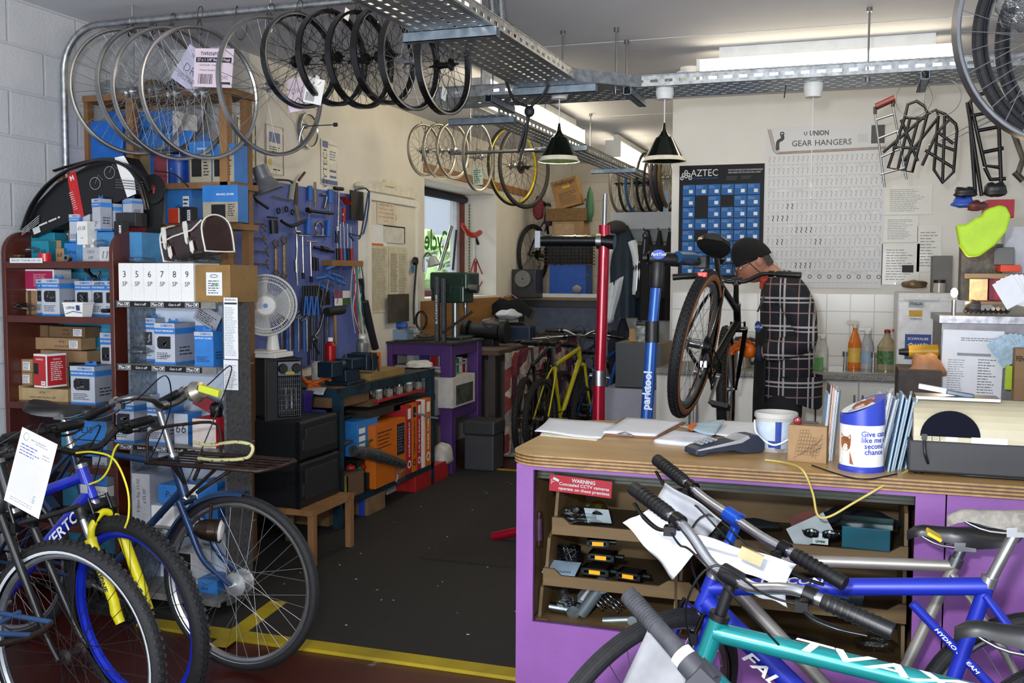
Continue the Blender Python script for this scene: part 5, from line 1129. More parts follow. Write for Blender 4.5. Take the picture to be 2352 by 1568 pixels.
def shim(prod,win=1,note=None,top=.26,low=.06,seed=1):
    def a(B,w,h):
        B.box(-w/2,h/2-h*top*.45,0,w/2,h/2,.0006,0); B.box(-w/2,h/2-h*top,0,w/2,h/2-h*top*.47,.0008,2); B.box(-w/2,-h/2,0,w/2,-h/2+h*low,.0008,2)
        B.text('SHIMANO',h*.085,T(w*.12,h/2-h*top*.24,.0012),2,.02,w=w*.6); B.text(prod,h*.06,T(0,h/2-h*top*.72,.0014),3,.02,w=w*min(.9,.07*len(prod)))
        if win:
            x0,x1,y0,y1=-w*.36,w*.3,-h*.12,h*.18; c=w*.09
            B.add([(x0+c,y0,.001),(x1,y0,.001),(x1,y1,.001),(x0+c,y1,.001),(x0,y1-c,.001),(x0,y0+c,.001)],[tuple(range(6))],4)
            r=random.Random(seed); 
            for i in range(5): B.at(T(r.uniform(x0*.5,x1*.6),r.uniform(y0*.5,y1*.6),.0012)@RZ(r.uniform(0,180))).box(-w*.12,-h*.02,0,w*.12,h*.02,.0008,(6,5,4)[i%3])
        B.lines(T(0,0,.001),-w*.38,-h*.38,w*.32,-h*.2,4,5,.35,.4,seed)
        if note: B.text(note,h*.1,T(w*.05,-h*.3,.0018),5,-.012,.1)
    def side(B,w,h):
        B.box(-w/2,h/2-h*top,0,w/2,h/2-h*top*.47,.0008,2); B.box(-w/2,-h/2,0,w/2,-h/2+h*low,.0008,2); B.lines(T(0,0,.001),-w*.3,-h*.3,w*.35,-h*.05,3,5,.35,.3,seed+5)
    return (a,SH,side)
def sbox(x0,x1,yb,yt,Y,lb,prod='FRONT DERAILLEUR',dep=.1,z=None,win=1,note=None,rz=0,tab=1,grp=None,blue=0):
    t=carton('derailleur_box' if 'RAIL' in prod else 'component_box',x0,x1,yb,yt,Y,dep,[SH[2] if blue else SH[0],SH[2] if blue else SH[1],SH[2]],lb,'box',rz,shim(prod,win,note,seed=int(x0)),zb=z,group=grp,mt=2,mr=1)
    if tab:
        w=t.children[0].dimensions.x if 0 else abs(PY(x1,yt,Y).x-PY(x0,yt,Y).x); h=PY((x0+x1)/2,yt,Y).z-(z if z is not None else PY((x0+x1)/2,yb,Y).z)
        B=MB(T(0,dep*.4,h)); B.prism([(-w*.25,0),(-w*.22,.018),(-.012,.018),(-.012,.010),(.012,.010),(.012,.018),(w*.22,.018),(w*.25,0)],0,.0015); B.build('hanging_tab',SH[2],t)
    return t
def kbox(x0,x1,yb,yt,Y,lb,note=('',),dep=.12,z=None,m=CARD,m2=None,rz=0,grp=None,nm='cardboard_box',ink=INK,label=0,sc=.8):
    def a(B,w,h):
        n=len(note)
        for i,s_ in enumerate(note):
            if s_: B.text(s_,min(h/(n+.3)*.62,w/len(s_)*1.6),T(-w*.02,h*(.5-(i+.5)/n)*.8,.0006),0,-.005,.15)
        if label: B.quad(I4,w*.18,-h*.35,w*.42,h*.3,1); B.lines(T(0,0,.0005),w*.2,-h*.3,w*.4,h*.25,5,0)
    return carton(nm,x0,x1,yb,yt,Y,dep,[m,m2 or m],lb,'box',rz,(a,[ink,PAPER]),zb=z,group=grp)
Z1,Z2,Z3,Z4=ZS[0],ZS[1],ZS[2],ZS[3]
TLB=mat('17788e',.5); 
# --- top deck
kbox(70,126,566,534,YF+.16,'kraft box with a teal sleeve on top of the others, marked 110/68',('110/68',),.08,Z1+.035,mat('1b7f96',.5),TLB)
for i,(a,b,c,d,l,n) in enumerate(((72,112,590,553,'teal and kraft box marked 113 below the stacked one','113/68'),(114,141,590,552,'kraft box marked 116 on the top shelf','116/68'),(128,147,590,570,'low kraft box marked 68 on the top shelf','68'))):
    kbox(a,b,c,d,YF+.10+.05*(i==1),l,(n,),.07,Z1,CARD if i else mat('1b7f96',.5),TLB)
kbox(49,70,560,549,YF+.2,'tiny blue box marked 68 on the top shelf',('68',),.05,Z1+.03,SBLUE)
kbox(148,190,590,558,YF+.12,'blue bottom bracket box lying beside the teal boxes',('SHIMANO',),.08,Z1,SBLUE)
kbox(190,228,590,568,YF+.05,'grey-white box marked 122.5 on the top shelf',('122.5','£20'),.07,Z1,mat('a8abb0',.5))
kbox(228,256,590,566,YF+.05,'black and white boxed part at the end of the top shelf',('[ ]',),.07,Z1,mat('c0c1c5',.5),BLK)
kbox(190,215,566,548,YF+.09,'small white carton stacked on the grey-white one',('68',),.07,Z1+.045,WHT)
blob('plastic_bag',PY(232,560,YF+.08),(.035,.03,.02),CLEAR,'crumpled clear bag on the stacked cartons by the brown end panel','bag',5,.3,16,12)
c=PY(40,575,YF+.07); t=thing('brass_padlock_box','small brass case with a dark strap on the top shelf','case',T(c.x,c.y,Z1)); MB().box(-.03,-.02,0,.03,.02,.035).build('case_body',mat('8a7a54',.35,.7,.2,20),t,bevel=.006); MB().box(-.031,-.021,.022,.031,.021,.026).build('strap',BLK,t)
c=PY(103,578,YF+.03); t=thing('tape_roll','shiny red roll of tape on the top shelf','tape roll',T(c.x,c.y,Z1)); MB().lathe([(.012,0),(.027,0),(.028,.002),(.028,.038),(.027,.04),(.012,.04),(.012,0)],0,28).build('roll',mat('c01822',.25,0,.05),t)
c=PY(155,578,YF+.03); t=thing('bearing_cup','steel bearing cup standing on the top shelf','bearing',T(c.x,c.y,Z1+.017)@RX(90)); MB().lathe([(.009,-.012),(.016,-.012),(.017,0),(.016,.012),(.009,.012),(.009,-.012)],0,24).build('ring',STEEL,t)
blob('plastic_bag',PY(70,575,YF+.07),(.03,.03,.018),CLEAR,'clear plastic bag of small parts beside the red tape','bag',6,.35,16,12)
BBL='blue and white bottom bracket box %s'
sbox(160,184,556,492,YF+.13,BBL%'standing behind the white carton','BOTTOM BRACKET',.05,None,0,tab=0)
sbox(183,207,530,472,YF+.15,BBL%'leaning behind the tallest one','BOTTOM BRACKET',.05,None,0,tab=0)
sbox(208,235,530,456,YF+.10,BBL%'standing tallest on the top deck','BOTTOM BRACKET',.06,None,0,rz=-18)
sbox(247,268,528,468,YF+.16,BBL%'tilted against the tallest one','TORQUE',.04,None,0,rz=-25,tab=0)
sbox(277,308,500,456,YF+.16,BBL%'resting highest near the red board','BOTTOM BRACKET',.06,None,0,rz=-20)
for i in range(3): kbox(216+16*i,232+16*i,548,532,YF+.12,'small blue boxes packed under the bottom bracket boxes',('',),.06,None,SBLUE,grp='small blue boxes under the bottom bracket boxes')
kbox(174,204,562,508,YF+.07,'white light-bulb style carton with a hanging tab on the top deck',('£1.50','~'),.055,None,WHT,mat('c8c8c4',.5),rz=-12)
kbox(266,312,520,488,YF+.14,'flat black carton under the upper blue box',('',),.08,None,mat('232428',.4))
t=kbox(262,280,556,508,YF+.06,'black boxed part tilted at the edge of the brown end panel',('',),.05,None,mat('17171a',.3),label=1)
# supports hidden behind: a deep crate carrying the upper layer
B=MB(); B.box(-3.42,YF+.11,Z1,-3.05,YF+.30,PY(230,534,YF+.1).z); tag(B.build('blue_parts_crate',mat('3f7fb0',.6)),'light blue crate under the pile of bottom bracket boxes','crate')
# mudguard box and mudguards
c=PY(185,450,YF+.16); t=thing('mudguard_set_box','long black box with a red stripe holding mudguards, tilted on top of the shelf','box',T(*c)@RZ(4)@RY(-19))
w_=.31; B=MB(); 
pr=[(-w_,-.10),(w_*.95,-.10),(w_*1.02,.0),(w_*.95,.085),(w_*.4,.115),(-w_*.3,.095),(-w_*.85,.03),(-w_,-.02)]
B.prism(pr,-.02,.1); B.build('carton',mat('101012',.3,0,.1),t,bevel=.004)
B=MB(); B.prism([(-.055,-.101),(.0,-.101),(.03,.112),(-.02,.106)],-.0215,-.0195,0); B.build('red_stripe',mat('b81f22',.4),t)
B=MB(T(0,-.022,0)@RX(90)); B.text('M',.03,T(.0,.085,0),0,.04); 
for k,x in enumerate((.11,.20)): B.lathe([(.027,0),(.0285,0)],0,24,T(x,.02+.02*k,0)); B.tube([(x,.02+.02*k,0),(x+.03,.05+.02*k,0),(x+.045,.02+.02*k,0)],.0006,n=3)
B.lines(I4,-.25,-.07,-.12,-.05,1,0); B.quad(I4,-w_+.02,-.09,-w_+.06,-.06,0); B.lines(I4,-.04,-.06,-.015,.03,9,0,.3,.2); B.build('print',mat('c9c9cc',.5),t)
B=MB(); B.prism([(w_*.8,-.099),(w_*.96,-.099),(w_*1.03,.0),(w_*.96,.086),(w_*.8,.095)],-.021,-.0198); B.build('white_end',WHT,t)
def arc(pp,lb,r=.017,Y=YF+.1,m=None):
    pts=spline([PY(x,y,Y) for x,y in pp],7); o=tag(MB().tube(pts,r,n=10,flat=.45).build('mudguard',m or mat('0c0c0e',.3,0,.05,coat=.4)),lb,'mudguard','black mudguards over the boxed set'); return o
arc([(52,528),(75,470),(115,420),(170,385),(240,368),(290,382),(318,415),(330,450),(338,482)],'long glossy black mudguard arching over the boxed mudguard set')
arc([(125,392),(170,378),(235,365),(285,372),(325,400),(346,440)],'second black mudguard lying along the first one',.014,YF+.17)
for k in range(4): 
    a=PY(50,528+4*k,YF+.08);b_=PY(90,495+5*k,YF+.12); tag(MB().tube([a,b_],.002,n=5).build('mudguard_stay',STEEL),'thin steel mudguard stays beside the black box','stay','mudguard stays at the open end')
    a=PY(265,412+6*k,YF+.09);b_=PY(328,418+6*k,YF+.1); tag(MB().tube([a,b_],.002,n=5).build('mudguard_stay',STEEL),'thin steel mudguard stays beside the white end of the box','stay','mudguard stays at the white end')
t=thing('red_board','dark red board standing behind the mudguard box','board',T(*PY(320,500,YF+.26))@RY(3)); MB().box(-.30,-.006,-.14,.085,.006,.15).build('panel',mat('7d1f2a',.45,0,.08),t,bevel=.006)
c=PY(352,435,YF+.24); t=thing('chain_guard_disc','black plastic chain guard with a round hole, hung behind the mudguards','chain guard',T(*c)@RY(16)); 
B=MB(RX(90)); B.lathe([(.022,0),(.068,0),(.07,.004),(.068,.008),(.022,.008),(.022,0)],0,36); B.build('disc',mat('131314',.4),t); MB().prism([(-.06,-.02),(.066,-.02),(.10,-.24),(.03,-.25)],.001,.006).build('guard_arm',mat('131314',.4),t); 
tag(MB().tube(spline([PY(355,392,YF+.2),PY(400,400,YF+.2),PY(432,428,YF+.2)],6),.006,n=8,flat=.5).build('mudguard',BLK),'thin black blade curving beside the chain guard disc','mudguard')
# --- second shelf
t=carton('brake_pad_box',24,122,655,618,YF+.12,.12,[WHT,WHT],'white box with crimson labels standing on the second shelf','box',3,(lambda B,w,h:(B.box(-w*.47,-h*.4,0,-w*.2,h*.4,.0006,0),B.box(-w*.15,-h*.42,0,w*.47,h*.42,.0006,0),B.lines(T(0,0,.001),w*.05,-h*.3,w*.35,h*.3,8,1,.4,.3)),[mat('a81f4e',.5),mat('d9a0b8',.5)]),zb=Z2+.115)
kbox(27,65,718,652,YF+.12,'kraft carton with a white label, marked £17, on the second shelf',('BOXED','','£17'),.12,Z2,label=1,m2=CARDD)
kbox(65,100,718,655,YF+.14,'plain kraft carton beside the £17 one',('',),.1,Z2)
FDL='front derailleur box with a window, %s'
sbox(85,99,718,641,YF+.12,FDL%'the one half hidden behind the largest','FRONT',.09,Z2)
sbox(97,137,718,640,YF+.03,FDL%'standing largest on the second shelf','FRONT DERAILLEUR',.13,Z2)
sbox(173,211,718,645,YF+.11,FDL%'behind the butter tub','FRONT DERAILLEUR',.1,Z2)
sbox(212,243,718,645,YF+.11,FDL%'marked BRAZE ON in pen','FRONT DERAILLEUR',.1,Z2,note=None)
sbox(243,260,718,645,YF+.10,FDL%'squeezed against the brown end panel on the second shelf','FRONT',.1,Z2)
B=MB(T(*PY(228,652,YF+.105))@RX(90)); B.text('BRAZE ON',.02,I4,0,-.01,.1,w=.06); tag(B.build('pen_lettering',INK),'handwritten BRAZE ON across a derailleur box','lettering')
c=PY(180,708,YF+.03); t=thing('butter_tub','white butter tub with blue lettering reused for small parts','tub',T(c.x,c.y,Z2)); B=MB(S(1,.62,1)); B.lathe([(0,0),(.068,0),(.08,.058),(.084,.06),(.084,.066),(.079,.066),(.067,.004),(0,.004)],0,4,RZ(45),sm=0); B.build('tub_body',WHT,t,bevel=.004); q=MB(T(0,-.0365,.034)@RX(96)); q.text('LURPAK',.018,T(-.012,.008,0),0,.01,w=.05); q.quad(I4,.02,-.004,.04,.02,0); q.tube([(-.04,-.02,0),(0,-.008,0),(.05,-.015,0)],.0016,n=4); q.build('lettering',mat('24386e',.4),t)
t=thing('derailleur','loose black and silver derailleur lying on the boxes of the second shelf','derailleur',T(*PY(212,634,YF+.12))); MB().tube([(-.02,0,.02),(0,0,0),(.03,0,-.005)],.008).cyl((-.03,-.006,.03),(-.03,.006,.03),.014).build('mech_body',BLKM,t); MB().tube([(-.03,0,-.012),(.04,0,-.008)],.004).tube([(.03,0,0),(.045,0,.02)],.006).build('silver_link',STEEL,t)
t=thing('coiled_cables','tangle of black cables at the end of the second shelf','cable',T(*PY(35,702,YF+.08))); MB().tube([(.05*cos(a)*(1+.1*sin(3*a)),.04*sin(a),.012*sin(2.3*a)) for a in [2*pi*i/14 for i in range(14*3)]],.004,n=6).build('loops',BLK,t)
blob('plastic_bag',PY(62,708,YF+.05),(.045,.03,.018),CLEAR,'clear bag with a written label on the second shelf','bag',15,.3,16,12)
t=thing('battery_holder','small black cylinder lying at the right of the butter tub','part',T(*PY(243,716,YF+.03))); MB().cyl((-.02,0,.005),(.02,0,.005),.009).build('barrel',BLK,t)
# --- third shelf
K=((40,110,773,746,'6/7 sp mech £28',.2,CARDD),(113,195,775,750,'6/7sp S/S £28',.2,CARDD),(38,103,801,774,'6/7sp mech £28',.17,CARD),(103,186,803,776,'6/7sp S/S direct £26',.17,CARD),(43,200,842,804,'DURALITE',.2,CARD),(0,75,853,824,'',.08,CARD),(0,74,882,854,'CASS. 8/9S',.08,CARD),(0,46,918,884,'£35 6/7 £14.99',.06,mat('b29a70',.7)),(46,156,918,892,'6/7sp mech with bracket £20',.07,mat('b29a70',.7)),(76,157,892,843,'',.19,CARD))
bott=[None,None,None,None,None,None,None,None,None,None]
for i,(a,b,c,d,n,y,m) in enumerate(K):
    zb=PY((a+b)/2,c,YF+y).z
    if i in(7,8): zb=Z3
    kbox(max(a,8),b,c,d,YF+y,'kraft box in the brown shelf stack '+('marked mech £28, topmost','marked S/S £28, topmost beside it','marked mech £28, second layer','marked direct £26, second layer','with a long DURALITE marking','without writing, at the shelf edge','marked 8/9S at the shelf edge','marked £14.99 at the bottom edge','marked mech with bracket £20 at the bottom','behind the red and white box')[i],tuple(n.split(' ',1)) if n else ('',),.1,zb,m,label=1 if i in(1,3,5,6) else 0)
def artS(B,w,h): B.box(-w*.46,-h*.44,0,w*.46,h*.44,.0006,0); B.text('SUNRACE',h*.07,T(0,h*.34,.001),1,.01); B.quad(T(0,0,.001),-w*.46,-h*.1,-w*.1,h*.22,2); B.quad(T(0,0,.0012),w*.1,-h*.42,w*.42,-h*.3,1); B.text('XS',h*.08,T(w*.26,-h*.36,.002),2,.01)
def artS2(B,w,h): B.box(-w*.46,-h*.44,0,w*.46,h*.44,.0006,0); B.text('SUNRACE',h*.06,T(0,h*.34,.001),1,.01); B.lines(T(0,0,.001),-w*.3,-h*.3,w*.3,h*.28,10,1)
carton('red_derailleur_box',76,110,890,813,YF+.0,.11,[WHT,WHT],'red and white derailleur box standing at the front of the kraft stack','box',-8,(artS,[mat('b3252c',.45),WHT,BLK],artS2),zb=None)
sbox(163,218,918,841,YF+.03,'rear derailleur box with a window, alone at the front of the third shelf','REAR DERAILLEUR',.14,Z3)
kbox(160,215,918,833,YF+.18,'black carton behind the windowed rear derailleur box',('',),.1,Z3,mat('151518',.3))
sbox(232,258,868,764,YF+.18,'narrow blue and silver derailleur box leaning at the end of the third shelf','REAR DERAILLEUR',.1,PY(245,868,YF+.18).z)
kbox(225,258,918,868,YF+.2,'pale blue block supporting the narrow derailleur box',('',),.1,Z3,mat('3f8fb0',.6))
# --- lower shelves
def lower(rows,Y):
    for (a,b,c,d,n,m,l) in rows: kbox(a,b,c,d,Y,l,(n,),.14,PY((a+b)/2,c,Y).z,m,SH[1] if m is SBLUE else None)
lower(((158,245,1010,966,'£35',SBLUE,'blue cassette box marked £35 below the third shelf'),(158,245,1048,1012,'9sp £35',SBLUE,'blue cassette box marked 9sp under the £35 one'),(212,246,1080,1050,'10sp £35',SH[0],'pale box marked 10sp £35'),(160,210,1080,1050,'11 £35',mat('23242a',.4),'dark box beside the pale 10sp one'),(215,246,1115,1082,'10s',SBLUE,'blue box marked 10s in the lower stack'),(165,213,1115,1082,'£45',SH[1],'grey box beside the blue 10s one'),(215,246,1142,1117,'10sp 11',WHT,'white box marked 10sp 11 in red pen'),(215,246,1166,1144,'£45',SH[0],'grey-white box marked £45 near the bottom'),(215,246,1182,1168,'9sp',WHT,'white box at the foot of the lower stack')),YF+.06)
# ---------------------------------------------------------------- metal display stand
XM0,XM1=PY(275,683,3.62).x,PY(513,683,3.62).x; YM=3.66
t=thing('display_stand','galvanised display stand with black and white brand strips on its shelf edges','display stand',T(-2.8,YM,0)); W=T(2.8,-YM,0)
zs=[PY(380,692,YM).z,PY(380,838,YM).z,PY(380,1022,YM).z,PY(340,1205,YM).z,.08]
XM0,XM1=PY(288,700,YM).x,PY(513,700,YM).x
B=MB(W); B.box(XM1-.012,YM+.01,.05,XM1,YM+.20,zs[0]); B.prism([(0,0),(.01,0)],0,0) if 0 else None
B.add([(XM1,YM+.01,zs[0]),(XM1,YM+.20,zs[0]),(XM1,YM+.20,zs[0]+.17),(XM1-.01,YM+.01,zs[0]),(XM1-.01,YM+.20,zs[0]),(XM1-.01,YM+.20,zs[0]+.17)],[(0,1,2),(3,5,4),(0,2,5,3),(1,4,5,2)])
B.build('side_panel',mat('75787c',.45,.7,.25,60,b=.2),t)
B=MB(W); B.box(XM0,YM+.01,.05,XM0+.012,YM+.26,zs[0]); B.build('side_panel',mat('8a9299',.4,.8,.25,50,b=.2),t)
B=MB(W); B.box(XM0,YM+.19,.05,XM1-.012,YM+.2,zs[0]+.02); B.build('back_panel',mat('c3cfe0',.5,0,.03),t)
for i,z in enumerate(zs):
    B=MB(W); B.box(XM0-.01,YM-.02,z-.004,XM1-.014,YM+.25,z); B.box(XM0-.03,YM-.03,z-.028,XM1-.02,YM-.02,z+.001); B.build('shelf_plate',mat('8e8d88',.5,.5,.15,30),t,bevel=.001)
    if i<4:
        x1=XM0-.03+.45; B=MB(W@T((XM0-.03+x1)/2,YM-.031,z-.0135)@RX(90)); w=.45
        B.box(-w/2,-.0125,0,w/2,.0125,.001,0)
        for k in range(5):
            x=-w/2+w*(k+.5)/5
            if k%2==0: B.box(x-.034,-.0095,.001,x+.034,.0095,.0014,1); B.box(x-.0325,-.0082,.0012,x+.0325,.0082,.0018,0); B.text('Muc-Off',.0175,T(x,0,.0022),1,.02,w=.058)
            else: B.text('Gets it off!',.016,T(x,0,.0016),1,.0,.25,w=.062)
        B.build('brand_strip',[mat('0b0b0d',.4,0,0),mat('e8e8ea',.5,0,0)],t)
# inventory sheets on the side
for k,(y0,y1,lb) in enumerate(((683,825,'upper printed race info sheet on the side of the display stand'),(826,896,'lower printed sheet on the side of the display stand'))):
    a=PY(514,y0,YM-.035); b_=PY(548,y1,YM-.035); w=(b_.x-a.x)/2; h=(a.z-b_.z)/2
    t2=thing('notice_sheet',lb,'paper',T((a.x+b_.x)/2,YM-.036,(a.z+b_.z)/2)@RX(90)); MB().box(-w,-h,0,w,h,.0008).build('sheet',PAPER,t2)
    B=MB(T(0,0,.0014)); 
    if k==0: B.text('BikeRaceInc',.013,T(0,h*.93,0),0,.01,w=w*1.6); B.quad(I4,-w*.9,h*.78,w*.9,h*.84,0)
    B.lines(I4,-w*.85,-h*.9,w*.85,h*.7,30 if k==0 else 14,1,.35,.4,k); B.build('print',[INK,GREYP],t2)
# goods on the stand
z=zs[0]
def artSP(B,w,h):
    for i,n in enumerate('356789'):
        x=-w/2+w*(i+.5)/6; B.text(n,h*.22,T(x,h*.2,.0006),0,-.004); B.text('SP',h*.17,T(x,-h*.04,.0006),0,-.006,.1)
        if i: B.box(-w/2+w*i/6-.0008,-h/2,.0002,-w/2+w*i/6+.0008,h/2,.0008,0)
for i,n in enumerate('356789'):
    a=273+28.7*i; t2=carton('chain_box',a,a+28.2,678,604,YM-.02,.19,[WHT,WHT],'white chain box with a handwritten %s SP on its end'%n,'box',0,((lambda n:(lambda B,w,h:(B.text(n,h*.24,T(0,h*.2,.0006),0,-.004),B.text('SP',h*.17,T(0,-h*.05,.0006),0,-.006,.1))))(n),[INK]),zb=z,group='white SP chain boxes on the display stand')
carton('brown_carton',447,531,678,608,YM-.02,.19,[mat('8f6e3c',.5,0,.15,10),mat('7d6038',.6)],'taped brown carton with a large white shipping label beside the SP boxes','box',-4,(lambda B,w,h:(B.box(-w*.18,-h*.32,0,w*.28,h*.3,.0006,1),B.lines(T(0,0,.001),-w*.12,-h*.28,w*.2,h*.1,6,0,.35,.3),B.tube([(w*.05-.02*cos(a),h*.2+.006*sin(a),.001) for a in [2*pi*i/16 for i in range(16)]],.0012,0,closed=True,n=4),B.quad(T(0,0,.0015),-w*.02,-.006,w*.18,.001,2)),[INK,PAPER,mat('6fae7a')]),zb=z)
for k,(x,y,lb) in enumerate(((320,597,'clear bag of parts lying over the first SP boxes'),(400,597,'crinkled clear bag with a label over the middle SP boxes'),(470,598,'clear bag lying across the brown carton'))):
    blob('plastic_bag',PY(x,y,YM+.07),(.07,.05,.014),CLEAR,lb,'bag',20+k,.3,20,12)
kbox(372,392,598,570,YM+.1,'small kraft box behind the leather bag',('~',),.05,None)
# leather saddlebag
c=PY(455,548,YM+.05); LT=mat('2a1416',.25,0,.15,12,coat=.5)
t=thing('saddlebag','dark brown leather saddlebag with white piping and straps','bag',T(*c)@RZ(-14)@RY(-9)@S(1.1))
pr=[(-.085+.17*0,-.065)]; prof=[(-.06,-.07),(.065,-.07),(.075,-.06),(.072,.02),(.05,.06),(.0,.075),(-.05,.06),(-.075,.02),(-.07,-.06)]
B=MB(RZ(90)); B.prism([(y,z_) for y,z_ in prof],-.115,.135,0,sm=0); B.build('bag_body',LT,t,bevel=.008)
WP=mat('d9d6ce',.5)
for x in (-.135,.115):
    MB().tube(spline([(-x if 0 else x*1.0,y,z_) for y,z_ in prof],3,True),.0035,n=6,closed=True).build('white_piping',WP,t)
MB().tube([(-.137,-.071,.005),(-.05,-.079,.015),(.06,-.079,.02),(.116,-.072,.05)],.0035,n=6).build('white_piping',WP,t)
for x in (-.10,.03):
    B=MB(T(x,-.078,.0)); B.prism([(-.013,.045),(-.010,.06),(.010,.06),(.013,.045),(.008,-.02),(0,-.03),(-.008,-.02)],-.006,-.002); B.prism([(.012,-.02),(.03,-.02),(.034,-.055),(.024,-.07),(.014,-.058)],-.005,-.001); B.build('white_strap',WP,t); MB(T(x+.018,-.086,-.015)).tube([(-.008,0,-.008),(.008,0,-.008),(.008,0,.008),(-.008,0,.008)],.0016,closed=True,n=5).build('buckle',STEEL,t)
# shelf two
z=zs[1]
sbox(322,358,822,730,YM+.12,'front derailleur box behind its twin on the display stand','FRONT DERAILLEUR',.1,z)
sbox(356,402,822,742,YM+.02,'front derailleur box priced £34.99 on the display stand','FRONT DERAILLEUR',.15,z,note='£34.99')
sbox(447,490,824,762,YM+.0,'bright blue component box behind clear plastic on the display stand','SEATPOST COVERS',.07,z,win=0,blue=1)
sbox(450,500,822,736,YM+.14,'blue box behind the bright blue component one','',.05,z,win=0,blue=1)
blob('plastic_bag',PY(318,806,YM+.02),(.06,.04,.02),CLEAR,'clear bag with a price label on the middle shelf of the stand','bag',31,.25,18,12)
card(448,708,505,748,YM+.06,0,'grey foil bag with printing leaning over the blue boxes on the stand',[mat('9b9da4',.3,.4),INK],lambda B,w,h:B.lines(I4,-w*.4,-h*.4,w*.4,h*.2,5,1),-28,'bag','foil_bag')
# shelf three
z=zs[2]
RL='rear derailleur box on the third shelf of the stand, %s'
sbox(263,308,1006,918,YM-.01,RL%'in front at its outer end','REAR DERAILLEUR',.13,z)
sbox(339,382,1006,925,YM+.01,RL%'behind the chrome handlebar','REAR DERAILLEUR',.12,z)
sbox(312,352,1000,905,YM+.14,RL%'behind the other two','REAR DERAILLEUR',.08,z)
kbox(400,432,1006,950,YM+.05,'grey and blue derailleur box end beside the red-flapped carton',('66',),.1,z,SH[0],SH[2])
carton('flapped_carton',442,496,1008,962,YM+.0,.12,[mat('dccfc8',.5),mat('b3202a',.5)],'cream carton with a bright red side on the stand','box',0,zb=z)
t=thing('red_folder','red packet leaning above the cream carton on the stand','packet',T(*PY(470,925,YM+.12))@RY(24)); MB().box(-.055,-.006,-.03,.055,.006,.03).build('packet_body',mat('a3303a',.5),t,bevel=.002)
blob('black_part_bag',PY(498,945,YM+.08),(.03,.03,.045),mat('141418',.3),'black bagged part at the end of the third shelf','bag',33,.3)
# shelf four
z=zs[3]
t=kbox(304,345,1190,1088,YM+.0,'tall grey box with 9sp 11/32 £35.00 written up its end',('',),.2,z,mat('b0b2b6',.5),SH[1])
c=PY(324,1139,YM-.002); B=MB(T(*c)@RX(90)@RZ(90)); B.text('9 Shim 9sp 11/32',.022,T(0,.015,0),0,-.006,.1,w=.15); B.text('£35.00',.024,T(.0,-.018,0),0,-.006,.1); tag(B.build('pen_lettering',INK),'handwriting up the end of the tall grey box','lettering')
kbox(364,412,1160,1114,YM+.02,'blue box with pen marks on the lowest visible shelf of the stand',('P-',),.12,PY(388,1160,YM).z,SBLUE)
kbox(346,400,1192,1162,YM+.01,'white carton under the blue one at the foot of the stand',('9',),.12,z,WHT)
kbox(420,455,1192,1112,YM+.03,'white and blue box marked 142 on the stand',('142',),.12,z,WHT,SBLUE)
kbox(456,500,1192,1108,YM+.03,'blue box at the right end of the lowest shelf of the stand',('',),.12,z,SBLUE)
z=zs[4]
kbox(395,440,1420,1270,YM+.0,'black and white carton with a return arrow at the foot of the stand',('U',),.15,z,mat('101114',.4),WHT)
kbox(445,500,1430,1330,YM+.05,'blue box marked with a price at the foot of the stand',('6 sp','£8.00'),.12,z,SBLUE)
# tin on top of rack etc
# ---------------------------------------------------------------- wooden rack high in the alcove
YA=4.22; PINE=mat('956d44',.6,0,.2,2,kind='wood',c2='6d4a2c',ax=(12,12,1.2))
a=PY(183,222,YA); b_=PY(540,262,YA); zt_=a.z; xa,xb=a.x,PY(528,262,YA).x
t=thing('wooden_rack','rough pine rack high in the corner, filled with blue boxes','rack',T(xa,YA,1.3)); W=T(-xa,-YA,-1.3)
for px in (194,297,512): 
    x=PY(px,300,YA).x; B=MB(W); B.box(x-.022,YA,1.3,x+.022,YA+.045,zt_-.03); B.box(x-.022,YA+.18,0,x+.022,YA+.22,zt_-.03); B.build('post',PINE,t)
    B=MB(W); B.box(x-.022,YA+.02,0,x+.022,YA+.04,1.3); B.build('post',PINE,t)
zz=[zt_,PY(480,418,YA).z,PY(480,512,YA).z,PY(300,382,YA).z]
B=MB(W); B.box(xa-.0,YA-.01,zt_-.03,xb,YA+.24,zt_); B.build('shelf_board',PINE,t)
x2=PY(300,380,YA).x
for z_,xs in ((zz[1],x2),(zz[2],x2),(zz[3],xa)):
    B=MB(W); B.box(xs,YA,z_-.03,xb if xs==x2 else x2,YA+.24,z_); B.build('shelf_board',PINE,t)
z=zz[3]; kbox(205,283,382,277,YA+.02,'large plain blue carton in the wooden rack by the block wall',('',),.25,z,mat('1b62b8',.5)); kbox(245,285,277,255,YA+.1,'blue carton on top of the large plain blue one',('',),.2,None,mat('1b5cae',.5))
z=zz[1]
kbox(310,398,345,255,YA+.08,'blue and white carton at the back of the rack behind the silver wheels',('SHIMANO',),.2,None,mat('2a69b4',.5),WHT); kbox(305,345,418,345,YA+.05,'narrow blue and kraft carton standing in the rack',('',),.2,z,mat('7a6648',.6),SBLUE); kbox(346,384,418,352,YA+.08,'red and white packet carton in the rack',('',),.2,z,mat('8b3a48',.5),WHT)
c=PY(412,400,YA+.08); t=thing('blue_tin','round blue tin with white flamingo prints in the rack','tin',T(c.x,c.y,z)); h=PY(412,372,YA).z-z+.03; MB().lathe([(0,0),(.055,0),(.055,h),(.057,h),(.057,h+.012),(0,h+.012)],0,30).build('tin_body',mat('17429a',.3),t)
B=MB(); 
for i in range(3): B.at(T(-.035+.03*i,-.0535+abs(i-1)*.012,h*.5)@RX(90)).box(-.002,-.012,0,.002,.012,.001).box(-.006,.004,0,.008,.012,.001)
B.build('flamingo_print',mat('b5c6e6',.5),t)
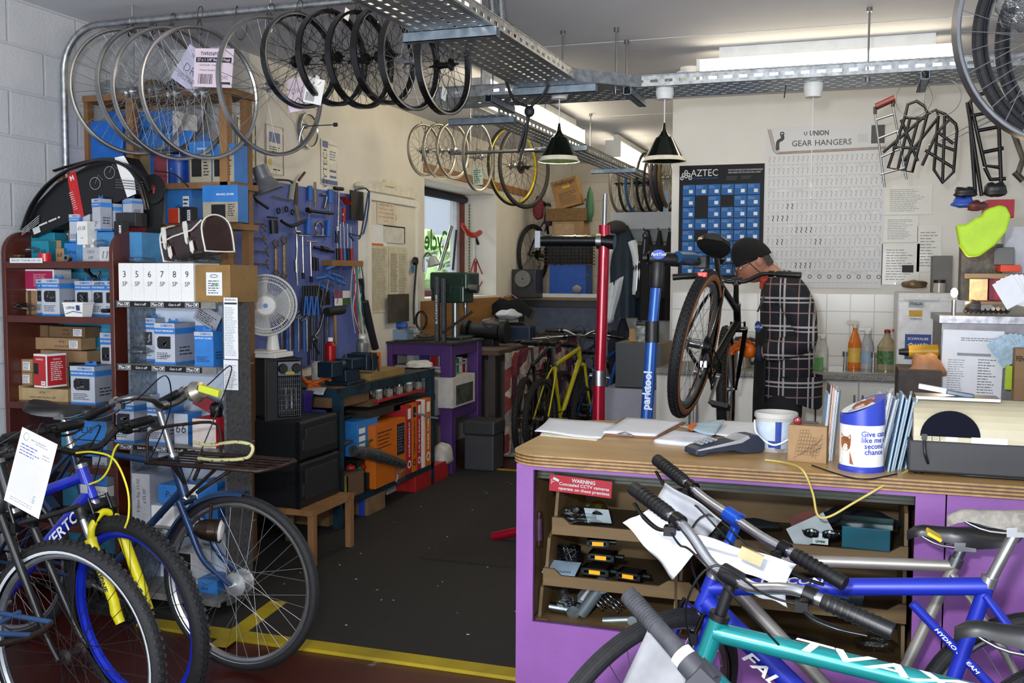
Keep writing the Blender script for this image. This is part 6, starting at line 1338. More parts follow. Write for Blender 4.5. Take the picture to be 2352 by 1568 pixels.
def artB2(B,w,h): B.box(-w/2,h*.2,0,w/2,h/2,.0007,1); B.box(-w*.4,-h*.35,0,w*.05,h*.1,.0006,2); B.lines(T(0,0,.001),w*.15,-h*.35,w*.4,h*.1,6,3); B.text('SHIMANO',h*.08,T(w*.15,h*.32,.0012),4,.01)
BM=[mat('a59c88',.5),SBLUE,BLK,INK,PAPER]
for (x0,x1,yb,yt,l,z_) in ((436,486,416,325,'blue and beige brake part box standing in the rack beside the tin',zz[1]),(488,538,416,330,'blue and beige brake part box at the end of the rack',zz[1])):
    carton('brake_part_box',x0,x1,yb,yt,YA+.02,.12,[BM[0],SBLUE],l,'box',0,(artB2,BM),zb=z_)
kbox(400,440,340,300,YA+.12,'blue crumpled carton above the tin in the rack',('',),.15,None,mat('2d76cc',.5))
z=zz[2]
kbox(381,440,512,435,YA+.02,'blue carton with handwriting on the lower board of the rack',('','W',''),.2,z,SBLUE,label=1)
t=carton('brake_lever_box',468,545,512,425,YA-.06,.1,[BM[0],SBLUE,SBLUE],'open blue brake lever box with a clear window, end of the lower board','box',4,(lambda B,w,h:(B.box(-w/2,h*.05,0,w/2,h/2,.0007,1),B.text('BRAKE LEVER',h*.07,T(w*.15,h*.25,.0012),4,.02,w=w*.5),B.box(-w*.25,-h*.42,0,w*.15,-h*.02,.0006,2),B.lines(T(0,0,.001),w*.22,-h*.35,w*.42,h*.0,6,3)),BM),zb=z,mt=1)
kbox(387,410,512,478,YA-.04,'orange and white packet leaning below the blue carton',('',),.05,z,mat('d8432a',.5),WHT)
kbox(410,440,512,475,YA-.03,'dark bagged packet beside the orange one in the rack',('',),.05,z,mat('2a2c33',.3),label=1)
for k,(x,y,s_,m,lb) in enumerate(((246,190,(.055,.05,.06),CLEAR,'domed clear bag of parts on top of the wooden rack by the block wall'),(355,205,(.06,.06,.05),mat('6b522c',.5,0,.2,20),'brown and gold crumpled packet on top of the rack'),(405,200,(.05,.05,.05),mat('3a3c40',.4,.2,.2,20),'dark bagged part on top of the rack behind the price cards'),(495,238,(.05,.05,.07),CLEAR,'clear bag bulging at the end of the rack top'))):
    c=PY(x,y,YA+.1); blob('plastic_bag',(c.x,c.y,zt_+s_[2]*.6),s_,m,lb,'bag',40+k,.18,20,14)
# ================================================================ TOOL WALL
def MX(p): return Matrix(((0,0,1,p[0]),(1,0,0,p[1]),(0,1,0,p[2]),(0,0,0,1)))   # x->+y, y->+z, z->+x
def xsheet(nm,x0,y0,x1,y1,lb,mats,art=None,off=.006,cat='paper',th=.001,x=XT,par=None):
    a=PX(x0,y0,x+off); b_=PX(x1,y0,x+off); c=PX(x0,y1,x+off); w=(b_.y-a.y)/2; h=(a.z-c.z)/2
    t=thing(nm,lb,cat,MX((x+off,(a.y+b_.y)/2,(a.z+c.z)/2))); MB().box(-w,-h,0,w,h,th).build('sheet',mats[0],t)
    if art: B=MB(T(0,0,th+.0006)); art(B,2*w,2*h); B.build('print',mats,t)
    return t
a=PX(556,398,XT); b_=PX(818,434,XT); zb=.9
t=thing('pegboard','large blue tool board fixed to the cream wall','tool board',T(XT,a.y,zb)); MB().box(.002,-.12,0,.014,b_.y-a.y,a.z-zb-.02).build('panel',mat('6272b8',.6,0,.15,5,kind='chips',c2='4a5798',lo=.6,hi=.7),t); MB().box(.0,-.14,0,.03,-.12,a.z-zb-.02).build('wooden_edge',PINE,t)
TW=XT+.03
def tool(nm,lb,cat,segs,off=.03,grp=None):
    P0_=PX(*segs[0][2][0],XT+off); t=thing(nm,lb,cat,T(*P0_),grp)
    for (pn,m,pts,r,*fl) in segs:
        pp=[PX(x,y,XT+off+(fl[1] if len(fl)>1 else 0))-P0_ for x,y in pts]; MB().tube(spline(pp,3) if len(pp)>2 else pp,r,n=8,flat=fl[0] if fl else 1).build(pn,m,t)
    return t
TB=mat('2868bc',.4); BRS=mat('8d7a5c',.45,.5,.25,40); TK=mat('17171b',.4,.2,.1); RDH=mat('a01c20',.4)
tool('hacksaw','hacksaw with a grey handle at the top of the tool board','saw',[('saw_frame',TK,[(628,412),(662,414),(672,420)],.006),('saw_handle',mat('9a9c92',.4),[(674,416),(668,458)],.018,.5),('saw_blade',BRS,[(628,450),(668,460)],.004)])
tool('wooden_scraper','thin wooden-handled scraper hanging beside the hacksaw','scraper',[('handle',mat('4a3524',.5),[(681,420),(680,470)],.011,.6),('blade',BRS,[(680,470),(686,506)],.010,.3)])
for i,(x,l) in enumerate(((712,'blue double-handled thread tool, nearer the hacksaw'),(758,'second blue double-handled thread tool, beside the long chrome tool'))):
    tool('reamer',l,'hand tool',[('grip',TB,[(x,427+8*i),(x,460+6*i)],[.018]*2),('grip',TB,[(x-3,502+4*i),(x-5,538+5*i)],[.018]*2),('shaft',STEEL,[(x,460),(x-3,505)],.005)],.035)
tool('black_crossbar_tool','black crossbar tool hanging over the blue handled tools','hand tool',[('bar',TK,[(708,483),(740,488),(764,490)],.010),('knob',TK,[(706,482),(712,484)],.018)],.055)
tool('file','narrow brass-topped file between the blue handles','file',[('file_body',BRS,[(723,418),(725,475)],.009,.5)])
tool('freewheel_tool','small steel puller hanging between the blue handles','hand tool',[('body',STEEL,[(738,446),(750,450),(744,478)],.009)])
tool('shackle','steel D-shaped shackle on the tool board','shackle',[('loop',STEEL,[(728,540),(725,520),(733,510),(741,520),(741,540)],.007),('pin',STEEL,[(724,541),(745,541)],.008)])
tool('headset_press','long bright headset press near the board edge','hand tool',[('shaft',CHROME,[(778,438),(776,530)],.009),('head',TK,[(768,432),(787,434)],.013),('foot',TK,[(774,530),(774,558)],.013)],.04)
tool('red_tagged_tool','tool with a red and white tag near the board edge','hand tool',[('tag_card',RDH,[(788,452),(800,470)],.03,.12),('shaft',STEEL,[(788,490),(789,520)],.006),('handle',RDH,[(790,478),(789,510)],.014)],.05)
for i in range(5): tool('screwdriver','screwdrivers with black and red handles standing in the wooden block','screwdriver',[('handle',(TK,RDH,TB,TK,RDH)[i],[(775+8*i,570),(776+8*i,598)],.012),('blade',STEEL,[(774+8*i,520-6*(i%2)),(775+8*i,570)],.004)],.045,'screwdrivers in the wooden block')
for i,(x,y) in enumerate(((640,484),(658,480),(672,487))): 
    c=PX(x,y,TW); B=MB(); B.tube([(0,.016*cos(a),.016*sin(a)) for a in [2*pi*j/14 for j in range(14)]],.005,closed=True,n=6); tag(B.build('ring_tool',TK),'small dark rings hung in a row on the tool board','ring','dark rings on the tool board').location=c
tool('chain_tool','black chain tool in a pouch, hung under the dark rings','hand tool',[('body',TK,[(628,505),(630,536)],.026,.5),('bar',TK,[(615,498),(638,500)],.006)],.04)
tool('bottom_bracket_press','long chrome press with a black three-armed head','hand tool',[('head',TK,[(646,507),(665,518),(680,516),(698,508)],.010),('shaft',CHROME,[(679,520),(682,560),(681,600),(683,655)],[.010,.010,.012,.010,.009,.010,.012,.012,.01,.009][:10] if 0 else .010),('collar',CHROME,[(676,532),(686,533)],.016),('foot',CHROME,[(680,597),(681,625)],.017)],.05)
for i,(pp,l) in enumerate(((((600,512),(611,520),(605,530)),'topmost dull open spanner behind the hanging bags'),(((590,545),(612,550),(615,540)),'second dull open spanner down on the board'),(((588,575),(618,578),(624,570)),'third dull open spanner down on the board'),(((580,604),(618,606),(626,598)),'lowest dull open spanner, the widest of the four'))):
    tool('open_spanner',l,'spanner',[('spanner_body',BRS,[(578,pp[0][1]+2),pp[0],pp[1]],.009,.4),('jaw',BRS,[(pp[1][0]-2,pp[1][1]-11),(pp[1][0]-7,pp[1][1]),(pp[1][0],pp[1][1]+12)],.006,.5)])
for i,(x,y0,y1) in enumerate(((634,550,632),(653,542,640))):
    tool('ring_spanner',('large brass-coloured ring spanner, the first of two','large brass-coloured ring spanner, beside the chrome press')[i],'spanner',[('shaft',BRS,[(x,y0+18),(x+1,y1-10)],.012,.4),('ring_end',BRS,[(x-7,y0+10),(x,y0),(x+7,y0+10),(x,y0+20),(x-7,y0+10)],.007,.6),('ring_end',BRS,[(x-5,y1-5),(x+1,y1-12),(x+7,y1-4),(x,y1+4),(x-5,y1-5)],.007,.6)])
for i,(x,y0,y1) in enumerate(((695,540,640),(713,553,648))): tool('t_handle_spanner','long chrome T-handled spanners in the middle of the board','spanner',[('shaft',CHROME,[(x,y0),(x+2,y1)],.007),('handle',CHROME,[(x-10,y0+1),(x+14,y0+2)],.005),('socket',TK,[(x+1,y1-14),(x+2,y1)],.011)],.045,'T-handled spanners')
tool('derailleur_gauge','black alignment gauge lying across the board','gauge',[('body',TK,[(722,568),(745,572),(766,578)],.010),('head',TK,[(738,570),(752,574)],.018)])
tool('black_socket_pair','pair of black sockets hung below the alignment gauge','socket',[('socket_body',TK,[(721,590),(722,620)],.011),('socket_body',TK,[(728,592),(729,622)],.011)])
a=PX(750,600,XT+.05); b_=PX(822,612,XT+.05); t=thing('wooden_tool_block','small wooden block shelf holding screwdrivers','shelf',T(XT+.012,a.y,b_.z)); MB().box(0,0,0,.08,b_.y-a.y,.04).build('block',PINE,t,bevel=.002)
for i,(x,y,dx,dy) in enumerate(((770,604,28,10),(748,618,22,-8),(745,630,20,12),(760,628,26,10),(772,645,20,8),(724,640,24,-4),(735,655,18,10))): tool('t_handle_hex_key','blue T-handled hex keys bunched under the wooden block','hex key',[('grip',TB,[(x,y),(x+dx,y+dy)],.012),('shaft',STEEL,[(x+dx*.5,y+dy*.5),(x+dx*.4-6,y+52)],.003)],.07+.01*(i%3),'blue T-handled hex keys')
tool('black_tool_holder','black cloth tool holder below the blue T-handles','holder',[('pouch',TK,[(745,665),(748,700)],.035,.5)],.05)
tool('rubber_mallet','black rubber mallet with a pale wooden handle','mallet',[('head',mat('151517',.7),[(750,716),(786,712)],.030),('handle',mat('9a7a50',.5),[(769,722),(771,792)],.012)],.06)
for i in range(7): tool('pliers','pliers with blue and black grips hung in a close row','pliers',[('jaws',TK,[(697+6*i,656),(698+6*i,680)],.010,.6),('grip',(TK,TB)[i%2],[(696+6*i,680),(692+6*i,724)],.007),('grip',(TK,TB)[i%2],[(699+6*i,680),(701+6*i,724)],.007)],.04+.008*(i%2),'pliers on the tool board')
for i in range(12): tool('combination_spanner','combination spanners with blue shafts hanging behind the white fan','spanner',[('shaft',(TB,STEEL,TK)[i%3],[(640+6.5*i,735-4*(i%4)),(641+6.5*i,812-5*(i%3))],.006,.5),('ring_end',STEEL,[(636+6.5*i,733-4*(i%4)),(640+6.5*i,727-4*(i%4)),(644+6.5*i,733-4*(i%4)),(640+6.5*i,739-4*(i%4)),(636+6.5*i,733-4*(i%4))],.004)],.04,'spanners behind the fan')
for i in range(6): tool('steel_bar_tool','long dark bars and files hanging low on the board','file',[('bar_body',(TK,DSTEEL)[i%2],[(708+9*i,735-8*(i%3)),(709+9*i,838-12*(i%2))],.008,.6)],.045,'dark bars low on the board')
tool('crank_puller','curved steel crank lever hanging below the pliers','hand tool',[('lever',STEEL,[(742,722),(733,755),(720,775),(722,790),(732,812)],.010,.6),('boss',STEEL,[(719,776),(725,778)],.02)],.06)
for i,(c_,x) in enumerate((('b7bcc4',812),('b03040',818),('4f9a5c',822),('2c66b0',828),('c8ccd0',815),('20242c',832),('8fc8a0',824),('b03040',810))):
    tag(MB().tube(spline([PX(x-2,612,TW+.05),PX(x-6+2*i,660,TW+.06),PX(x-4+3*(i%4),710,TW+.05),PX(x+4+2*i,765,TW+.04)],5),.004,n=6).build('outer_cable',mat(c_,.4)),'coloured brake outers hanging in a bundle at the end of the tool board','cable','coloured cable outers')
tool('track_pump','long black pump tube leaning at the end of the tool board','pump',[('barrel',mat('202127',.5),[(838,692),(850,750),(862,800)],.028),('handle',TK,[(828,640),(834,690)],.016)],.09)
tool('blue_frame_hook','bent blue steel hook arm at the corner of the board','hook',[('arm',mat('1c3f74',.35,.3),[(816,436),(848,440),(835,535),(803,536),(812,552)],.006),('arm',mat('1c3f74',.35,.3),[(846,442),(830,534),(824,548)],.006)],.09)
xsheet('bagged_black_tool',803,436,832,504,'black bagged tool packet at the corner of the board',[mat('1b1a1a',.3)],None,.05,'packet',.01)
xsheet('postcard',768,668,804,702,'colourful postcards pinned low on the tool board',[PAPER,mat('8a4a6a'),mat('4a6a3a')],lambda B,w,h:(B.box(-w/2,0,0,0,h/2,.001,1),B.box(0,-h/2,0,w/2,0,.001,2)),.03)
tool('red_pegs','small dark red pliers hung above the tool board','pliers',[('jaws',mat('5a1518',.4),[(686,414),(700,396)],.008)],.03)
# certificates
DK=[mat('e3dfd2',.6),INK,mat('7a8a6a',.6),mat('d8c23a',.5),mat('b0303a',.5),mat('5a6a9a',.5),mat('a04030',.5)]
def certA(B,w,h):
    for k in range(4): q=.46-.012*k; B.tube([(-w*q,-h*q,0),(w*q,-h*q,0),(w*q,h*q,0),(-w*q,h*q,0)],.0012,2,n=3,closed=True)
    B.text('Cytech',h*.1,T(0,h*.25,0),6,.01); B.lines(I4,-w*.3,-h*.05,w*.3,h*.14,4,1); B.lathe([(0,0),(w*.12,.001)],3,20,T(w*.25,-h*.22,0)); B.lines(I4,-w*.35,-h*.4,w*.1,-h*.3,2,1)
def certB(B,w,h):
    for k in (0,): q=.48; B.tube([(-w*q,-h*q,0),(w*q,-h*q,0),(w*q,h*q,0),(-w*q,h*q,0)],.0025,4,n=3,closed=True)
    B.box(-w*.3,h*.15,0,w*.3,h*.35,.001,5); B.lines(I4,-w*.3,-h*.1,w*.3,h*.08,4,1); B.lathe([(0,0),(w*.1,.001)],3,20,T(-w*.25,-h*.25,0)); B.lines(I4,-w*.1,-h*.42,w*.3,-h*.36,1,1)
def certC(B,w,h):
    B.box(-w*.42,h*.32,0,-w*.1,h*.46,.001,5); B.text('CYTECH',w*.34,T(-w*.26,-h*.08,0)@RZ(90),1,-.01); B.text('CYTECH NVQ LEVEL III',h*.045,T(w*.18,h*.4,0),1,0); B.lines(I4,w*.0,h*.05,w*.4,h*.28,4,5); B.quad(I4,w*.0,-h*.2,w*.4,-h*.15,5); B.quad(I4,w*.0,-h*.33,w*.4,-h*.28,5); B.quad(I4,-w*.48,-h*.48,w*.48,-h*.38,5)
xsheet('framed_certificate',541,262,588,388,'yellowed certificate with a gold seal on the cream wall behind the silver wheels',DK,certA,cat='certificate')
xsheet('framed_certificate',609,282,650,398,'certificate with a red border and an orange seal on the cream wall',DK,certB,cat='certificate')
xsheet('framed_certificate',737,317,775,422,'tall pale certificate reading CYTECH up its side',DK,certC,cat='certificate')
c=PX(712,300,XT+.03); t=thing('wall_clock','round silver clock face behind the large silver wheel','clock',T(XT+.002,c.y,c.z)@RY(90)); MB().lathe([(0,.02),(.10,.02),(.11,.0),(.115,.03),(.105,.03),(.10,.02)],0,36).build('case',STEEL,t); MB(T(0,0,.022)).lathe([(0,0),(.1,.0)],0,36).build('dial',mat('b9b3a0',.4),t)
xsheet('socket_plate',880,412,900,427,'cream wall socket plate above the door','' and [] or [mat('d9d4b8',.5)],None,.002,'socket',.03)
blob('alarm_box',PX(826,426,XT+.03),(.03,.05,.03),mat('d9d2ba',.5),'cream rounded alarm sensor beside the corner of the board','sensor',3,.02)
# ---------------- door with notices
dy0=PX(832,450,XT).y; dy1=PX(952,456,XT).y; dz=PX(880,450,XT).z
t=thing('door_1',None,None,T(XT,dy0,0)); struct(t); MB().box(.002,.05,.0,.03,dy1-dy0-.05,dz-.05).build('door_leaf',mat('dcd8cb',.55,0,.05,4),t)
B=MB(); B.box(0,0,0,.05,.05,dz); B.box(0,dy1-dy0-.05,0,.05,dy1-dy0,dz); B.box(0,.05,dz-.05,.05,dy1-dy0-.05,dz); B.build('door_frame',mat('e3e0d6',.5,0,.03),t)
c=PX(862,420,XT); struct(MB().box(XT,c.y-.12,dz+.02,XT+.02,dy1,dz+.10).build('trim_20',mat('ddd8c8',.6)))
XD=XT+.03
def artT(B,w,h):
    for i,s_ in enumerate(('PLEASE','REMEMBER TO','PUT ALL THE','TOOLS AWAY AT','THE END OF THE','DAY')): B.text(s_,h*.10,T(-w*.02,h*(.38-.15*i),0),1,.0,w=w*min(.85,.065*len(s_)))
xsheet('reminder_notice',866,452,908,514,'cream notice in red capitals asking to put the tools away',[mat('d9cfb9',.7),mat('b0604e',.6)],artT,.004,x=XD)
xsheet('reference_chart',842,562,892,720,'yellowed closely printed parts chart on the door, first column',[mat('cbc3ad',.7),mat('8a8778',.7)],lambda B,w,h:B.lines(I4,-w*.42,-h*.46,w*.42,h*.46,42,1,.4,.15),.004,x=XD)
xsheet('reference_chart',893,566,936,716,'second yellowed parts chart on the door beside the first',[mat('cfc8b2',.7),mat('6e6b60',.7)],lambda B,w,h:(B.lines(I4,-w*.42,-h*.2,-w*.05,h*.4,26,1,.5,.2),B.lines(I4,w*.02,-h*.46,w*.42,h*.4,34,1,.35,.3,8)),.006,x=XD)
xsheet('white_panel_sheet',846,515,888,562,'white sheet with an orange edge above the door chart',[PAPER,ORNG],lambda B,w,h:B.quad(I4,-w*.45,-h*.5,w*.3,-h*.4,1),.006,x=XD)
xsheet('whiteboard',880,516,930,556,'small white board held by dark steel strips on the door',[mat('d9d8d0',.3),TK],lambda B,w,h:(B.quad(I4,-w/2,h*.42,w/2,h/2,1),B.quad(I4,w*.46,-h/2,w/2,h/2,1)),.008,x=XD,cat='board')
xsheet('clipboard',890,676,938,742,'dark worn clipboard hanging low on the door',[mat('4a443c',.6,0,.2,9)],None,.03,x=XD,cat='clipboard',th=.006)
c=PX(942,618,XD); tag(MB(T(XT+.052,c.y,c.z)@RY(90)).lathe([(0,.002),(.032,.001)],0,24).build('blue_sticker',mat('2f7fc0',.5)),'round blue mandatory fire door sticker','sticker')
c=PX(908,500,XD); tag(MB(T(XD+.002,c.y,c.z)@RY(90)).lathe([(.008,.002),(.026,.001)],0,24).build('round_sticker',mat('c8c870',.5)),'round pale yellow sticker above the white board','sticker')
# ================================================================ HEATER, FAN, CASES
YH=4.42
def spk(px0,px1,yb,yt,Y,dep,lb,zb):
    a=PY(px0,yb,Y); b_=PY(px1,yb,Y); z1=PY((px0+px1)/2,yt,Y).z; w=b_.x-a.x; h=z1-zb
    t=thing('black_case',lb,'case',T(a.x,Y,zb)); MB().box(0,0,0,w,dep,h).build('case_body',mat('131417',.45,0,.12,30),t,bevel=.012)
    MB().box(w-.001,.05,.04,w+.006,dep-.04,h-.04).box(w-.001,.02,h*.25,w+.0055,.09,h*.55).build('side_panel',mat('202125',.5,0,.1,30),t,bevel=.002)
    MB().box(w*.93,-.004,0,w,.0,h).build('edge_trim',mat('0c0e16',.3),t); return t,h
zs0=PY(640,1165,YH).z; zm=PY(640,1058,YH).z
spk(548,690,1165,1060,YH,.42,'lower black case of the two stacked on the wooden stool',zs0)
t_,h_=spk(545,690,1058,966,YH+.01,.40,'upper black case, under the heater',zm+.002); ZC1=zm+.002+h_
# stool
x0=PY(560,1165,YH).x; x1=PY(712,1165,YH).x+.02
t=thing('wooden_stool','worn wooden stool table carrying the black cases','stool',T(x0,YH,0)); W_=x1-x0
MB().box(0,-.01,zs0-.03,W_,.44,zs0).build('seat',PINE,t)
for x in (.0,W_-.035):
    for y in (.0,.40): MB().box(x,y,0,x+.035,y+.035,zs0-.03).build('leg',PINE,t)
xhe0,xhe1=PY(560,950,YH+.03).x,PY(688,950,YH+.03).x; wz=.195; hz=PY(640,825,YH+.03).z-ZC1
t=thing('fan_heater','black industrial fan heater with two knobs and a wire grille','heater',T(PY(610,950,YH).x,YH+.0,ZC1)@RZ(48))
B=MB(); B.box(0,.0,.0,.012,.29,hz); B.box(wz-.012,0,0,wz,.29,hz); B.box(0,0,hz-.012,wz,.29,hz); B.box(0,0,0,wz,.26,.012); B.box(.012,.1,.012,wz-.012,.29,hz-.012); B.box(.012,.002,0,wz*.34,.02,hz); B.build('casing',mat('141416',.45,0,.1,40),t,bevel=.003)
MB().box(wz*.35,-.004,hz*.72,wz*.96,.01,hz*.95).build('control_panel',mat('777b82',.4,.3),t,bevel=.002)
for x in (.47,.84): B=MB(T(wz*x,-.004,hz*.84)@RX(90)); B.lathe([(0,.018),(.021,.018),(.023,.004),(.026,0)],0,22); B.box(-.004,-.024,.01,.004,.024,.022); B.build('knob',BLK,t)
MB(T(wz*.655,-.006,hz*.765)@RX(90)).box(-.022,-.006,0,.022,.006,.0015,0).text('STANLEY',.01,T(0,0,.002),1,.02).build('maker_label',[mat('e0c41c',.5),BLK],t)
B=MB()
for i in range(12): x=wz*.36+(wz*.58)*i/11; B.tube([(x,-.002,.02),(x,-.002,hz*.70)],.0016,n=5)
for i in range(9): z=.02+hz*.68*i/8; B.tube([(wz*.36,-.004,z),(wz*.95,-.004,z)],.0016,n=5)
B.build('grille',mat('6b6e74',.4,.5),t)
B=MB()
for i in range(3): x=wz*(.5+.13*i); B.tube([(x,.05,.05),(x,.05,hz*.5),(x+.03,.05,hz*.5),(x+.03,.05,.05)],.006,n=6)
B.build('heating_element',STEEL,t)
# fan
c=PY(616,700,YH+.12); Rf=(PY(618,632,YH+.1).z-PY(618,768,YH+.1).z)/2; zf=ZC1+hz
t=thing('desk_fan','white desk fan with a round wire cage standing on the heater','fan',T(c.x,YH+.10,zf)); hc=c.z-zf
FW=mat('dfdfda',.4,0,.02)
B=MB(); B.box(-.13,-.075,.004,.10,.10,.030); B.box(-.10,-.09,.03,.07,.09,.038); B.build('base',FW,t,bevel=.01)
B=MB(); B.tube([(0,.06,.03),(0,.06,.12)],[.036,.026],n=18); B.build('neck',FW,t)
Mf=T(0,0,hc)@RZ(30)@RX(92)
B=MB(Mf); B.lathe([(.03,-.14),(.05,-.13),(.055,-.06),(.05,-.03)],0,24); B.build('motor_housing',FW,t)
B=MB(Mf)
for zz_ in (-.015,.03): B.lathe([(Rf,zz_-.006),(Rf+.006,zz_),(Rf,zz_+.006),(Rf-.004,zz_)],0,64)
B.lathe([(Rf+.001,-.02),(Rf+.003,.035)],0,64)
B.build('cage_rim',FW,t)
B=MB(Mf)
n=80
for i in range(n):
    a=2*pi*i/n; a2=a+.22; B.tube([(.05*cos(a),.05*sin(a),.052),(Rf*.55*cos(a+.12),Rf*.55*sin(a+.12),.05),(Rf*.9*cos(a2),Rf*.9*sin(a2),.038),(Rf*cos(a2),Rf*sin(a2),.01)],.0012,n=4,caps=False)
B.lathe([(Rf*.78,.045),(Rf*.80,.047),(Rf*.82,.045)],0,48); B.lathe([(Rf*.9,.038),(Rf*.915,.041),(Rf*.93,.038)],0,48)
B.build('front_grille',FW,t)
B=MB(Mf)
for i in range(40): a=2*pi*i/40; B.tube([(.05*cos(a),.05*sin(a),-.05),(Rf*.9*cos(a),Rf*.9*sin(a),-.045),(Rf*cos(a),Rf*sin(a),-.01)],.0012,n=4,caps=False)
B.build('rear_grille',FW,t)
B=MB(Mf)
for i in range(3): B.at(RZ(120*i)).grid(lambda u,v:((.03+u*(Rf*.75))*cos(v*1.3-.6),(.03+u*Rf*.75)*sin(v*1.3-.6),-.01+.03*(v-.5)),6,6)
B.build('blades',mat('c8ccd0',.3,0,0),t)
MB(Mf).lathe([(0,.058),(.045,.056),(.052,.05),(.052,.045)],0,36).build('centre_cap',WHT,t); MB(Mf@T(0,0,.0595)@RZ(0)).lathe([(0,0),(.012,.0)],0,16).build('badge',mat('3a7ac0',.4),t)
# anglepoise lamp
c=PX(618,440,XT+.16); t=thing('reflector_lamp','grey metal reflector lamp clamped above the tool board','lamp',T(*c)@RY(-18)@RX(12)@S(1.35))
MB().lathe([(0,.12),(.034,.115),(.036,.06),(.04,.05),(.058,.015),(.068,0),(.066,0),(.05,.02),(0,.05)],0,30).build('lamp_shade',mat('8d9095',.4,.3,.1,30),t); MB().tube(spline([(-.03,.02,.05),(-.09,.03,.05),(-.11,.06,.0),(-.09,.1,-.06)],5),.007).build('arm',BLK,t)
c=PX(562,430,XT+.06); t=thing('black_visor','black curved visor with a red knob, hung on the edge of the tool board','visor',T(*c)); MB().tube(spline([(.03,0,.07),(-.02,0,.05),(-.03,0,0),(-.01,0,-.06),(.035,0,-.07)],5),.02,n=10,flat=.6).build('visor_shell',BLK,t); MB().ell((-.015,-.02,.055),.012).build('knob',RDH,t)
for k,(x,y,s_) in enumerate(((560,470,(.03,.02,.025)),(568,555,(.03,.03,.06)))): blob('hanging_bag',PX(x,y,XT+.05),s_,CLEAR if k else BRS,('dull brass chain bunch hanging beside the visor','clear bag of parts hanging in front of the board edge')[k],'bag',50+k,.2,16,12)
# ================================================================ STEEL BENCH
XBF=-2.80; y0b,y1b=5.13,6.50; zb=.84; SBL=mat('1f4356',.5,.3,.3,10,kind='chips',c2='1b1b1c',lo=.5,hi=.62); BTOP=mat('27211c',.5,0,.3,6)
t=thing('steel_bench','old blue steel workbench with a grimy black top along the tool wall','workbench',T(-3.08,5.8,0)); W=T(3.08,-5.8,0)
MB(W).box(XT+.01,y0b,zb-.02,XBF,y1b,zb).build('bench_top',BTOP,t)
B=MB(W); B.box(XBF-.005,y0b,zb-.05,XBF+.01,y1b+.02,zb+.004); B.box(XT+.02,y0b-.01,zb-.05,XBF,y0b+.01,zb+.002); B.build('edge_rail',SBL,t)
for x in (XT+.03,XBF-.045):
    for y in (y0b,y1b-.03): MB(W).box(x,y,0,x+.05,y+.05,zb-.05).build('leg',SBL,t)
zl=PX(836,1128,XBF).z; zl2=zl-.01
MB(W).box(XT+.02,y0b+.05,zl2-.02,XBF-.02,y1b,zl2).build('lower_shelf',BTOP,t); MB(W).box(XBF-.01,y0b+.03,zl2-.04,XBF+.005,y1b,zl2).build('shelf_rail',SBL,t)
zml=PX(800,945,XBF).z
zmid=zb-.20; MB(W).box(XT+.02,y0b+.05,zmid-.015,XBF-.12,y1b-.3,zmid).build('middle_shelf',BTOP,t)
def xbox(nm,x0,x1,yb,yt,lb,m,X=XBF-.03,dep=.2,z=None,cat='box',side=None,bevel=.002,art=None,amats=None,grp=None):
    """box whose face towards +x covers the pixels, standing at height z"""
    a=PX(x0,yb,X); b_=PX(x1,yb,X); z0=a.z if z is None else z; z1=PX((x0+x1)/2,yt,X).z; ln=b_.y-a.y
    t=thing(nm,lb,cat,T(X,(a.y+b_.y)/2,z0),grp); MB().box(-dep,-ln/2,0,0,ln/2,z1-z0).build(nm+'_body' if cat!='box' else 'carton',m,t,bevel=bevel)
    if art: B=MB(MX((.001,0,(z1-z0)/2))); art(B,ln,z1-z0); B.build('print',amats,t)
    return t
xbox('chipboard_box',775,848,938,885,'plain chipboard drawer hanging under the steel bench top','' and None or mat('6e5338',.7,0,.2,5),XBF-.02,.4,cat='drawer')
xbox('chipboard_tray',850,870,935,915,'short chipboard tray end under the bench top',mat('6e5338',.7,0,.2,5),XBF-.05,.3,cat='tray')
a=PX(870,925,XBF-.01);b_=PX(978,895,XBF-.01); t=thing('red_tool_tray','long red tray of jars under the bench top','tray',T(XBF-.01,a.y,a.z-.0)); MB().box(-.18,0,0,0,b_.y-a.y,.018).build('tray_body',RDH,t,bevel=.003); ZR=a.z+.018; YRa,YRb=a.y,b_.y
for i in range(9): 
    r_=.024; t2=thing('glass_jar','small glass jars of fixings in the red tray under the bench','jar',T(XBF-.04-.06*(i%2),YRa+.06+(YRb-YRa-.12)*i/8,ZR),'fixings jars in the red tray'); MB().lathe([(0,0),(r_,0),(r_,.045),(r_*.8,.052),(0,.052)],0,16).build('jar_body',mat('8d8a80',.15,0,.3,60),t2); MB().lathe([(r_*.88,.05),(r_*.88,.064),(0,.064)],0,16).build('jar_lid',(WHT,STEEL,BLK)[i%3],t2)
t=xbox('socket_set_case',905,968,945,922,'long silver-grey case lettered SET FOR, under the red tray',mat('6a6c70',.4,.3),XBF-.03,.2,cat='case',art=lambda B,w,h:B.text('SET FOR',h*.5,I4,0,.02),amats=[mat('b9babf',.4)])
xbox('hanging_plank',848,1000,945,940,'dark board under the socket set case carrying it',mat('2a2420',.7),XBF-.03,.25,cat='board')
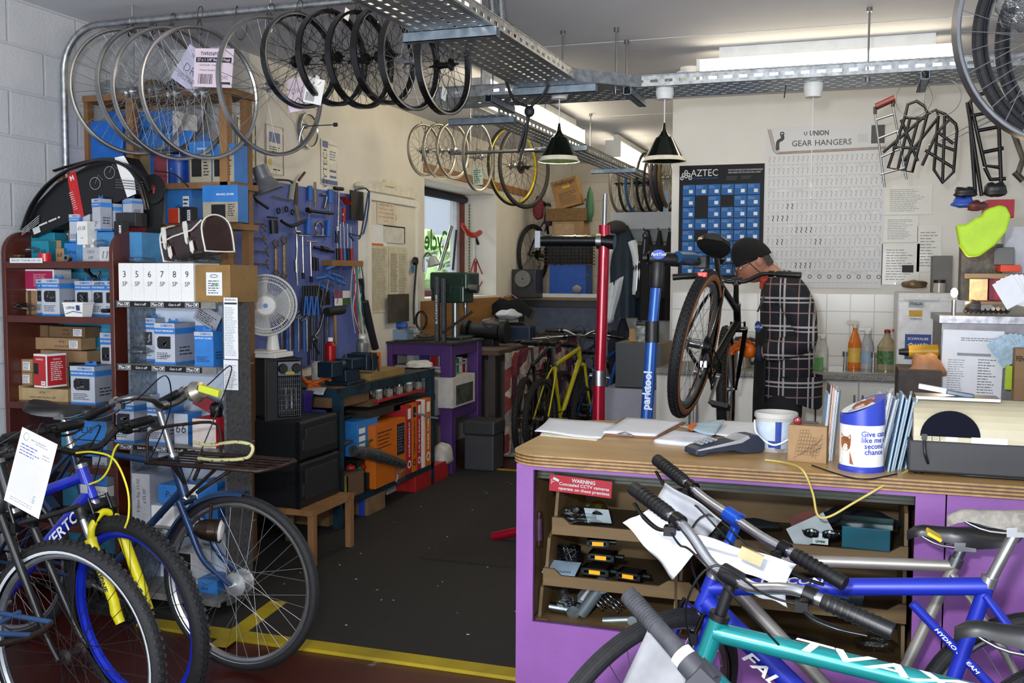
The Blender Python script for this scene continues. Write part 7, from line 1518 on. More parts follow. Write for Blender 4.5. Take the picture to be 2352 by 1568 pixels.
# lower shelf goods
OB=mat('c8660e',.45,0,.06,6)
def artO(B,w,h): B.lines(I4,-w*.42,h*.1,w*.05,h*.4,5,1,.3,.3); B.quad(I4,w*.2,-h*.1,w*.45,h*.42,1); B.lines(T(0,0,.0005),w*.22,-h*.05,w*.43,h*.38,9,2)
xbox('orange_cable_box',862,932,1062,968,'big open orange cable carton on the bench shelf',OB,XBF+.02,.16,zl2,art=artO,amats=[BLK,mat('1a1a22'),mat('6a6a90')])
xbox('blue_file_box',822,868,1050,962,'bright blue card box with small pictures beside the orange carton',mat('2675bd',.5),XBF-.03,.2,None,art=lambda B,w,h:[B.box(-w*.45,-h*.3+i*h*.22,0,-w*.15,-h*.15+i*h*.22,.001,0) for i in range(3)],amats=[WHT])
xbox('box_support',822,862,1090,1050,'dark plastic crate on the bench shelf under the blue card box',BLK,XBF-.05,.2,zl2,cat='crate')
def artCb(tx,c): return lambda B,w,h:(B.text(tx,w*.4,RZ(90),0,.03,w=h*.5),B.quad(I4,-w*.3,h*.3,w*.3,h*.45,0),B.lathe([(w*.2,0),(w*.33,0)],0,20,T(0,-h*.36,0)))
for i,(a0,a1,m,s_,l) in enumerate(((934,946,mat('a81c20',.5),'CAMPAGNOLO','red cable box, first of the upright row on the bench shelf'),(947,957,OB,'CAMPAGNOLO','orange cable box, second of the upright row'),(958,968,mat('b01c20',.5),'ULTIMAX','red cable box, third of the upright row'),(969,976,WHT,'RACING','slim white cable box, fourth of the upright row'),(977,990,OB,'INNER CABLE','orange cable box ending the upright row by the bench leg'))):
    xbox('cable_box',a0,a1,1055,930-i*4,l,m,XBF+.015,.2,zl2,art=artCb(s_,0),amats=[WHT if i!=1 else BLK])
for i in range(2): 
    c=PX(962+22*i,952+6*i,XBF+.05); B=MB()
    for k in range(12): B.tube([(-.05,.003*(k%4),.004*(k//4)),(.06,.003*(k%4)+.02,.004*(k//4)-.01)],.002,n=5)
    tag(B.build('cable_ends',STEEL),'bunches of bright cable ends sticking out of the upright boxes','cable','cable ends at the bench leg').location=c
# small stuff on shelf
def jar(nm,px,yb,yt,X,r_,m,lb,cat='tub',lid=None,z=None):
    a=PX(px,yb,X); z0=a.z if z is None else z; h=PX(px,yt,X).z-z0; t=thing(nm,lb,cat,T(a.x-r_,a.y,z0)); MB().lathe([(0,0),(r_*.85,0),(r_,h*.92),(r_,h),(r_*.93,h),(r_*.8,.01),(0,.01)],0,26).build(nm+'_body',m,t)
    if lid: MB().lathe([(0,h),(r_*1.05,h),(r_*1.05,h+.012),(0,h+.014)],0,26).build('lid',lid,t)
    return t
jar('chocolate_tub',716,945,905,XBF-.02,.075,mat('2c1a6a',.35),'purple sweet tub under the bench top','tub',mat('221459',.4)); jar('blue_tub',744,982,950,XBF-.03,.07,mat('1e2f9a',.4),'bright blue tub beneath the purple sweet tub','tub',mat('2140b8',.4))
jar('steel_pan',772,1022,995,XBF-.02,.11,mat('4a4c50',.35,.6,.2,20),'grey round tin pan on the bench shelf','pan')
t=xbox('parts_organiser',724,812,1045,1024,'low clear-lidded parts organiser under the round tin pan',mat('3d4047',.4,0,.2,60),XBF-.02,.25,None,cat='organiser')
xbox('yellow_tub',726,800,1135,1106,'yellow and grey flat tub on the lower shelf of the bench',mat('8b8a30',.5,0,.3,14),XBF-.01,.2,zl2,cat='tub')
jar('white_tub',737,1105,1070,XBF-.03,.055,mat('c8d2d6',.5,0,.15,30),'white tub of grease behind the bench leg','tub'); jar('blue_label_tub',771,1104,1066,XBF-.0,.07,mat('c4d2da',.5,0,.15,25),'white tub with blue labels on the lower bench shelf','tub')
xbox('woven_basket',796,836,1118,1085,'brown woven basket of red and green bits on the bench shelf',mat('6b543c',.8,0,.3,90),XBF-.01,.14,zl2,cat='basket')
for k,(x,y,m) in enumerate(((805,1075,RDH),(823,1078,mat('1f6a3c',.4)),(830,1072,RDH))): blob('rag_ball',PX(x,y,XBF-.06),(.03,.03,.025),m,('red bundle in the woven basket','green bundle in the woven basket','second red bundle in the woven basket')[k],'bundle',60+k,.15)
xbox('black_crate',845,900,1100,1075,'black open crate on the lower bench shelf',BLK,XBF-.02,.2,zl2,cat='crate')
tag(MB().tube([PX(812,1035,XBF+.0),PX(860,1045,XBF+.02),PX(925,1066,XBF+.03)],[.035,.045,.03],n=14).build('wrapped_tube',mat('44474b',.25,.1,.3,30,b=.4,coat=.4)),'grey foam roll in shiny wrap hanging over the bench shelf','roll')
blob('plastic_bag',PX(918,1095,XBF+.03),(.03,.05,.07),CLEAR,'clear torn plastic hanging from the foam roll','bag',66,.3,18,12)
t=thing('green_wire_brush','green handled plastic tool on the bench shelf','tool',T(*PX(858,1020,XBF+.0))); MB().tube([(0,-.08,-.03),(0,-.08,.03),(0,.06,.03),(0,.06,-.03)],.008).build('loop_handle',mat('174a2c',.4),t)
# under the bench
t=xbox('chipboard_crate',755,835,1200,1135,'upturned chipboard crate on the floor under the bench',mat('6e5336',.75,0,.25,5),XBF-.1,.35,0.0,cat='crate'); t.location.z=.012
xbox('wood_block',845,885,1147,1128,'short offcut of wood on the rubber tiles under the bench',mat('7a6042',.7,0,.2,8),XBF+.0,.1,.013,cat='block')
xbox('blue_can_box',836,843,1150,1128,'small blue can beside the wood offcut',mat('1d3f9a',.4),XBF-.02,.04,.013,cat='can')
xbox('white_crate_end',890,952,1110,1078,'white panelled crate on the floor under the bench',mat('b9b4ac',.6),XBF-.15,.3,.013,cat='crate')
xbox('red_floor_box',955,1030,1108,1072,'red box on the floor beneath the end of the bench',RDH,XBF-.0,.35,.013,cat='crate')
blob('white_sack',PX(1015,1050,XBF-.06),(.08,.10,.11),mat('b5b5b2',.6,0,.15,18),'white sack on top of the red floor box','sack',70,.12,20,14)
# on the bench top
VB=mat('14283a',.4,.3,.2,20)
c=PX(800,880,XBF-.08); t=thing('bench_vice','dark blue engineer\'s vice bolted to the bench edge','vice',T(XBF-.10,c.y,zb+.004)@RZ(0))
B=MB(); B.box(-.08,-.11,0,.08,.11,.02); B.prism([(-.055,.02),(.055,.02),(.05,.09),(-.05,.09)],-.09,.09,0); B.build('vice_base',VB,t,bevel=.004)
B=MB(); B.box(-.06,-.02,.09,.06,.19,.15); B.box(-.07,.15,.07,.07,.2,.17); B.tube([(0,-.22,.11),(0,.2,.11)],.035,n=16); B.box(-.05,-.25,.06,.05,-.12,.15); B.build('vice_body',VB,t,bevel=.005)
B=MB(); B.box(-.065,.2,.13,.065,.212,.175); B.box(-.065,.23,.13,.065,.242,.175); B.box(-.065,.242,.06,.065,.30,.17); B.build('jaws',mat('1c2c38',.4,.4,.2,20),t,bevel=.003)
B=MB(); B.tube([(0,.30,.11),(0,.38,.11)],.018,n=14); B.tube([(.03,.37,.13),(.06,.38,-.14)],.007,n=8); B.ell((.03,.37,.135),.013); B.build('screw_handle',TK,t)
def zon(px,py,z): return PZ(px,py,z)
p=zon(714,890,zb)
t=thing('orange_gloves','orange rubber gloves flung over the near end of the bench','gloves',T(p.x,p.y,zb+.012))
for pts in (((-.06,-.02,.06),(-.03,0,.02),(0,.0,.01),(.03,-.03,.0)),((-.02,0,.02),(.03,.02,.02),(.08,.03,.04),(.12,.02,.035)),((0,0,.01),(.02,-.05,-.0),(.04,-.08,-.02)),((0,0,.02),(.05,.0,.0),(.07,-.03,-.01))): MB().tube(spline(pts,4),[.022]*5+[.016]*4+[.012]*4 if len(pts)>3 else [.018]*5+[.012]*4,n=10,flat=.6).build('glove_finger',mat('c85c0a',.5,0,.1,20),t)
p=zon(700,893,zb); slab('bench_rag',[(700,903),(742,908),(750,893),(706,890)],zb,.004,mat('b5b8bc',.7),'grey-white rag under the orange gloves','rag',.005)
def can(px,yb,yt,Y,r_,m,lb,cap=None,capm=None,lab=None,cat='can',z=None,nm='spray_can'):
    a=PY(px,yb,Y); z0=a.z if z is None else z; h=PY(px,yt,Y).z-z0; t=thing(nm,lb,cat,T(a.x,Y,z0))
    MB().lathe([(0,0),(r_,0),(r_,h*.82),(r_*.6,h*.9),(r_*.5,h*.92),(0,h*.92)],0,22).build(nm+'_body',m,t)
    if capm: MB().lathe([(r_*.5,h*.9),(r_*.5,h),(0,h)],0,16).build('cap',capm,t)
    if lab: MB().lathe([(r_+.0006,h*.08),(r_+.0006,h*.28)],0,22).build('label_band',lab,t)
    return t
yv=5.32; can(759,840,775,5.4,.033,mat('a8141a',.35,.3),'red spray can with a white cap at the back of the bench',1,WHT,WHT,z=zb)
can(832,815,770,5.9,.04,mat('7d7f80',.4,.4,.2,20),'grey worn aerosol at the back of the bench beside the pump',1,WHT,None,z=zb)
can(798,828,808,5.7,.035,STEEL,'short shiny steel tin behind the vice',None,None,None,nm='steel_tin',z=zb); can(728,842,826,5.55,.035,mat('b9b6ac',.6,0,.2,30),'dirty white tin of brushes at the near end of the bench',nm='brush_tin',z=zb)
xbox('orange_carton',858,875,845,810,'orange carton stacked at the far end of the bench top',ORNG,XBF-.3,.1,zb,cat='box')
xbox('wood_offcut_board',850,930,862,850,'pale wooden board lying at the far end of the bench top',mat('8d7345',.6,0,.15,5),XBF-.04,.3,zb,cat='board')
blob('white_rag',PX(965,838,XBF-.12),(.09,.12,.035),mat('c9c5bd',.8,0,.08,20),'crumpled white rag draped at the far corner of the bench','rag',75,.22,24,14)
# ================================================================ PURPLE TABLE, WINDOW BENCH, REAR CORNER
PT=mat('4c2c6c',.45,0,.12,5); xa,xb=PY(876,785,6.9).x,PY(1037,785,6.9).x; zp=1.0; yp1=7.55
t=thing('purple_table','purple-painted wooden table with drilling tools on top','table',T((xa+xb)/2,7.2,0)); W=T(-(xa+xb)/2,-7.2,0)
MB(W).box(xa,6.88,zp-.015,xb+.02,yp1,zp).build('table_top',mat('2a2426',.5,0,.2,8),t)
MB(W).box(xa+.004,6.906,zp-.10,xb-.006,6.93,zp-.016).box(xb-.03,6.93,zp-.10,xb-.006,yp1-.01,zp-.016).build('apron',PT,t,bevel=.002)
for x,y in ((xa,6.9),(xb-.09,6.9),(xb-.09,yp1-.09),(xa,yp1-.09)): MB(W).box(x,y,0,x+.09,y+.09,zp-.02).build('leg',PT,t,bevel=.003)
MB(W).box(xb-.03,6.98,.42,xb-.005,yp1-.09,.55).box(xa+.09,6.93,.40,xb-.09,6.96,.47).build('stretcher',PT,t,bevel=.002)
MB(W).box(xa+.05,6.95,.80,xb-.1,yp1-.1,.815).box(xa+.05,6.95,.44,xb-.1,yp1-.1,.455).build('inner_shelf',mat('b5b4b8',.6),t)
def P7(px,py): return PY(px,py,6.96)
carton('paper_stack',935,1010,832,800,7.0,.3,[mat('a9adb8',.5),mat('3f73b0',.5)],'pile of papers and blue folders under the purple table top','papers',0,zb=.815)
for i,(x0,x1,m,l) in enumerate(((965,985,mat('1d2a80',.5),'dark blue spoke box under the purple table'),(988,1005,RDH,'red spoke box under the purple table'),(950,963,mat('8a9098',.2),'grey glass jar under the purple table'))): carton('small_box',x0,x1,826,790,6.98,.12,[m],l,'box',0,zb=.815)
for i in range(5): xbox('spoke_box',1042+7*i,1048+7*i,865,826-3*(i%3),'white and green spoke boxes standing at the side of the purple table',(WHT,mat('2f8a4a',.5),WHT,mat('b02a2a',.5),WHT)[i],xb-.12,.2,.62+.0,cat='box',grp='white and green spoke boxes under the purple table')
t=xbox('white_drawer_unit',1040,1091,938,862,'white framed cabinet with a glass front beside the purple leg',mat('c2c0bc',.5),xb+.02,.3,None,cat='cabinet'); 
q=t.children[0]; a=PX(1048,930,xb+.022); b_=PX(1086,875,xb+.022); MB(T(*(-V(t.location)))).box(xb+.018,a.y,a.z,xb+.024,b_.y,b_.z).build('window_pane',mat('4a4f4c',.15,0,.3,12),t)
xbox('grey_crate_stack',1000,1038,900,868,'grey drawer block inside the purple table',mat('8a8c92',.5),xb-.1,.3,.455,cat='crate')
# bins and bucket
p=PZ(1040,1083,0); t=thing('pedal_bin','dark grey rectangular bin with a lid beside the purple table leg','bin',T(xb+.03,p.y+.05,.0)@RZ(0)); h=PY(1060,1000,p.y).z; MB().box(0,0,.012,.24,.24,h).build('bin_body',mat('3a3b40',.5,0,.08),t,bevel=.01); MB().box(-.01,-.01,h,.25,.25,h+.11).build('bin_lid',mat('2e2f33',.5,0,.08),t,bevel=.015)
p=PZ(1115,1056,0); hb_=PY(1115,985,p.y).z; t=thing('black_bucket','black plastic bucket with a white sticker beside the grey bin','bucket',T(p.x,p.y+.12,.0)); MB().lathe([(0,.012),(.11,.012),(.14,hb_),(.145,hb_),(.145,hb_+.01),(.13,hb_),(.1,.03),(0,.03)],0,30).build('bucket_body',mat('15171d',.35),t); MB().lathe([(.13,hb_*.35),(.137,hb_*.68)],0,10,a0=235,a1=275).build('sticker',mat('b9c6cc',.5),t)
p=PZ(1165,1052,0); t=thing('washing_up_bowl','grubby pale plastic tray standing on its side by the counter','tray',T(p.x,p.y,.012)@RZ(12)@RX(-14)); MB().box(-.16,-.0,0,.16,.03,.24).build('tray_shell',mat('8f8b80',.6,0,.15,14),t,bevel=.02); MB().box(-.12,-.002,.03,.12,.0,.21).build('dirty_inside',mat('4a4a48',.6,0,.5,40),t)
# window bench with floral curtain
zw=.90; XW0,XW1=XT+.01,PX(1200,760,-2.45).x
t=thing('window_bench','long dark workbench under the window with a patchwork curtain','workbench',T(-2.9,9,0)); W=T(2.9,-9,0)
MB(W).box(XT+.01,7.58,zw-.04,-2.68,10.1,zw).build('bench_top',mat('4a3a28',.6,0,.3,6),t)
for x,y in ((-2.78,7.6),(-2.78,10.0),(-3.34,7.6),(-3.34,10.0)): MB(W).box(x,y,0,x+.06,y+.06,zw-.04).build('leg',mat('3a3230',.6),t)
B=MB()
B.grid(lambda u,v:(-2.645+.018*sin(u*60)+.02*sin(u*23),7.62+u*2.4,.04+v*(zw-.06)),160,6)
tag(B.build('bench_curtain',mat('a89a8e',.85,0,0,7,kind='patch')),'faded patchwork floral curtain hung along the window bench','curtain')
struct(MB().box(XT,7.58,zw,XT+.02,9.9,WZ0-.02).build('trim_30',mat('a07440',.6,0,.15,3,kind='wood',c2='80582e',ax=(14,1.2,14))))
# drill press
GRN=mat('1f3a2e',.35,.3,.08,20,coat=.3); yd=7.35
c=PY(1045,640,yd); t=thing('drill_press','dark green bench drill press on the purple table','drill press',T(c.x,yd,zp)); W=T(-c.x,-yd,-zp); p=lambda x,y:PY(x,y,yd)
a=p(998,625);b_=p(1083,660); MB(W).box(a.x,yd-.1,b_.z-.02,b_.x,yd+.18,a.z).build('belt_cover',GRN,t,bevel=.015)
a=p(1020,655);b_=p(1078,695); MB(W).box(a.x,yd-.12,b_.z,b_.x,yd+.1,a.z).build('head_casting',GRN,t,bevel=.012); MB(W).tube([p(1006,650),p(1006,690)],.055,n=20).build('motor',GRN,t)
MB(W).tube([(p(1040,700).x,yd+.05,zp+.02),(p(1040,700).x,yd+.05,p(1040,690).z)],.03,n=18).build('column',STEEL,t)
MB(W).tube([p(1069,692),p(1069,722)],[.022,.012],n=14).tube([p(1069,700),p(1069,706)],.02,n=14).build('chuck',STEEL,t)
MB(W).box(p(1012,0).x,yd-.13,zp,p(1075,0).x,yd+.12,zp+.02).build('foot_plate',GRN,t,bevel=.003); MB(W@T(*p(1040,664))).box(-.02,-.20,-.03,.02,-.12,.03).build('switch_box',BLK,t); MB(W).ell(tuple(p(1042,660)-V((0,.205,0))),.009).build('red_button',RDH,t)
MB(W).tube([p(1078,662),p(1098,664)],.035,n=14).build('side_spindle',STEEL,t)
# drill stand (two slotted posts) and lever
for i,(x,l) in enumerate(((1003,'tall slotted steel stand post with white lettering in front of the drill press'),(1018,'second slotted stand post in front of the drill press'))):
    a=PY(x-5,635+4*i,7.0); b_=PY(x+4,770,7.0); t=thing('steel_stand_post',l,'stand',T(a.x,7.0,zp)); w=b_.x-a.x; h=a.z-zp; MB().box(0,0,0,w*.3,.03,h).box(w*.7,0,0,w,.03,h).box(0,.02,0,w,.03,h).build('channel',mat('6c6f74',.35,.8,.2,30),t)
    if i==0: q=MB(T(w*.5,-.001,h*.5)@RX(90)@RZ(90)); q.text('BLACK&DECKER',.022,I4,0,.02,w=h*.45); q.build('lettering',WHT,t)
tag(MB().tube([PY(1015,765,6.98),PY(1085,715,7.1)],.014,n=8,flat=.7).build('lever_arm',TK),'long black lever arm lying against the drill stand','lever')
p=PZ(1004,775,zp); slab('cutting_mat',[(905,785),(1060,778),(1045,770),(915,776)],zp,.008,BLK,'flat black board lying on the purple table','board')
# workshop lamp and goods on the table
c=PY(995,600,7.4); t=thing('clip_lamp','clear-shaded clip lamp in front of the window','lamp',T(*c)@RY(-15)); MB().lathe([(.02,.04),(.03,.03),(.055,-.03),(.06,-.035),(.057,-.035),(.028,.028)],0,24).build('lamp_shade',mat('b9bec4',.2,.4,0),t); MB().tube(spline([(0,0,.04),(-.03,0,.08),(-.08,.0,.04),(-.1,0,-.06)],5),.008).build('arm',STEEL,t)
c=PY(957,610,7.5); t=thing('wall_phone_timer','round black dial hung on the corner of the wall','gauge',T(XT+.05,PX(957,600,XT+.05).y-.06,PX(952,600,XT).z)); MB(RY(90)).lathe([(0,0),(.03,0),(.035,.01),(.03,.03),(0,.03)],0,24).build('dial_body',BLK,t)
tag(MB().tube(spline([PX(957,600,XT+.05),PX(953,650,XT+.05),PX(950,700,XT+.06),PX(951,745,XT+.06)],5),.008,n=8).build('black_hose',BLK),'black hose hanging from the corner of the wall','hose')
B=MB(); 
for i in range(6): B.tube([(.045*cos(a)+.004*i,-.012*i,.07*sin(a)) for a in [2*pi*j/20 for j in range(20)]],.007,closed=True,n=6)
tag(B.build('coiled_cable',BLK),'coil of black cable standing beside the drill press','cable').location=PY(968,735,7.2)
def st(px,yb,yt,r_,m,lb,Y=7.0,nm='tin',cat='tin',**k): return can(px,yb,yt,Y,r_,m,lb,nm=nm,cat=cat,z=zp,**k)
st(886,780,750,.035,mat('8a2a2a',.4,.3,.2,30),'red patterned tin holding spokes on the purple table',7.0)
for i in range(14): 
    a=random.Random(i); q=PY(886,752,7.0); tag(MB().tube([q,q+V((a.uniform(-.09,.07),a.uniform(-.04,.04),.11))],.0014,n=4).build('loose_spoke',DSTEEL),'thin loose spokes standing in the red patterned tin','spoke','loose spokes in the tin')
carton('card_tray',898,935,776,757,7.0,.12,[mat('7e93ae',.6)],'small blue-grey card box on the purple table','box',0,zb=zp)
blob('blue_rag',PY(922,748,7.1),(.06,.05,.035),mat('2a55a8',.6),'blue crumpled cloth in the card box on the purple table','cloth',81,.2)
blob('yellow_bag',PY(950,760,7.0),(.07,.05,.035),CLEAR,'clear bag of yellow bits on the purple table','bag',82,.3,18,12)
blob('parts_heap',PY(975,772,6.97),(.06,.04,.02),mat('5a5248',.5,.2,.5,40),'low heap of small parts on the purple table','parts',83,.3)
# window bench goods
def wb(px,py,Y=8.4): return PY(px,py,Y)
t=thing('bench_grinder','black bench grinder on the bench under the window','grinder',T(wb(1115,760,8.1).x,8.1,zw)); MB().tube([(-.13,0,.12),(.13,0,.12)],.075,n=22).build('motor',BLK,t); MB().tube([(-.20,0,.12),(-.15,0,.12)],.10,n=24).build('wheel_guard',BLK,t); MB().tube([(.15,0,.12),(.20,0,.12)],.10,n=24).build('wheel_guard',BLK,t); MB().box(-.1,-.08,0,.1,.08,.06).build('grinder_foot',BLK,t,bevel=.004); MB(T(.1,-.02,.15)).lathe([(0,.0),(.03,.0)],0,16,RX(60)).build('warning_label',mat('8a8a20',.5),t)
t=thing('bench_vice','small dark green vice on the bench under the window','vice',T(wb(1062,770,7.9).x,7.9,zw)); MB().box(-.06,-.06,0,.06,.06,.05).box(-.1,-.03,.05,.1,.03,.1).build('vice_body',GRN,t,bevel=.004); MB().tube([(-.1,0,.07),(-.2,0,.07)],.01).build('screw_handle',STEEL,t)
t=thing('blue_toolbox','dark blue toolbox on the window bench beside the grinder','toolbox',T(wb(1185,745,8.6).x,8.6,zw)); MB().box(-.16,-.08,0,.16,.1,.15).build('box_body',mat('16263f',.4,0,.1),t,bevel=.01); MB().tube([(-.08,0,.15),(-.08,0,.18),(.08,0,.18),(.08,0,.15)],.008).build('handle',BLK,t)
blob('white_bag',wb(1170,725,8.7),(.12,.08,.06),mat('bfc0c2',.5,0,.1,20),'crumpled white plastic bag behind the grinder','bag',84,.25,20,12)
blob('white_bag',wb(1130,745,8.1),(.1,.07,.06),CLEAR,'clear crumpled bag over the grinder','bag',85,.3,20,12)
# T-shirt on a hanger
c=wb(1170,715,9.3); t=thing('hung_tshirt','black T-shirt with white lettering on a pink hanger at the window bench','T-shirt',T(c.x,9.3,c.z))
def fn(u,v):
    x=(u-.5)*.46; zt=.14-.06*abs(u-.5)*2; z=-.22+v*(zt+.22); return (x*(1-.25*(1-v)*0 if v>.6 else .78+.0*v),.012*sin(u*20)*(1-v),z)
B=MB(); B.prism([(-.24,.02),(-.10,.13),(-.04,.12),(0,.105),(.04,.12),(.10,.13),(.24,.02),(.2,-.06),(.15,-.02),(.16,-.22),(-.16,-.22),(-.15,-.02),(-.2,-.06)],-.015,.015); B.build('shirt_body',mat('101013',.9,0,.1),t,bevel=.006)
q=MB(T(0,-.019,-.09)@RX(90)); q.text("TOM'S GARAGE",.035,I4,0,.03,w=.2); q.build('lettering',mat('c9c9c9'),t); MB().tube(spline([(-.08,0,.13),(0,0,.17),(.08,0,.13)],4),.005).build('hanger',mat('b07a88',.5),t)
# turbo trainer stand in window, red
c=wb(1088,520,9.0); t=thing('red_truing_stand','red rubber-gloved stand on the window sill','stand',T(XT-.2,9.0,WZ0+.0)); W=T(-(XT-.2),-9.0,-WZ0); f=lambda x,y:PX(x,y,XT-.15)
MB(W).tube([f(1092,600),f(1090,655)],.018).tube([f(1092,590),f(1065,670)],.008).tube([f(1092,590),f(1112,640)],.006).tube([f(1112,640),f(1095,668)],.006).build('stand_frame',mat('8a2020',.4),t); MB(W).tube([f(1090,545),f(1091,600)],.012).build('post',mat('b5b5b5',.4),t)
MB(W).tube(spline([f(1062,515),f(1075,535),f(1090,540),f(1105,532)],4),[.02]*4+[.028]*4+[.026]*4+[.012],n=10).build('red_glove',mat('b02418',.5),t); MB(W).tube([f(1090,540),f(1098,560)],.016).build('black_strap',BLK,t)
tag(MB().tube([PX(1037,520,XT-.05),PX(1008,620,XT-.08)],.017,n=12).build('frame_tube',STEEL),'bright steel tube leaning diagonally in the window','tube'); tag(MB().tube([PX(1048,528,XT-.05),PX(1040,620,XT-.05)],.011,n=10).build('dark_fork_blade',BLK),'dark tube leaning beside the bright one in the window','tube')
# pulley on machine
c=wb(1163,640,9.9); c.x=max(c.x,XT+.14); t=thing('pulley_wheel','silver slotted pulley wheel of a machine beyond the window','pulley',T(*c)@RX(90)); MB().lathe([(.01,0),(.03,0),(.03,.004),(.075,.004),(.085,-.01),(.09,.0),(.085,.02),(.01,.02)],0,30).build('pulley_disc',mat('8c8c8a',.4,.7,.1,30),t); B=MB(T(0,0,.0)); 
for i in range(4): B.at(RZ(90*i+45)@T(.05,0,-.002)).lathe([(0,0),(.014,.0)],0,12,RX(180))
B.build('pulley_holes',BLK,t); MB().box(-.13,-.20,-.3,.13,.1,-.02).build('machine_body',mat('3a3c40',.5,.2,.2,10),t,bevel=.01)
# ---------------- rear shelf with stored things
ZS_=1.28; YS=10.2; xs0=PY(1160,660,YS).x
t=thing('rear_shelf','white-edged plank shelf crossing the rear corner','shelf',T(xs0,YS,ZS_)); xe=-1.38
MB().box(0,0,-.03,xe-xs0,.7,.0).build('shelf_plank',mat('a08560',.6,0,.15,4),t); MB().box(0,-.02,-.0,xe-xs0,-.0,.04).build('white_edge',WHT,t); MB().box(0.1,.02,-.10,xe-xs0,.08,-.03).build('support_rail',mat('3a3c44',.5),t)
for x in (.1,xe-xs0-.06): MB().box(x,.05,-ZS_,x+.05,.1,-.03).build('leg',mat('3a3c44',.5),t)
struct(MB().box(xs0+.1,YS+.6,0,xe,YS+.62,ZS_-.05).build('trim_31',mat('8a93a6',.7)))
def sh(px0,px1,yb,yt,m,lb,nm='box',cat='box',Y=YS+.05,dep=.3,z=ZS_+.001,rz=0,art=None): return carton(nm,px0,px1,yb,yt,Y,dep,[m],lb,cat,rz,art,zb=z)
sh(1262,1345,655,608,mat('2158b8',.45),'bright blue plastic crate on the rear shelf','crate','crate')
t=thing('black_wire_crate','black slatted crate on top of the blue one','crate',T(PY(1250,605,YS+.04).x,YS+.04,PY(1300,606,YS).z)); w=PY(1352,605,YS).x-PY(1250,605,YS).x; h=PY(1300,545,YS).z-PY(1300,606,YS).z
B=MB()
for i in range(9): z=h*i/8; B.box(0,0,z-.006,w,.008,z+.006); B.box(w-.008,0,z-.006,w,.28,z+.006)
for i in range(13): x=w*i/12; B.box(x-.005,-.002,0,x+.005,.006,h)
B.build('slatted_sides',BLK,t); MB().box(.01,.1,.005,w-.02,.27,h*.7).build('crate_contents',mat('3a3634',.7,0,.4,14),t)
zc2=PY(1300,545,YS).z
sh(1268,1340,541,508,CARD,'brown carton with a pale panel above the black crate','carton','box',z=zc2+.004,dep=.25,art=(lambda B,w,h:B.box(-w*.42,-h*.3,0,w*.2,h*.35,.001,0),[mat('b09572',.7)]))
zc3=PY(1300,508,YS).z; 
t=sh(1253,1347,508,478,mat('7d5f38',.75,0,.2,40,b=.3),'brown wicker box lying across the pile','wicker_box','basket',z=zc3+.008,dep=.25)
def artCh(B,w,h): B.text('challenge',w*.2,T(0,h*.38,0),0,.01,w=w*.8); B.quad(I4,-w*.1,h*.18,w*.2,h*.26,1); B.lines(T(0,0,0),-w*.3,-h*.4,w*.4,h*.05,7,0,.25,.3)
c=PY(1308,430,YS+.1); t=thing('tyre_carton','tall brown challenge tyre carton leaning on top of the pile','carton',T(c.x,YS+.1,PY(1308,475,YS+.1).z+.002)@RY(-14)); w=PY(1340,430,YS).x-PY(1280,430,YS).x; h=.30; MB().box(-w/2,0,0,w/2,.12,h).build('carton',mat('a57c4a',.6,0,.08),t,bevel=.002); B=MB(T(0,-.001,h/2)@RX(90)); artCh(B,w,h); B.build('print',[INK,mat('d8c020')],t)
for k,(x,y,s_,m,l,n) in enumerate(((1172,510,(.06,.1,.18),mat('a89c8c',.8),'beige coat hung at the end of the rear shelf','coat'),(1195,590,(.07,.08,.22),mat('b5aa9a',.8),'pale cloth draped down beside the hanging coat','cloth'),(1237,485,(.06,.06,.16),mat('7a2c3c',.8,0,.3,40),'red spotted scarf draped over a handlebar','scarf'),(1260,505,(.05,.05,.12),mat('3c2a44',.8,0,.3,40),'dark purple cloth beside the red scarf','cloth'),(1355,480,(.04,.06,.22),mat('3e6a4c',.7),'green rolled mat standing behind the wicker box','mat'),(1160,600,(.09,.08,.12),mat('23262e',.8,0,.2,12),'dark folded jacket bundle at the window corner','jacket'),(1332,632,(.08,.06,.05),mat('a39c94',.8,0,.1,12),'crumpled grey cloth on the rear shelf','cloth'),(1175,650,(.12,.06,.05),mat('b5b2aa',.8,0,.1,14),'pale cloth at the window end of the rear shelf','cloth'),(1325,665,(.05,.03,.05),mat('9c9890',.8,0,.1,14),'striped tea towel hanging over the shelf edge','towel'))):
    blob(n+'_bundle',PY(x,y,YS+.12 if k!=8 else YS-.04),s_,m,l,n,90+k,.14,20,14)
def small_bike(px,py,Y,R,ang,lab,fr,**o):
    c=PY(px,py,Y); h=V((cos(radians(ang)),sin(radians(ang)),0)); n=V((-h.y,h.x,0)); RA=V(c); FA=RA+h*(2*R*1.45)
    J=dict(RA=RA,FA=FA,BB=RA+h*(R*1.25)+V((0,0,-.03)),ST=RA+h*(R*.85)+V((0,0,R*1.25)),HT=FA-h*(R*.55)+V((0,0,R*1.75)),HB=FA-h*(R*.45)+V((0,0,R*1.35)))
    return bike('bicycle',lab,J,n,(c.x,c.y,c.z-R),dict(dict(R=R,frame=fr,cables=1,n=24),**o))
small_bike(1225,585,YS+.2,.33,78,'dark stored bicycle standing on the rear shelf behind the black clamp arm',BLKM,spm=SPKD,rimm=BLKM,bar='drop')
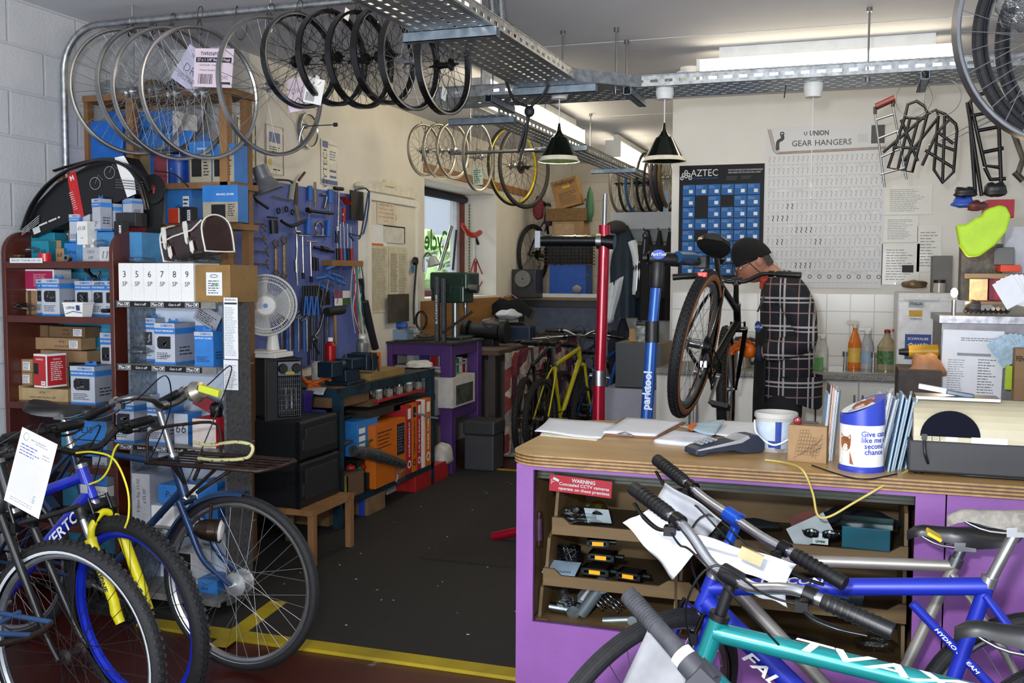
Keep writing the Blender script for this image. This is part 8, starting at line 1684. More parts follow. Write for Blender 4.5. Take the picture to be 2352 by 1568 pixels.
# bicycles parked by the patchwork curtain
YB=mat('b9ac1c',.35,.1,.1,10)
p=PZ(1215,985,0); 
def parked(prx,pry,pfx,pfy,lab,fr,R=.335,**o):
    a=PY(prx,900,pry); b_=PY(pfx,900,pfy); a.z=b_.z=0; h=(b_-a).normalized(); n=V((-h.y,h.x,0)); RA=a+V((0,0,R)); FA=RA+h*1.04
    J=dict(RA=RA,FA=FA,BB=RA+h*.43+V((0,0,-.05)),ST=RA+h*.28+V((0,0,.43)),HT=FA-h*.19+V((0,0,.55)),HB=FA-h*.15+V((0,0,.40)))
    return bike('bicycle',lab,J,n,(a.x,a.y,0),dict(dict(R=R,frame=fr,tr=.024,knob=.005,spm=SPKD,rimm=mat('5a5c60',.4,.6),sph=.16,n=28,susp=0),**o))
parked(1242,7.72,1342,8.72,'bright yellow mountain bike parked in front of the patchwork curtain',YB,fork=YB,bar='riser',r=(.019,.021,.016),bw=.31,barm=STEEL,sh=.08,crank=80)
parked(1205,7.75,1268,8.75,'black bicycle with a rear rack, beside the yellow one at the curtain',BLKM,bar='flat',steer=20)
parked(1290,8.4,1372,9.3,'dark blue bicycle standing behind the yellow mountain bike',mat('18205a',.4,.2),bar='flat',steer=-15,sph=.1)
parked(1340,8.6,1402,9.3,'small blue bicycle parked by the red stand post',mat('1d55a0',.4,.2),R=.26,bar='riser',sph=.1)
c=PY(1205,900,7.75); t=thing('pannier_rack','black wire pannier rack over the rear wheel by the curtain','rack',T(c.x+.05,c.y+.3,.69)); B=MB()
for s_ in (-.07,0,.07): B.tube([(s_,-.2,0),(s_,.2,0)],.005)
B.tube([(-.07,-.2,0),(.07,-.2,0)],.005).tube([(-.07,.2,0),(.07,.2,0)],.005).tube([(-.07,0,0),(-.07,-.02,-.3)],.004).tube([(.07,0,0),(.07,-.02,-.3)],.004); B.build('rack_frame',BLKM,t)
# ---------------- coat rack alcove
YG=9.6; a=PY(1402,488,YG); b_=PY(1548,520,YG); xw0,xw1=a.x,-1.29
t=thing('high_shelf_box','grey boxed-in high shelf over the coat hooks','shelf',T(xw0,YG,b_.z-.02)); MB().box(0,0,0,xw1-xw0,.5,a.z-b_.z+.02).build('shelf_casing',mat('a9adb4',.6,0,.04),t); MB().box(0,.02,-.12,xw1-xw0,.04,0).build('hook_rail',mat('7e8588',.6),t)
struct(MB().box(xw0,YG+.45,0,xw1,YG+.5,b_.z-.02).build('trim_32',mat('b5b3ae',.7)))
for i,x in enumerate((1440,1480,1513,1538)):
    c=PY(x,528,YG); tag(MB().tube([(0,.02,0),(0,-.03,0),(0,-.045,.02)],.005).build('coat_hook',STEEL),'steel coat hooks on the grey rail','hook','coat hooks').location=c
def coat(px0,px1,yt,yb,m,lb,seed,Y=YG-.06,m2=None):
    a=PY(px0,yt,Y); b_=PY(px1,yt,Y); z1=PY(px0,yb,Y).z; w=(b_.x-a.x)/2; h=a.z-z1; r=random.Random(seed); ph=r.uniform(0,6)
    def fn(u,v):
        an=2*pi*u; k=(.25+.75*min(1,(1-v)*3.2))*(1+.08*sin(5*an+ph)*(1-v)+.05*sin(9*an)); return (w*k*cos(an),.09*k*sin(an),-h+v*h+.0)
    t=thing('hanging_coat',lb,'coat',T((a.x+b_.x)/2,Y,a.z)); B=MB(); B.grid(fn,48,16,0,1); B.lathe([(0,0),(.02,0)],0,8); o=B.build('coat_body',m,t)
    for s_ in (-1,1): MB().tube(spline([(s_*w*.55,-.02,-h*.18),(s_*w*.95,-.05,-h*.4),(s_*w*.9,-.06,-h*.75)],5),[.05]*6+[.045]*4+[.04],n=12).build('sleeve',m2 or m,t)
    return t
coat(1395,1470,518,728,mat('0e2436',.6),'navy and reflective silver cycling jacket on the coat hooks',1,m2=mat('dfe6ea',.25,.1,0))
t=thing('reflective_trousers','pale reflective panel garment hanging below the navy jacket','trousers',T(PY(1410,640,YG-.16).x,YG-.16,PY(1410,740,YG).z)); B=MB(); B.grid(lambda u,v:(-.15+.14*u+.12*u*v,.02*sin(u*14),v*.46*(1-.3*(1-u))),20,10); q=B.build('reflective_panel',mat('dfe8ee',.3,0,.05),t); q.modifiers.new('s','SOLIDIFY').thickness=.01
coat(1468,1505,528,735,mat('141418',.8),'black coat on the hooks beside the navy jacket',2); coat(1502,1528,530,735,mat('1d1c1e',.8),'charcoal coat in the middle of the hooks',3); coat(1526,1550,532,735,mat('0c0c10',.8),'black coat nearest the chart wall',4)
coat(1410,1452,730,900,mat('141a2c',.8),'dark blue work trousers hanging behind the red post',5)
blob('grey_hat',PY(1415,525,YG-.1),(.11,.08,.08),mat('3a3536',.9),'dark grey hat on the end of the hook rail','hat',99,.05)
# wheels stored on top of the high shelf
zt2=a.z
for i,(x,tp,c_) in enumerate(((1420,420,'6a6660'),(1440,425,'2a2a2e'),(1455,420,'3a6a9a'),(1470,425,'b5ac98'),(1480,428,'201f20'),(1497,432,'262626'))):
    R=.29; c=PY(x,470,YG+.2); t=thing('stored_wheel','bicycle wheels stored upright in a row on the high grey shelf','wheel',T(c.x,YG+.25,zt2+R+.012),'wheels on the high shelf'); wheel(t,basis((0,0,0),V((1,-.12,0))),R-.012,tire=.012,tm=mat(c_,.6),n=24,sp=SPKD,hb=BLKM,seed=100+i)
for i,(x,c_) in enumerate(((1520,'4a3a44'),(1530,'22242a'),(1540,'5a4a2a'))):
    c=PY(x,440,YG+.1); t=thing('stored_wheel','tyred wheels leaning at the chart wall end of the high shelf','wheel',T(c.x,YG+.15,zt2+.34),'tyred wheels at the end of the high shelf'); wheel(t,basis((0,0,0),V((1,-.2,0))),.30,tire=.02,tm=mat(c_,.6),n=24,seed=110+i)
carton('pale_blue_card',1523,1535,480,438,YG+.02,.02,[mat('8fa6c4',.5)],'pale blue upright card on the high shelf','card',0,zb=zt2+.001)
# speaker boxes and cabinets under the coats
YQ=6.9
t=carton('black_cabinet',1413,1520,890,788,YQ,.4,[mat('15151a',.4,0,.1,30),mat('7d6a50',.6)],'black ash-effect cabinet with a chipboard side below the coats','cabinet',0)
zq=PY(1466,890,YQ).z; t.location.z=zq
carton('grey_metal_cabinet',1388,1520,975,893,YQ-.05,.45,[mat('8b8d9a',.5,0,.05),mat('6f7180',.5)],'grey metal cabinet standing below the black one','cabinet',0,zb=.002)
zz_=PY(1466,788,YQ).z+.003
jr=can(1492,785,735,YQ+.15,.05,mat('8f1f28',.35,.2),'red and white tin on top of the black cabinet',nm='red_tin',cat='tin',lab=WHT,z=zz_)
t=thing('glass_jar','glass jar with a black lid in a white box frame on the cabinet','jar',T(PY(1478,770,YQ+.1).x,YQ+.12,zz_)); MB().lathe([(0,0),(.06,0),(.062,.10),(.05,.12),(0,.12)],0,24).build('jar_body',mat('8f9a94',.1,0,.4,30),t); MB().lathe([(.055,.12),(.055,.15),(0,.15)],0,24).build('jar_lid',BLK,t)
carton('small_wood_box',1445,1462,787,755,YQ+.1,.1,[CARD],'small cardboard box beside the glass jar','box',0,zb=zz_)
# ================================================================ CHART WALL, KITCHEN, PERSON
YW=YP-.004
def ysheet(nm,x0,y0,x1,y1,lb,mats,art=None,cat='poster',Y=YW,rz=0):
    a=PY(x0,y0,Y);b_=PY(x1,y1,Y); w=(b_.x-a.x)/2;h=(a.z-b_.z)/2
    t=thing(nm,lb,cat,T((a.x+b_.x)/2,Y,(a.z+b_.z)/2)@RY(rz)@RX(90)); MB().box(-w,-h,0,w,h,.0015).build('sheet',mats[0],t)
    if art: B=MB(T(0,0,.002)); art(B,2*w,2*h); B.build('print',mats,t)
    return t
def artAz(B,w,h):
    B.text('AZTEC',h*.085,T(-w*.2,h*.43,0),1,-.004,w=w*.32)
    for x,y in ((0,0),(-.03,-.025),(.03,-.025),(-.05,-.055),(.05,-.055),(0,-.04)): B.lathe([(w*.012,0),(w*.022,0)],1,12,T(-w*.42+x*w,h*.445+y*h,0))
    B.text('DISC BRAKE PAD GUIDE',h*.018,T(-w*.2,h*.385,0),2,0,w=w*.32); B.text('MATCH AND REPLACE YOUR EXISTING BRAKE',h*.018,T(w*.28,h*.45,0),1,0,w=w*.4); B.text('PADS USING THIS TO SCALE WALL CHART',h*.018,T(w*.27,h*.428,0),1,0,w=w*.38)
    B.lines(I4,w*.06,h*.36,w*.2,h*.4,4,3,.3,.2); B.lines(I4,w*.23,h*.37,w*.36,h*.4,3,3,.3,.2)
    for i in range(6):
        for j in range(8):
            if (i,j) in ((1,1),(1,2),(3,1),(1,4)): continue
            x=-w*.455+i*w*.152+(.002 if i>2 else 0); y=h*.33-j*h*.1; B.box(x,y-h*.093,0,x+w*.143,y,.0004,2); B.quad(T(0,0,.001),x+w*.075,y-h*.075,x+w*.12,y-h*.045,1); B.lines(T(0,0,.001),x+w*.01,y-h*.035,x+w*.1,y-h*.008,3,4,.3,.4,i+j)
ysheet('brake_pad_chart',1561,381,1751,641,'black and blue AZTEC disc brake pad wall chart',[mat('0c0d14',.5,0,0,spec=.2),mat('d9dde2',.4),mat('2462a6',.5,0,.03,spec=.2),mat('55585c'),mat('8fb0d8')],artAz)
def artUn(B,w,h):
    B.text('UNION',h*.042,T(-w*.05,h*.455,0),1,.03,w=w*.16); B.text('U',h*.03,T(-w*.165,h*.455,0),5,.04); B.text('GEAR HANGERS',h*.05,T(-w*.03,h*.395,0),1,.008,w=w*.5)
    for k,(c,o) in enumerate(((2,0),(3,.008),(4,.016),(5,.024))): B.tube([(-w*.49+o*w,h*.49,0),(-w*.44+o*w,h*.355+o*h*.3,0),(-w*.41+o*w,h*.335+o*h*.5,0),(w*.5,h*.345+o*h*.55,0)],w*.002,c,n=4)
    B.tube(spline([(-w*.37,h*.455,0),(-w*.36,h*.43,0),(-w*.40,h*.41,0),(-w*.40,h*.36,0)],4),w*.014,6,n=6,flat=.2); B.lathe([(w*.008,0),(w*.02,.0)],6,14,T(-w*.365,h*.46,0))
    B.lines(I4,w*.27,h*.39,w*.36,h*.44,7,7,.3,.2); B.box(w*.38,h*.38,0,w*.49,h*.49,.0005,6)
    r=random.Random(8)
    for j in range(11):
        y=h*.285-j*h*.0735; 
        for i in range(24): B.quad(I4,-w*.48+i*w*.04,y-h*.018,-w*.48+i*w*.04+w*.027,y-h*.0165,5)
        for i in range(24):
            x=-w*.47+i*w*.041; m=1 if (j,i) in ((4,4),(4,5),(5,1),(5,2),(5,3),(5,4),(6,6),(6,7),(6,8),(6,9),(7,2),(7,3),(7,10),(7,11),(8,0),(9,6),(9,7),(9,8),(9,9)) else 7
            if j<10: s_=w*.0022*(2 if m==1 else 1); B.tube([(x-.006,y+h*.03,0),(x+.004,y+h*.034,0),(x+.005,y+h*.02,0),(x-.003,y+h*.008,0),(x+.004,y-.002,0)],s_,m,n=3)
            elif i>7 and i%2: B.lathe([(w*.012,0),(w*.018,.0)],1 if i%4 else 7,12,T(x,y+h*.02,0))
        if j<10: B.quad(I4,-w*.48,y-h*.04,w*.48,y-h*.022,8)
ysheet('gear_hanger_chart',1761,294,2025,662,'large white UNION GEAR HANGERS wall chart under clear film',[mat('cfd0d4',.4,0,0,spec=.3),mat('3a3a3c'),mat('2f8a5a'),mat('d0582a'),mat('c8a040'),mat('3a4aa0'),mat('3a3c3e'),mat('9a9b9e'),mat('cfd0d3')],artUn)
for k,(a,b,c,d,l) in enumerate(((2032,426,2140,492,'plastic-covered table sheet to the side of the gear hanger chart'),(2030,496,2108,556,'plastic-covered list below the table sheet'),(2026,560,2110,654,'notice with two small photographs, lowest beside the gear chart'),(2108,518,2160,624,'small printed notice by the grey box on the fridge'))):
    ysheet('pinned_notice',a,b,c,d,l,[mat('d6d5d0',.4,0,.02,coat=.3),GREYP,INK],lambda B,w,h,k=k:(B.lines(I4,-w*.38,-h*.4,w*.35,h*.38,12,1,.3,.35,k),B.box(w*.05,-h*.2,0,w*.35,-h*.02,.001,2) if k==2 else 0),'notice')
zk=.88; yk0=6.76; xf=.33
a=PY(1900,675,YP); xk=-1.25; t=struct(MB().box(xk,YP-.012,zk,xf+.05,YP,a.z).build('trim_40',mat('d4d3cf',.25,0,0,kind='tiles',c2='aaa9a4',bw=.158,bh=.158,ms=.0035,b=.4,rot=(pi/2,0,0))))
t=thing('kitchen_worktop','speckled grey worktop with an inset steel sink along the chart wall','worktop',T(-.4,7.1,zk)); W=T(.4,-7.1,-zk)
MB(W).box(xk,yk0-.02,zk-.04,xf+.02,YP-.012,zk).build('worktop_slab',mat('8d8c88',.5,0,.45,160),t,bevel=.006)
s0=PZ(1895,838,zk).x; MB(W).box(s0,yk0+.08,zk,xf,YP-.1,zk+.006).box(s0+.12,yk0+.14,zk+.004,xf-.05,YP-.18,zk+.008).build('steel_sink',mat('a9aaa6',.2,.9,.1,9),t,bevel=.003)
for i in range(3):
    x0=xk+i*.527; t=thing('base_cabinet',('white base cabinet behind the mountain bike wheels','white base cabinet behind the person','white base cabinet under the sink')[i],'cabinet',T(x0,yk0,0)); MB().box(0,.02,.1,.52,.6,zk-.045).box(.0,.06,0,.52,.6,.1).build('cabinet_body',mat('cfcfca',.5),t)
    for j in (0,1): 
        MB().box(.003+.26*j,0,.11,.257+.26*j,.018,zk-.05).build('door',mat('dcdbd6',.4,0,.02),t,bevel=.003); MB().tube([(.235+.05*j,-.025,.45),(.235+.05*j,-.025,.75)],.006).tube([(.235+.05*j,0,.47),(.235+.05*j,-.025,.47)],.004).tube([(.235+.05*j,0,.73),(.235+.05*j,-.025,.73)],.004).build('door_handle',STEEL,t)
def bot(px,yb,yt,r_,m,lb,nm,capm,Y=7.12,neck=.35,lab=None,z=zk+.001):
    a=PY(px,yb,Y); h=PY(px,yt,Y).z-z; t=thing(nm,lb,'bottle',T(a.x,Y,z)); MB().lathe([(0,0),(r_*.9,0),(r_,.01),(r_,h*.55),(r_*neck,h*.8),(r_*neck,h*.86),(0,h*.86)],0,22,S(1,.7,1)).build('bottle_body',m,t)
    B=MB(); B.lathe([(r_*neck*1.1,h*.86),(r_*neck,h*.93),(0,h*.94)],0,14); 
    if nm!='juice_bottle': B.box(-r_*1.3,-.012,h*.93,r_*.5,.012,h)
    B.build('cap',capm,t)
    if lab: MB().lathe([(r_*1.01,h*.15),(r_*1.01,h*.45)],0,22,S(1,.7,1),200,340).build('label',lab,t)
bot(1962,826,737,.042,mat('d8742a',.15),'orange spray cleaner bottle behind the sink','spray_bottle',mat('d6cfc4'),lab=mat('d8b04a'))
bot(1991,830,752,.042,mat('a9adb2',.3),'grey-white pump soap bottle between the sink taps','pump_bottle',WHT,neck=.5,lab=mat('8fa4c0')); bot(2036,834,750,.062,mat('a09474',.12),'large clear juice bottle with a fruit label behind the sink','juice_bottle',mat('7d2020'),neck=.3,lab=mat('4f7a4a',.5,0,.5,50))
bot(2061,832,756,.03,mat('d6cf24',.4),'yellow cleaner bottle against the fridge','yellow_bottle',mat('b02020'),neck=.6); bot(1889,822,766,.035,mat('c9ccc9',.15),'small clear soap bottle beside the person','soap_bottle',WHT,neck=.5)
carton('green_sponge_tub',1866,1890,832,822,6.95,.08,[mat('5f9a58',.6)],'green sponge tub beside the sink','tub',0,zb=zk+.001)
for i,x in enumerate((1941,2006)): c=PY(x,826,6.98); t=thing('sink_tap','tall chrome taps with square heads at the sink edge','tap',T(c.x,6.98,zk+.007),'chrome sink taps'); MB().tube([(0,0,0),(0,0,.09)],[.012,.009],n=14).tube([(0,0,.09),(0,0,.125)],.019,n=8).tube([(0,0,.06),(0,.06,.07),(0,.1,.05)],.008).build('tap_body',CHROME,t)
c=PY(1703,775,7.0); t=thing('kettle','brushed steel kettle with a black lid behind the orange gloves','kettle',T(c.x,7.0,zk+.001)); MB().lathe([(0,0),(.075,0),(.062,.18),(.05,.19),(0,.19)],0,28).build('kettle_body',mat('b5afa4',.25,.9,.08,8),t); MB().lathe([(.056,.185),(.04,.21),(0,.215)],0,20).tube(spline([(.05,0,.2),(.11,0,.17),(.10,0,.05),(.07,0,.03)],4),.012).build('lid_handle',BLK,t)
# fridge and what stands on it
xa,xb=PY(2062,700,6.72).x,PY(2200,700,6.72).x; zt_=PY(2100,672,6.72).z
t=thing('fridge','white fridge covered in stickers beside the sink','fridge',T(xa,6.72,0)); MB().box(0,.03,0,xb-xa+.2,.62,zt_).build('fridge_body',mat('d3d4d6',.35),t,bevel=.008); MB().box(.0,0,.05,xb-xa+.2,.028,zt_-.05).build('door',mat('dcdde0',.3),t,bevel=.01); MB().box(.04,-.012,zt_-.045,.24,.0,zt_-.03).build('door_handle',WHT,t,bevel=.003)
def fs(x0,y0,x1,y1,lb,m,tx=None,tm=PAPER,n=1):
    ysheet('fridge_sticker',x0,y0,x1,y1,lb,[m,tm],(lambda B,w,h:[B.text(s_,h*.55/len(tx),T(0,h*(.5-(i+.5)/len(tx))*.85,0),1,.02,w=w*.8) for i,s_ in enumerate(tx)]) if tx else None,'sticker',6.717)
fs(2087,690,2122,706,'grey oval cycle brand sticker at the top of the fridge',mat('a9b4b0'),('ITALIA',),INK); fs(2088,712,2118,727,'yellow sticker on the fridge door',mat('c89a1a')); fs(2088,729,2120,735,'SHIMANO lettering sticker on the fridge door',mat('d3d4d6'),('SHIMANO',),INK); fs(2079,767,2137,826,'large blue SCHWALBE authorised dealer sticker on the fridge',mat('1f3f94'),('SCHWALBE','Auth','AUTH','DE'))
zf=zt_+.001
blob('bread_bag',PY(2100,655,6.95),(.08,.06,.035),mat('6f5a3a',.3,0,.4,30),'brown bread bag on top of the fridge','bag',121,.15); carton('grey_speaker',2141,2186,672,587,6.9,.2,[mat('6c6a68',.6,0,.05)],'plain grey box standing on the fridge','box',0,zb=zf)
t=thing('coffee_jar','small glass jar with a dark lid on the fridge in front of the grey box','jar',T(*PY(2157,668,6.8).xy,zf)); MB().lathe([(0,0),(.035,0),(.035,.06),(0,.06)],0,20).build('jar_body',mat('b0aaa0',.1),t); MB().lathe([(.036,.06),(.036,.08),(0,.08)],0,20).build('jar_lid',BLK,t)
# steel cabinet with papers at the end of the counter
YS2=4.6; f=lambda x,y:PY(x,y,YS2)
xa=f(2160,800).x; zt3=f(2250,742).z
t=thing('steel_cabinet','grey steel cabinet with printed sheets, heaped with tools and papers','cabinet',T(xa,YS2,0)); MB().box(0,.0,0,.75,.45,zt3).build('cabinet_body',mat('6f6d70',.4,.6,.15,20),t,bevel=.003); MB().box(-.01,-.03,zt3,.78,.46,zt3+.03).build('top_plate',mat('8f8f94',.35,.8,.25,30),t)
ysheet('water_meter_sheet',2165,757,2300,920,'large printed drawing sheet taped to the steel cabinet',[PAPER,GREYP,INK],lambda B,w,h:(B.lines(I4,-w*.2,h*.34,w*.4,h*.4,2,2,.3,.2),B.box(-w*.25,h*.13,0,w*.3,h*.17,.001,1),B.lines(I4,-w*.4,-h*.45,-w*.1,h*.08,16,1,.3,.3),B.lines(I4,w*.1,-h*.45,w*.42,h*.1,14,2,.25,.5,4)),'paper',YS2-.003,1)
zc=zt3+.031
for i in range(9): c=f(2222+12*i,725); t=thing('socket_piece','row of chrome sockets lying in a case on the steel cabinet','socket',T(c.x,YS2+.08,zc+.017)@RX(78),'chrome sockets on the steel cabinet'); MB().lathe([(.006,0),(.011,0),(.011,.045),(.008,.06),(0,.06)],0,12).build('socket_body',CHROME,t)
t=thing('small_bright_bulb','small glowing bare bulb on top of the steel cabinet','lamp',T(*f(2190,728).xy,zc)); z=f(2190,672).z-zc; MB().tube([(0,0,0),(0,0,z-.03)],.009).build('holder',STEEL,t); MB().ell((0,0,z),(.014,.014,.02)).build('bulb',mat('ffe0a8',.3,kind='emit',e=28),t)
l=bpy.data.lights.new('small_bulb','POINT'); l.energy=4; l.color=(1,.72,.4); l.shadow_soft_size=.02; lo=bpy.data.objects.new('small_bulb',l); COL.objects.link(lo); lo.location=f(2190,672)-V((0,.04,0))
for k,(x0,x1,yb,yt,m,lb,dy) in enumerate(((2195,2350,735,728,mat('4a4c50',.35,.5),'flat steel tool case on the cabinet top',.02),(2232,2350,700,692,mat('6a5a48',.4,.3),'slanting brown metal lid over the sockets',.15),(2270,2352,690,640,mat('8a1a3a',.4),'crimson box in the heap on the cabinet',.25),(2225,2268,690,640,mat('8a5a2a',.3,.4,.3,30),'copper-coloured foil packet in the heap',.2),(2298,2345,624,608,mat('b03818',.5),'small orange-red carton on top of the heap',.2),(2215,2352,640,628,mat('7d6a50',.6),'thin wooden board across the heap',.22),(2268,2330,500,458,mat('9a1424',.4),'bright red plastic box high in the heap',.4),(2305,2352,628,520,mat('b5b5ba',.5),'tall grey-white box behind the heap',.42),(2205,2300,690,560,mat('4f4a44',.6,0,.4,30),'dark crate of parts behind the neon cover',.3),(2282,2328,608,568,BLK,'black camera-like gadget on the heap',.2))):
    Y_=YS2+dy; carton('stacked_item',x0,x1,yb,yt,Y_,.12,[m],lb,'box',(0,4,3,-6,5,0,6,0,0,-8)[k])
def fan(px,py,n,lb,grp,m,Y=YS2-.08):
    for i in range(n):
        c=PY(px,py,Y+.012*i); t=tag(MB(RY(-35+9*i+px%7)@RX(8)).box(-.04,0,0,.045,.001,.12).build('loose_paper',m),lb,'paper',grp); t.location=c
fan(2335,700,6,'loose white forms spilling over the front of the cabinet top','loose forms over the cabinet',PAPER); fan(2325,835,7,'pale blue printed leaflets fanned in a holder on the cabinet side','blue leaflets in the cabinet holder',mat('a9c4d4',.5,0,.15,60))
# neon helmet cover
c=f(2245,530); P=[(2188,520),(2196,565),(2215,592),(2240,590),(2275,565),(2300,535),(2310,500),(2300,480),(2285,476),(2262,483),(2250,490),(2248,500),(2232,505),(2210,520)]
B=MB(); B.prism([((f(x,y)-c).x,(f(x,y)-c).z) for x,y in P],-.03,.03); o=B.build('neon_overshoe',mat('a9cf12',.55,0,.08,12),None,bevel=.02); tag(o,'neon yellow waterproof overshoe hung on the heap of parts','overshoe'); o.location=c-V((0,.12,0))
for k,(x,y,s_,m,lb) in enumerate(((2212,468,(.05,.04,.03),mat('2a4fa8',.4),'blue plastic clamp among the hanging gadgets'),(2240,475,(.04,.04,.03),mat('5a2a2a',.5),'dull red gadget among the hanging tools'),(2215,445,(.05,.04,.03),BLK,'black rounded gadget hanging at the end of the racks'),(2285,440,(.05,.04,.04),BLK,'bundle of black cables above the red box'),(2125,850,(.07,.06,.07),mat('a8764e',.5,0,.2,14),'crumpled brown paper bag by the fridge'),(2100,875,(.05,.05,.03),mat('3f7a3a',.6),'green glove lying on the shelf end by the fridge'),(2235,735-30,(.03,.03,.03),mat('3a3430'),'dark lump of wax beside the sockets'))):
    blob('gadget',PY(x,y,YS2+(.3 if k<4 else -.05)),s_,m,lb,'gadget',130+k,.3)
t=thing('cordless_drill','yellow and black cordless drill by the fridge','drill',T(*PY(2115,808,4.7))); MB().tube([(-.05,0,0),(.07,0,.005)],[.028,.03],n=16).tube([(.04,0,0),(.05,0,-.08)],.018,n=12).build('drill_body',mat('c8960e',.4),t); MB().tube([(-.05,0,0),(-.09,0,-.002)],[.02,.012],n=12).build('chuck',BLK,t)
carton('parts_crate',2060,2160,960,850,4.45,.3,[mat('3a2c24',.6,0,.3,20)],'dark wooden crate of oddments between fridge and cabinet','crate',0,zb=.012); carton('brown_paper_bag',2328,2352,920,800,YS2-.15,.08,[mat('8a6a44',.6)],'brown paper bag reading FEN at the edge of the view','bag',0,art=(lambda B,w,h:B.text('FEN',h*.14,T(0,h*.3,0),0,.03,w=w*.8),[INK])); carton('yellow_marker_pack',2309,2324,895,840,YS2-.12,.02,[mat('a8c41a',.4)],'narrow lime yellow packet hanging beside the leaflets','packet',4)
# ---------------- racks hanging from the tray
YK=6.1; g=lambda x,y:PY(x,y,YK)
def wire(nm,lb,cat,parts,off=(2075,235)):
    o=g(*off); t=thing(nm,lb,cat,T(*o))
    for pn,m,r_,pls in parts:
        B=MB()
        for pl,cl in pls: B.tube([g(x,y)+V((0,.0,0))-o for x,y in pl],r_,n=7,closed=bool(cl))
        B.build(pn,m,t)
RK=mat('141415',.35,.3,.1)
wire('folding_trolley','silver folding luggage trolley with a red and black handle hanging from the tray','trolley',[('frame',STEEL,.007,[([(2010,262),(2032,430)],0),([(2050,240),(2082,412)],0),([(2012,275),(2052,262)],0),([(2018,318),(2064,300)],0),([(2024,360),(2070,340)],0),([(2022,400),(2078,385)],0)]),('handle',mat('5a1a1c',.4),.02,[([(2012,245),(2056,225)],0)]),('grip_stem',BLK,.010,[([(2010,245),(2010,262)],0),([(2055,226),(2050,245)],0)])],(2010,245))
wire('pannier_rack','black tubular pannier rack hanging next to the trolley','rack',[('rack_frame',RK,.009,[([(2040,385),(2078,270),(2085,240),(2105,232),(2125,245),(2130,262),(2095,395)],1),([(2080,270),(2128,272)],0),([(2090,272),(2062,390)],0),([(2110,272),(2078,392)],0),([(2050,338),(2112,340)],0),([(2070,275),(2108,370)],0),([(2028,350),(2130,262),(2150,252),(2155,270),(2075,370)],0)])],(2078,270))
wire('pannier_rack','second black pannier rack with rounded ends, hanging below the wire hoops','rack',[('rack_frame',RK,.009,[([(2145,390),(2155,265),(2150,254),(2170,262),(2195,285),(2198,300),(2190,395),(2165,420)],1),([(2118,380),(2152,305),(2180,275),(2196,285)],0),([(2150,330),(2192,345)],0),([(2150,300),(2190,330)],0),([(2125,345),(2190,385)],0),([(2170,265),(2165,420)],0)])],(2150,265))
wire('pannier_rack','larger black pannier rack hanging at the edge of the view','rack',[('rack_frame',RK,.011,[([(2235,265),(2228,235),(2240,218),(2280,212),(2292,235),(2296,255)],1),([(2222,235),(2255,450)],0),([(2236,265),(2262,380),(2300,385)],0),([(2292,235),(2300,430)],0),([(2245,300),(2300,290)],0),([(2256,350),(2305,340)],0),([(2262,385),(2275,412),(2310,410)],0),([(2228,270),(2240,440)],0)]),('clamp',mat('3a3634',.5),.018,[([(2330,395),(2350,415)],0)])],(2235,265))
wire('steel_stays','pair of thin bright steel stays slanting between the racks','stay',[('rods',STEEL,.0045,[([(2130,335),(2305,250)],0),([(2145,340),(2308,262)],0)])],(2130,335))
wire('grey_frame_arm','weathered grey bent frame arm hanging at the edge of the racks','frame',[('bent_tube',mat('5c5650',.6,.2,.3,20),.016,[([(2295,215),(2330,310),(2350,365),(2338,400)],0)])],(2295,215))
for x,y,l in ((2100,190,'thin wire hoop hanging from the cross tray above the racks'),(2165,218,'second thin wire hoop hanging from the cross tray')):
    c=PY(x,y,5.45); c.z=TZ-.082; tag(MB().tube([(.085*cos(a),.0,.09*sin(a)) for a in [2*pi*j/30 for j in range(30)]],.0022,n=5,closed=True).build('wire_hoop',STEEL),l,'wire').location=c
# large wheels at the top corner of the view
c=PY(2440,70,3.0); 
for k,(dx,dy,R,tr,lb) in enumerate(((0,0,.30,0,'large silver rim wrapped in clear plastic at the upper corner'),(.06,.12,.28,.014,'dark-tyred wheel behind the silver one at the upper corner'),(.12,.22,.27,.014,'second dark-tyred wheel at the upper corner'))):
    t=thing('spare_wheel',lb,'wheel',T(c.x+dx,c.y+dy,c.z)); wheel(t,basis((0,0,0),V((.45,-1,0))),R,tire=tr,seed=140+k,rm=None if k==0 else BRIM,rt=.026)
    tag(MB().tube([(0,.01,0),(0,0,.03),(.002,-.02,.01),(0,-.01,-.06)],.003,n=5).tube([(0,0,.03),(0,0,ZC-c.z-R)],.003,n=5).build('wire_hook',STEEL),('wire hook of the plastic-wrapped rim','wire hook of the first dark-tyred corner wheel','wire hook of the second dark-tyred corner wheel')[k],'hook').location=(c.x+dx,c.y+dy,c.z+R)
blob('plastic_wrap',PY(2345,20,2.95),(.05,.05,.09),CLEAR,'clear plastic wrap hanging off the silver corner rim','wrap',150,.3,20,14)
# ---------------- the person
def skin(nm,P,E,R,m,par,sub=1,root=0):
    me=bpy.data.meshes.new(nm); me.from_pydata([tuple(p) for p in P],E,[]); me.materials.append(m); o=bpy.data.objects.new(nm,me); COL.objects.link(o); o.parent=par
    q=o.modifiers.new('k','SKIN'); q.use_smooth_shade=True
    for i,r_ in enumerate(R): v=me.skin_vertices[0].data[i]; v.radius=r_ if isinstance(r_,tuple) else (r_,r_); v.use_root=(i==root)
    q=o.modifiers.new('s','SUBSURF'); q.levels=sub; q.render_levels=sub+1; return o
Y0=5.75; b0=PY(1800,900,Y0); t=thing('person','person in a black beanie, plaid shirt and black apron working with orange gloves','person',T(b0.x,Y0,0)); O=V((b0.x,Y0,0))
F_=lambda x,y,d=0: PY(x,y,Y0+d)-O
SKN=mat('b07a62',.5,0,.06,20,sss=.1); PL=mat('10111c',.85,0,0,kind='plaid'); NVY=mat('16233f',.8)
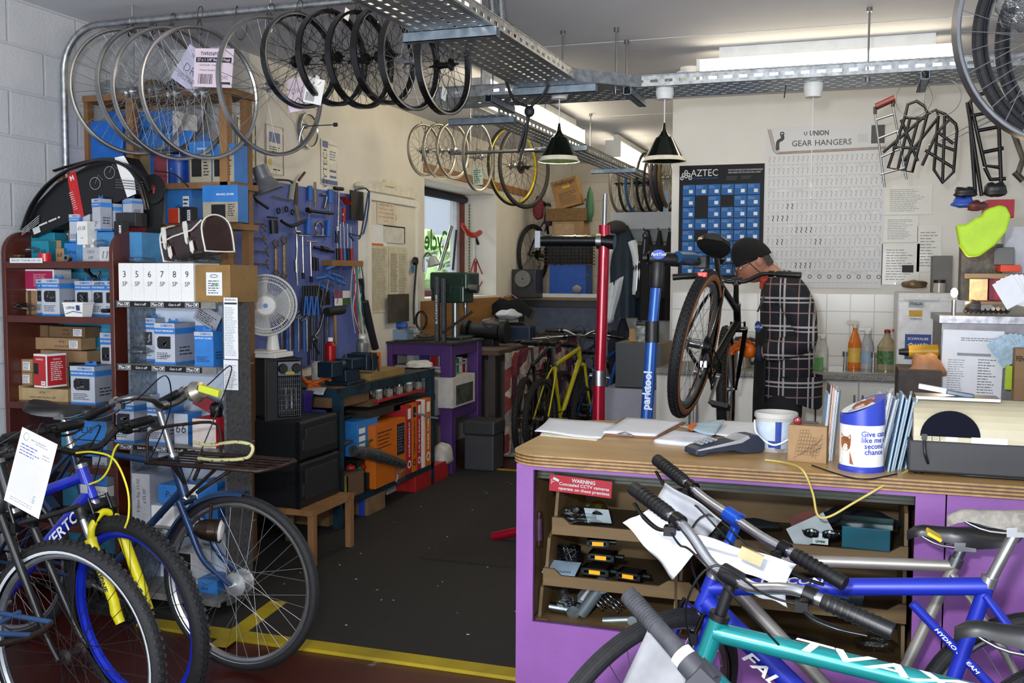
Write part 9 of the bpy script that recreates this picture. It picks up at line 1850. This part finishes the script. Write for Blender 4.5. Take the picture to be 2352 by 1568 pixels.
hp=F_(1803,905); hip=[V((hp.x,-.09,.88)),V((hp.x,.09,.88))]
head=F_(1729,601); 
P=[V((hp.x,0,.92)),F_(1808,800),F_(1812,715),F_(1796,655),F_(1768,628),F_(1748,610)]+[F_(1816,672,-.15),F_(1862,785,-.2),F_(1738,812,-.15),F_(1795,665,.15),F_(1800,770,.22),F_(1730,800,.08)]+[V((hp.x,-.1,.85)),V((hp.x-.03,-.11,.48)),V((hp.x+.03,-.11,.06)),V((hp.x,.1,.85)),V((hp.x-.03,.11,.48)),V((hp.x+.05,.11,.06))]
E=[(0,1),(1,2),(2,3),(3,4),(4,5),(3,6),(6,7),(7,8),(3,9),(9,10),(10,11),(0,12),(12,13),(13,14),(0,15),(15,16),(16,17)]
R=[.12,.12,.14,.09,.055,.06,.06,.045,.035,.06,.045,.035,.09,.06,.045,.09,.06,.045]
skin('body',P,E,[.06,.09,.11,.055]+R[4:12]+[.05]+R[13:15]+[.05]+R[16:],SKN,t)
sh_=[P[0]+V((.0,0,-.1)),P[1],P[2]+V((.005,0,0)),P[3]+V((.012,0,-.015)),P[6],P[7],F_(1750,812,-.155),P[9],P[10],F_(1745,800,.1),P[3].lerp(P[4],.85)]
skin('plaid_shirt',sh_,[(0,1),(1,2),(2,3),(3,4),(4,5),(5,6),(3,7),(7,8),(8,9),(3,10)],[(.15,.155),(.155,.165),(.155,.175),(.10,.12),.085,.072,.062,.085,.07,.062,.078],PL,t)
MB().grid(lambda u,v:(P[0].x+.02+.165*cos(pi*1.15*u-.5),(.17)*sin(pi*1.15*u-.5)*-1,.62+.32*v-(.03*sin(9*u))*(1-v)) if 0 else (P[0].x+.03+.17*cos(2*pi*u),.165*sin(2*pi*u),.80+.16*v+.02*sin(6*pi*u)*(1-v)),32,6).build('shirt_tail',PL,t)
for s_ in (-1,1):
    q=[V((hp.x,s_*.09,.90)),V((hp.x-.02,s_*.1,.5)),V((hp.x+.02,s_*.11,.1))]; skin('trouser_leg',q,[(0,1),(1,2)],[.115,.095,.08],mat('1f2024',.9),t)
    MB(T(hp.x-.03,s_*.11,0)).ell((0,0,.05),(.14,.05,.05)).build('shoe',BLK,t)
# apron: bib over the chest and skirt round the legs
def ap(u,v):
    a=pi*(.42+1.16*u) if v<.5 else pi*(.7+.6*u); z=.42+v*.80; k=.172; lean=0 if v<.5 else (v-.5)*(P[2].x-P[0].x)*1.6
    return (P[0].x+lean+k*cos(a)*1.02,k*sin(a)*1.0,z)
MB().grid(ap,30,24).build('apron',mat('0f1012',.85,0,.12,20),t).modifiers.new('s','SOLIDIFY').thickness=.004
q=MB(T(*(F_(1765,748)+V((-.045,-.135,0))))@RZ(-50)@RX(90)); q.lathe([(0,0),(.032,.0)],1,20).text('ParkTool',.022,T(0,0,.001),0,.02,.2); q.build('apron_badge',[WHT,mat('1d3f8a')],t)
for pp in ([F_(1740,716,-.155),F_(1768,650,-.12)],[F_(1880,850-20,-.1)*.0+P[0]+V((.16,-.06,.02)),P[0]+V((.0,-.18,.04))]): MB().tube(pp,.012,n=6,flat=.3).build('apron_strap',BLK,t)
skin('shirt_cuff',[F_(1756,812,-.155),F_(1734,812,-.15)],[(0,1)],[.062,.055],NVY,t)
# head
fw=V((-.80,-.30,-.52)).normalized(); up_=V((-.45,-.12,.88)); lf=up_.cross(fw).normalized(); up_=fw.cross(lf); MH=Matrix((fw,lf,up_)).transposed().to_4x4(); MH.translation=head
def hd(u,v):
    a=2*pi*u; b=pi*v; x,y,z=sin(b)*cos(a),sin(b)*sin(a),-cos(b)
    X=.098*x; Yy=.076*y*(1-.18*max(0,-z)); Z=.118*z
    if x>0: 
        g_=math.exp(-((y/.16)**2)-((z+.12)/.22)**2); X+=.026*g_                       # nose
        X+=.010*math.exp(-((y/.3)**2)-((z+.78)/.2)**2)-.010*math.exp(-((abs(y)-.38)/.16)**2-((z-.08)/.12)**2)+.006*math.exp(-((y/.3)**2)-((z+.48)/.07)**2)
    return (X,Yy,Z)
MB(MH).grid(hd,44,32).build('head',SKN,t)
B=MB(MH); 
for s_ in (-1,1): B.ell((.083,s_*.03,.004),(.010,.012,.008),0,10,8)
B.build('eyes',mat('d8d0c8',.3),t); MB(MH).tube(spline([(.094,-.026,-.058),(.103,0,-.056),(.094,.026,-.058)],4),.0045,n=6).build('mouth',mat('8a4a42',.5),t)
for s_ in (-1,1): MB(MH).ell((-.01,s_*.076,-.005),(.022,.010,.033),0,14,10,RZ(s_*-18)).build('ear',SKN,t)
def bn(u,v):
    a=2*pi*u; b=pi*.5*(v*1.06); k=1+.03*sin(12*a)*(.3 if v>.6 else 0); return (.107*cos(a)*sin(b)*k-.008,.086*sin(a)*sin(b)*k,.018+.128*cos(b)+(.030 if 0 else .016*cos(a)*sin(b)))
MB(MH).grid(bn,40,16).build('beanie',mat('0c0b0d',.95,0,.15,60,b=.3),t).modifiers.new('s','SOLIDIFY').thickness=-.005
B=MB(MH); 
for s_ in (-1,1): B.tube([(.112+.0*cos(j),s_*.034+.022*cos(j),-.004+.017*sin(j)) for j in [2*pi*i/20 for i in range(20)]],.0016,closed=True,n=5).tube([(.108,s_*.056,0),(.05,s_*.078,.006),(-.01,s_*.083,.012)],.0015,n=5)
B.tube([(.114,-.012,0),(.118,0,.003),(.114,.012,0)],.0016,n=5); B.build('glasses',mat('5a4030',.3,.5),t)
MB(MH).lathe([(0,0),(.002,0)],0,4).grid(lambda u,v:(-.03-.067*cos(pi*(u-.5)*.9),.078*sin(pi*(u-.5)*1.05),-.06+.07*v),14,5).build('hair',mat('4a4038',.9,0,.3,90),t)
B=MB(); B.tube([F_(1782+14*cos(a)-4,640+10*sin(a),-.075*sin(a+.6)) for a in [2*pi*i/14 for i in range(14)]],.021,n=8,closed=True); B.tube(spline([F_(1762,632,-.07),F_(1752,645,-.08),F_(1750,662,-.07)],4),[.022]*5+[.014]*4,n=8); B.build('red_neckerchief',mat('a83a28',.8,0,.3,50),t)
# gloved hands
for w_,hc,d2 in ((F_(1736,812,-.15),F_(1710,803,-.12),-.1),(F_(1730,800,.08),F_(1706,793,.02),.05)):
    d=(hc-w_).normalized(); sd=V((0,1,0)); dn=V((-.3,0,-.95)); p0=w_; p1=hc; pts=[w_,w_.lerp(hc,.55),hc]; ed=[(0,1),(1,2)]; rr=[.036,.042,.040]
    for i in range(4):
        k=hc+sd*(-.03+.02*i)+d*.018; l=(.032,.037,.035,.028)[i]; n0=len(pts); pts+=[k,k+d*l+dn*.008,k+d*l*1.5+dn*.03,k+d*l*1.4+dn*.052]; ed+=[(2,n0),(n0,n0+1),(n0+1,n0+2),(n0+2,n0+3)]; rr+=[.014,.0115,.0105,.0095]
    n0=len(pts); k=w_.lerp(hc,.6)+V((0,-.02 if d2<0 else .0,.03)); pts+=[k,k+d*.035+V((0,-.01,.004)),k+d*.06+V((0,-.008,-.012))]; ed+=[(1,n0),(n0,n0+1),(n0+1,n0+2)]; rr+=[.016,.0125,.011]
    skin('orange_glove',pts,ed,rr,mat('d2600c',.5,0,.1,25),t,1,1)
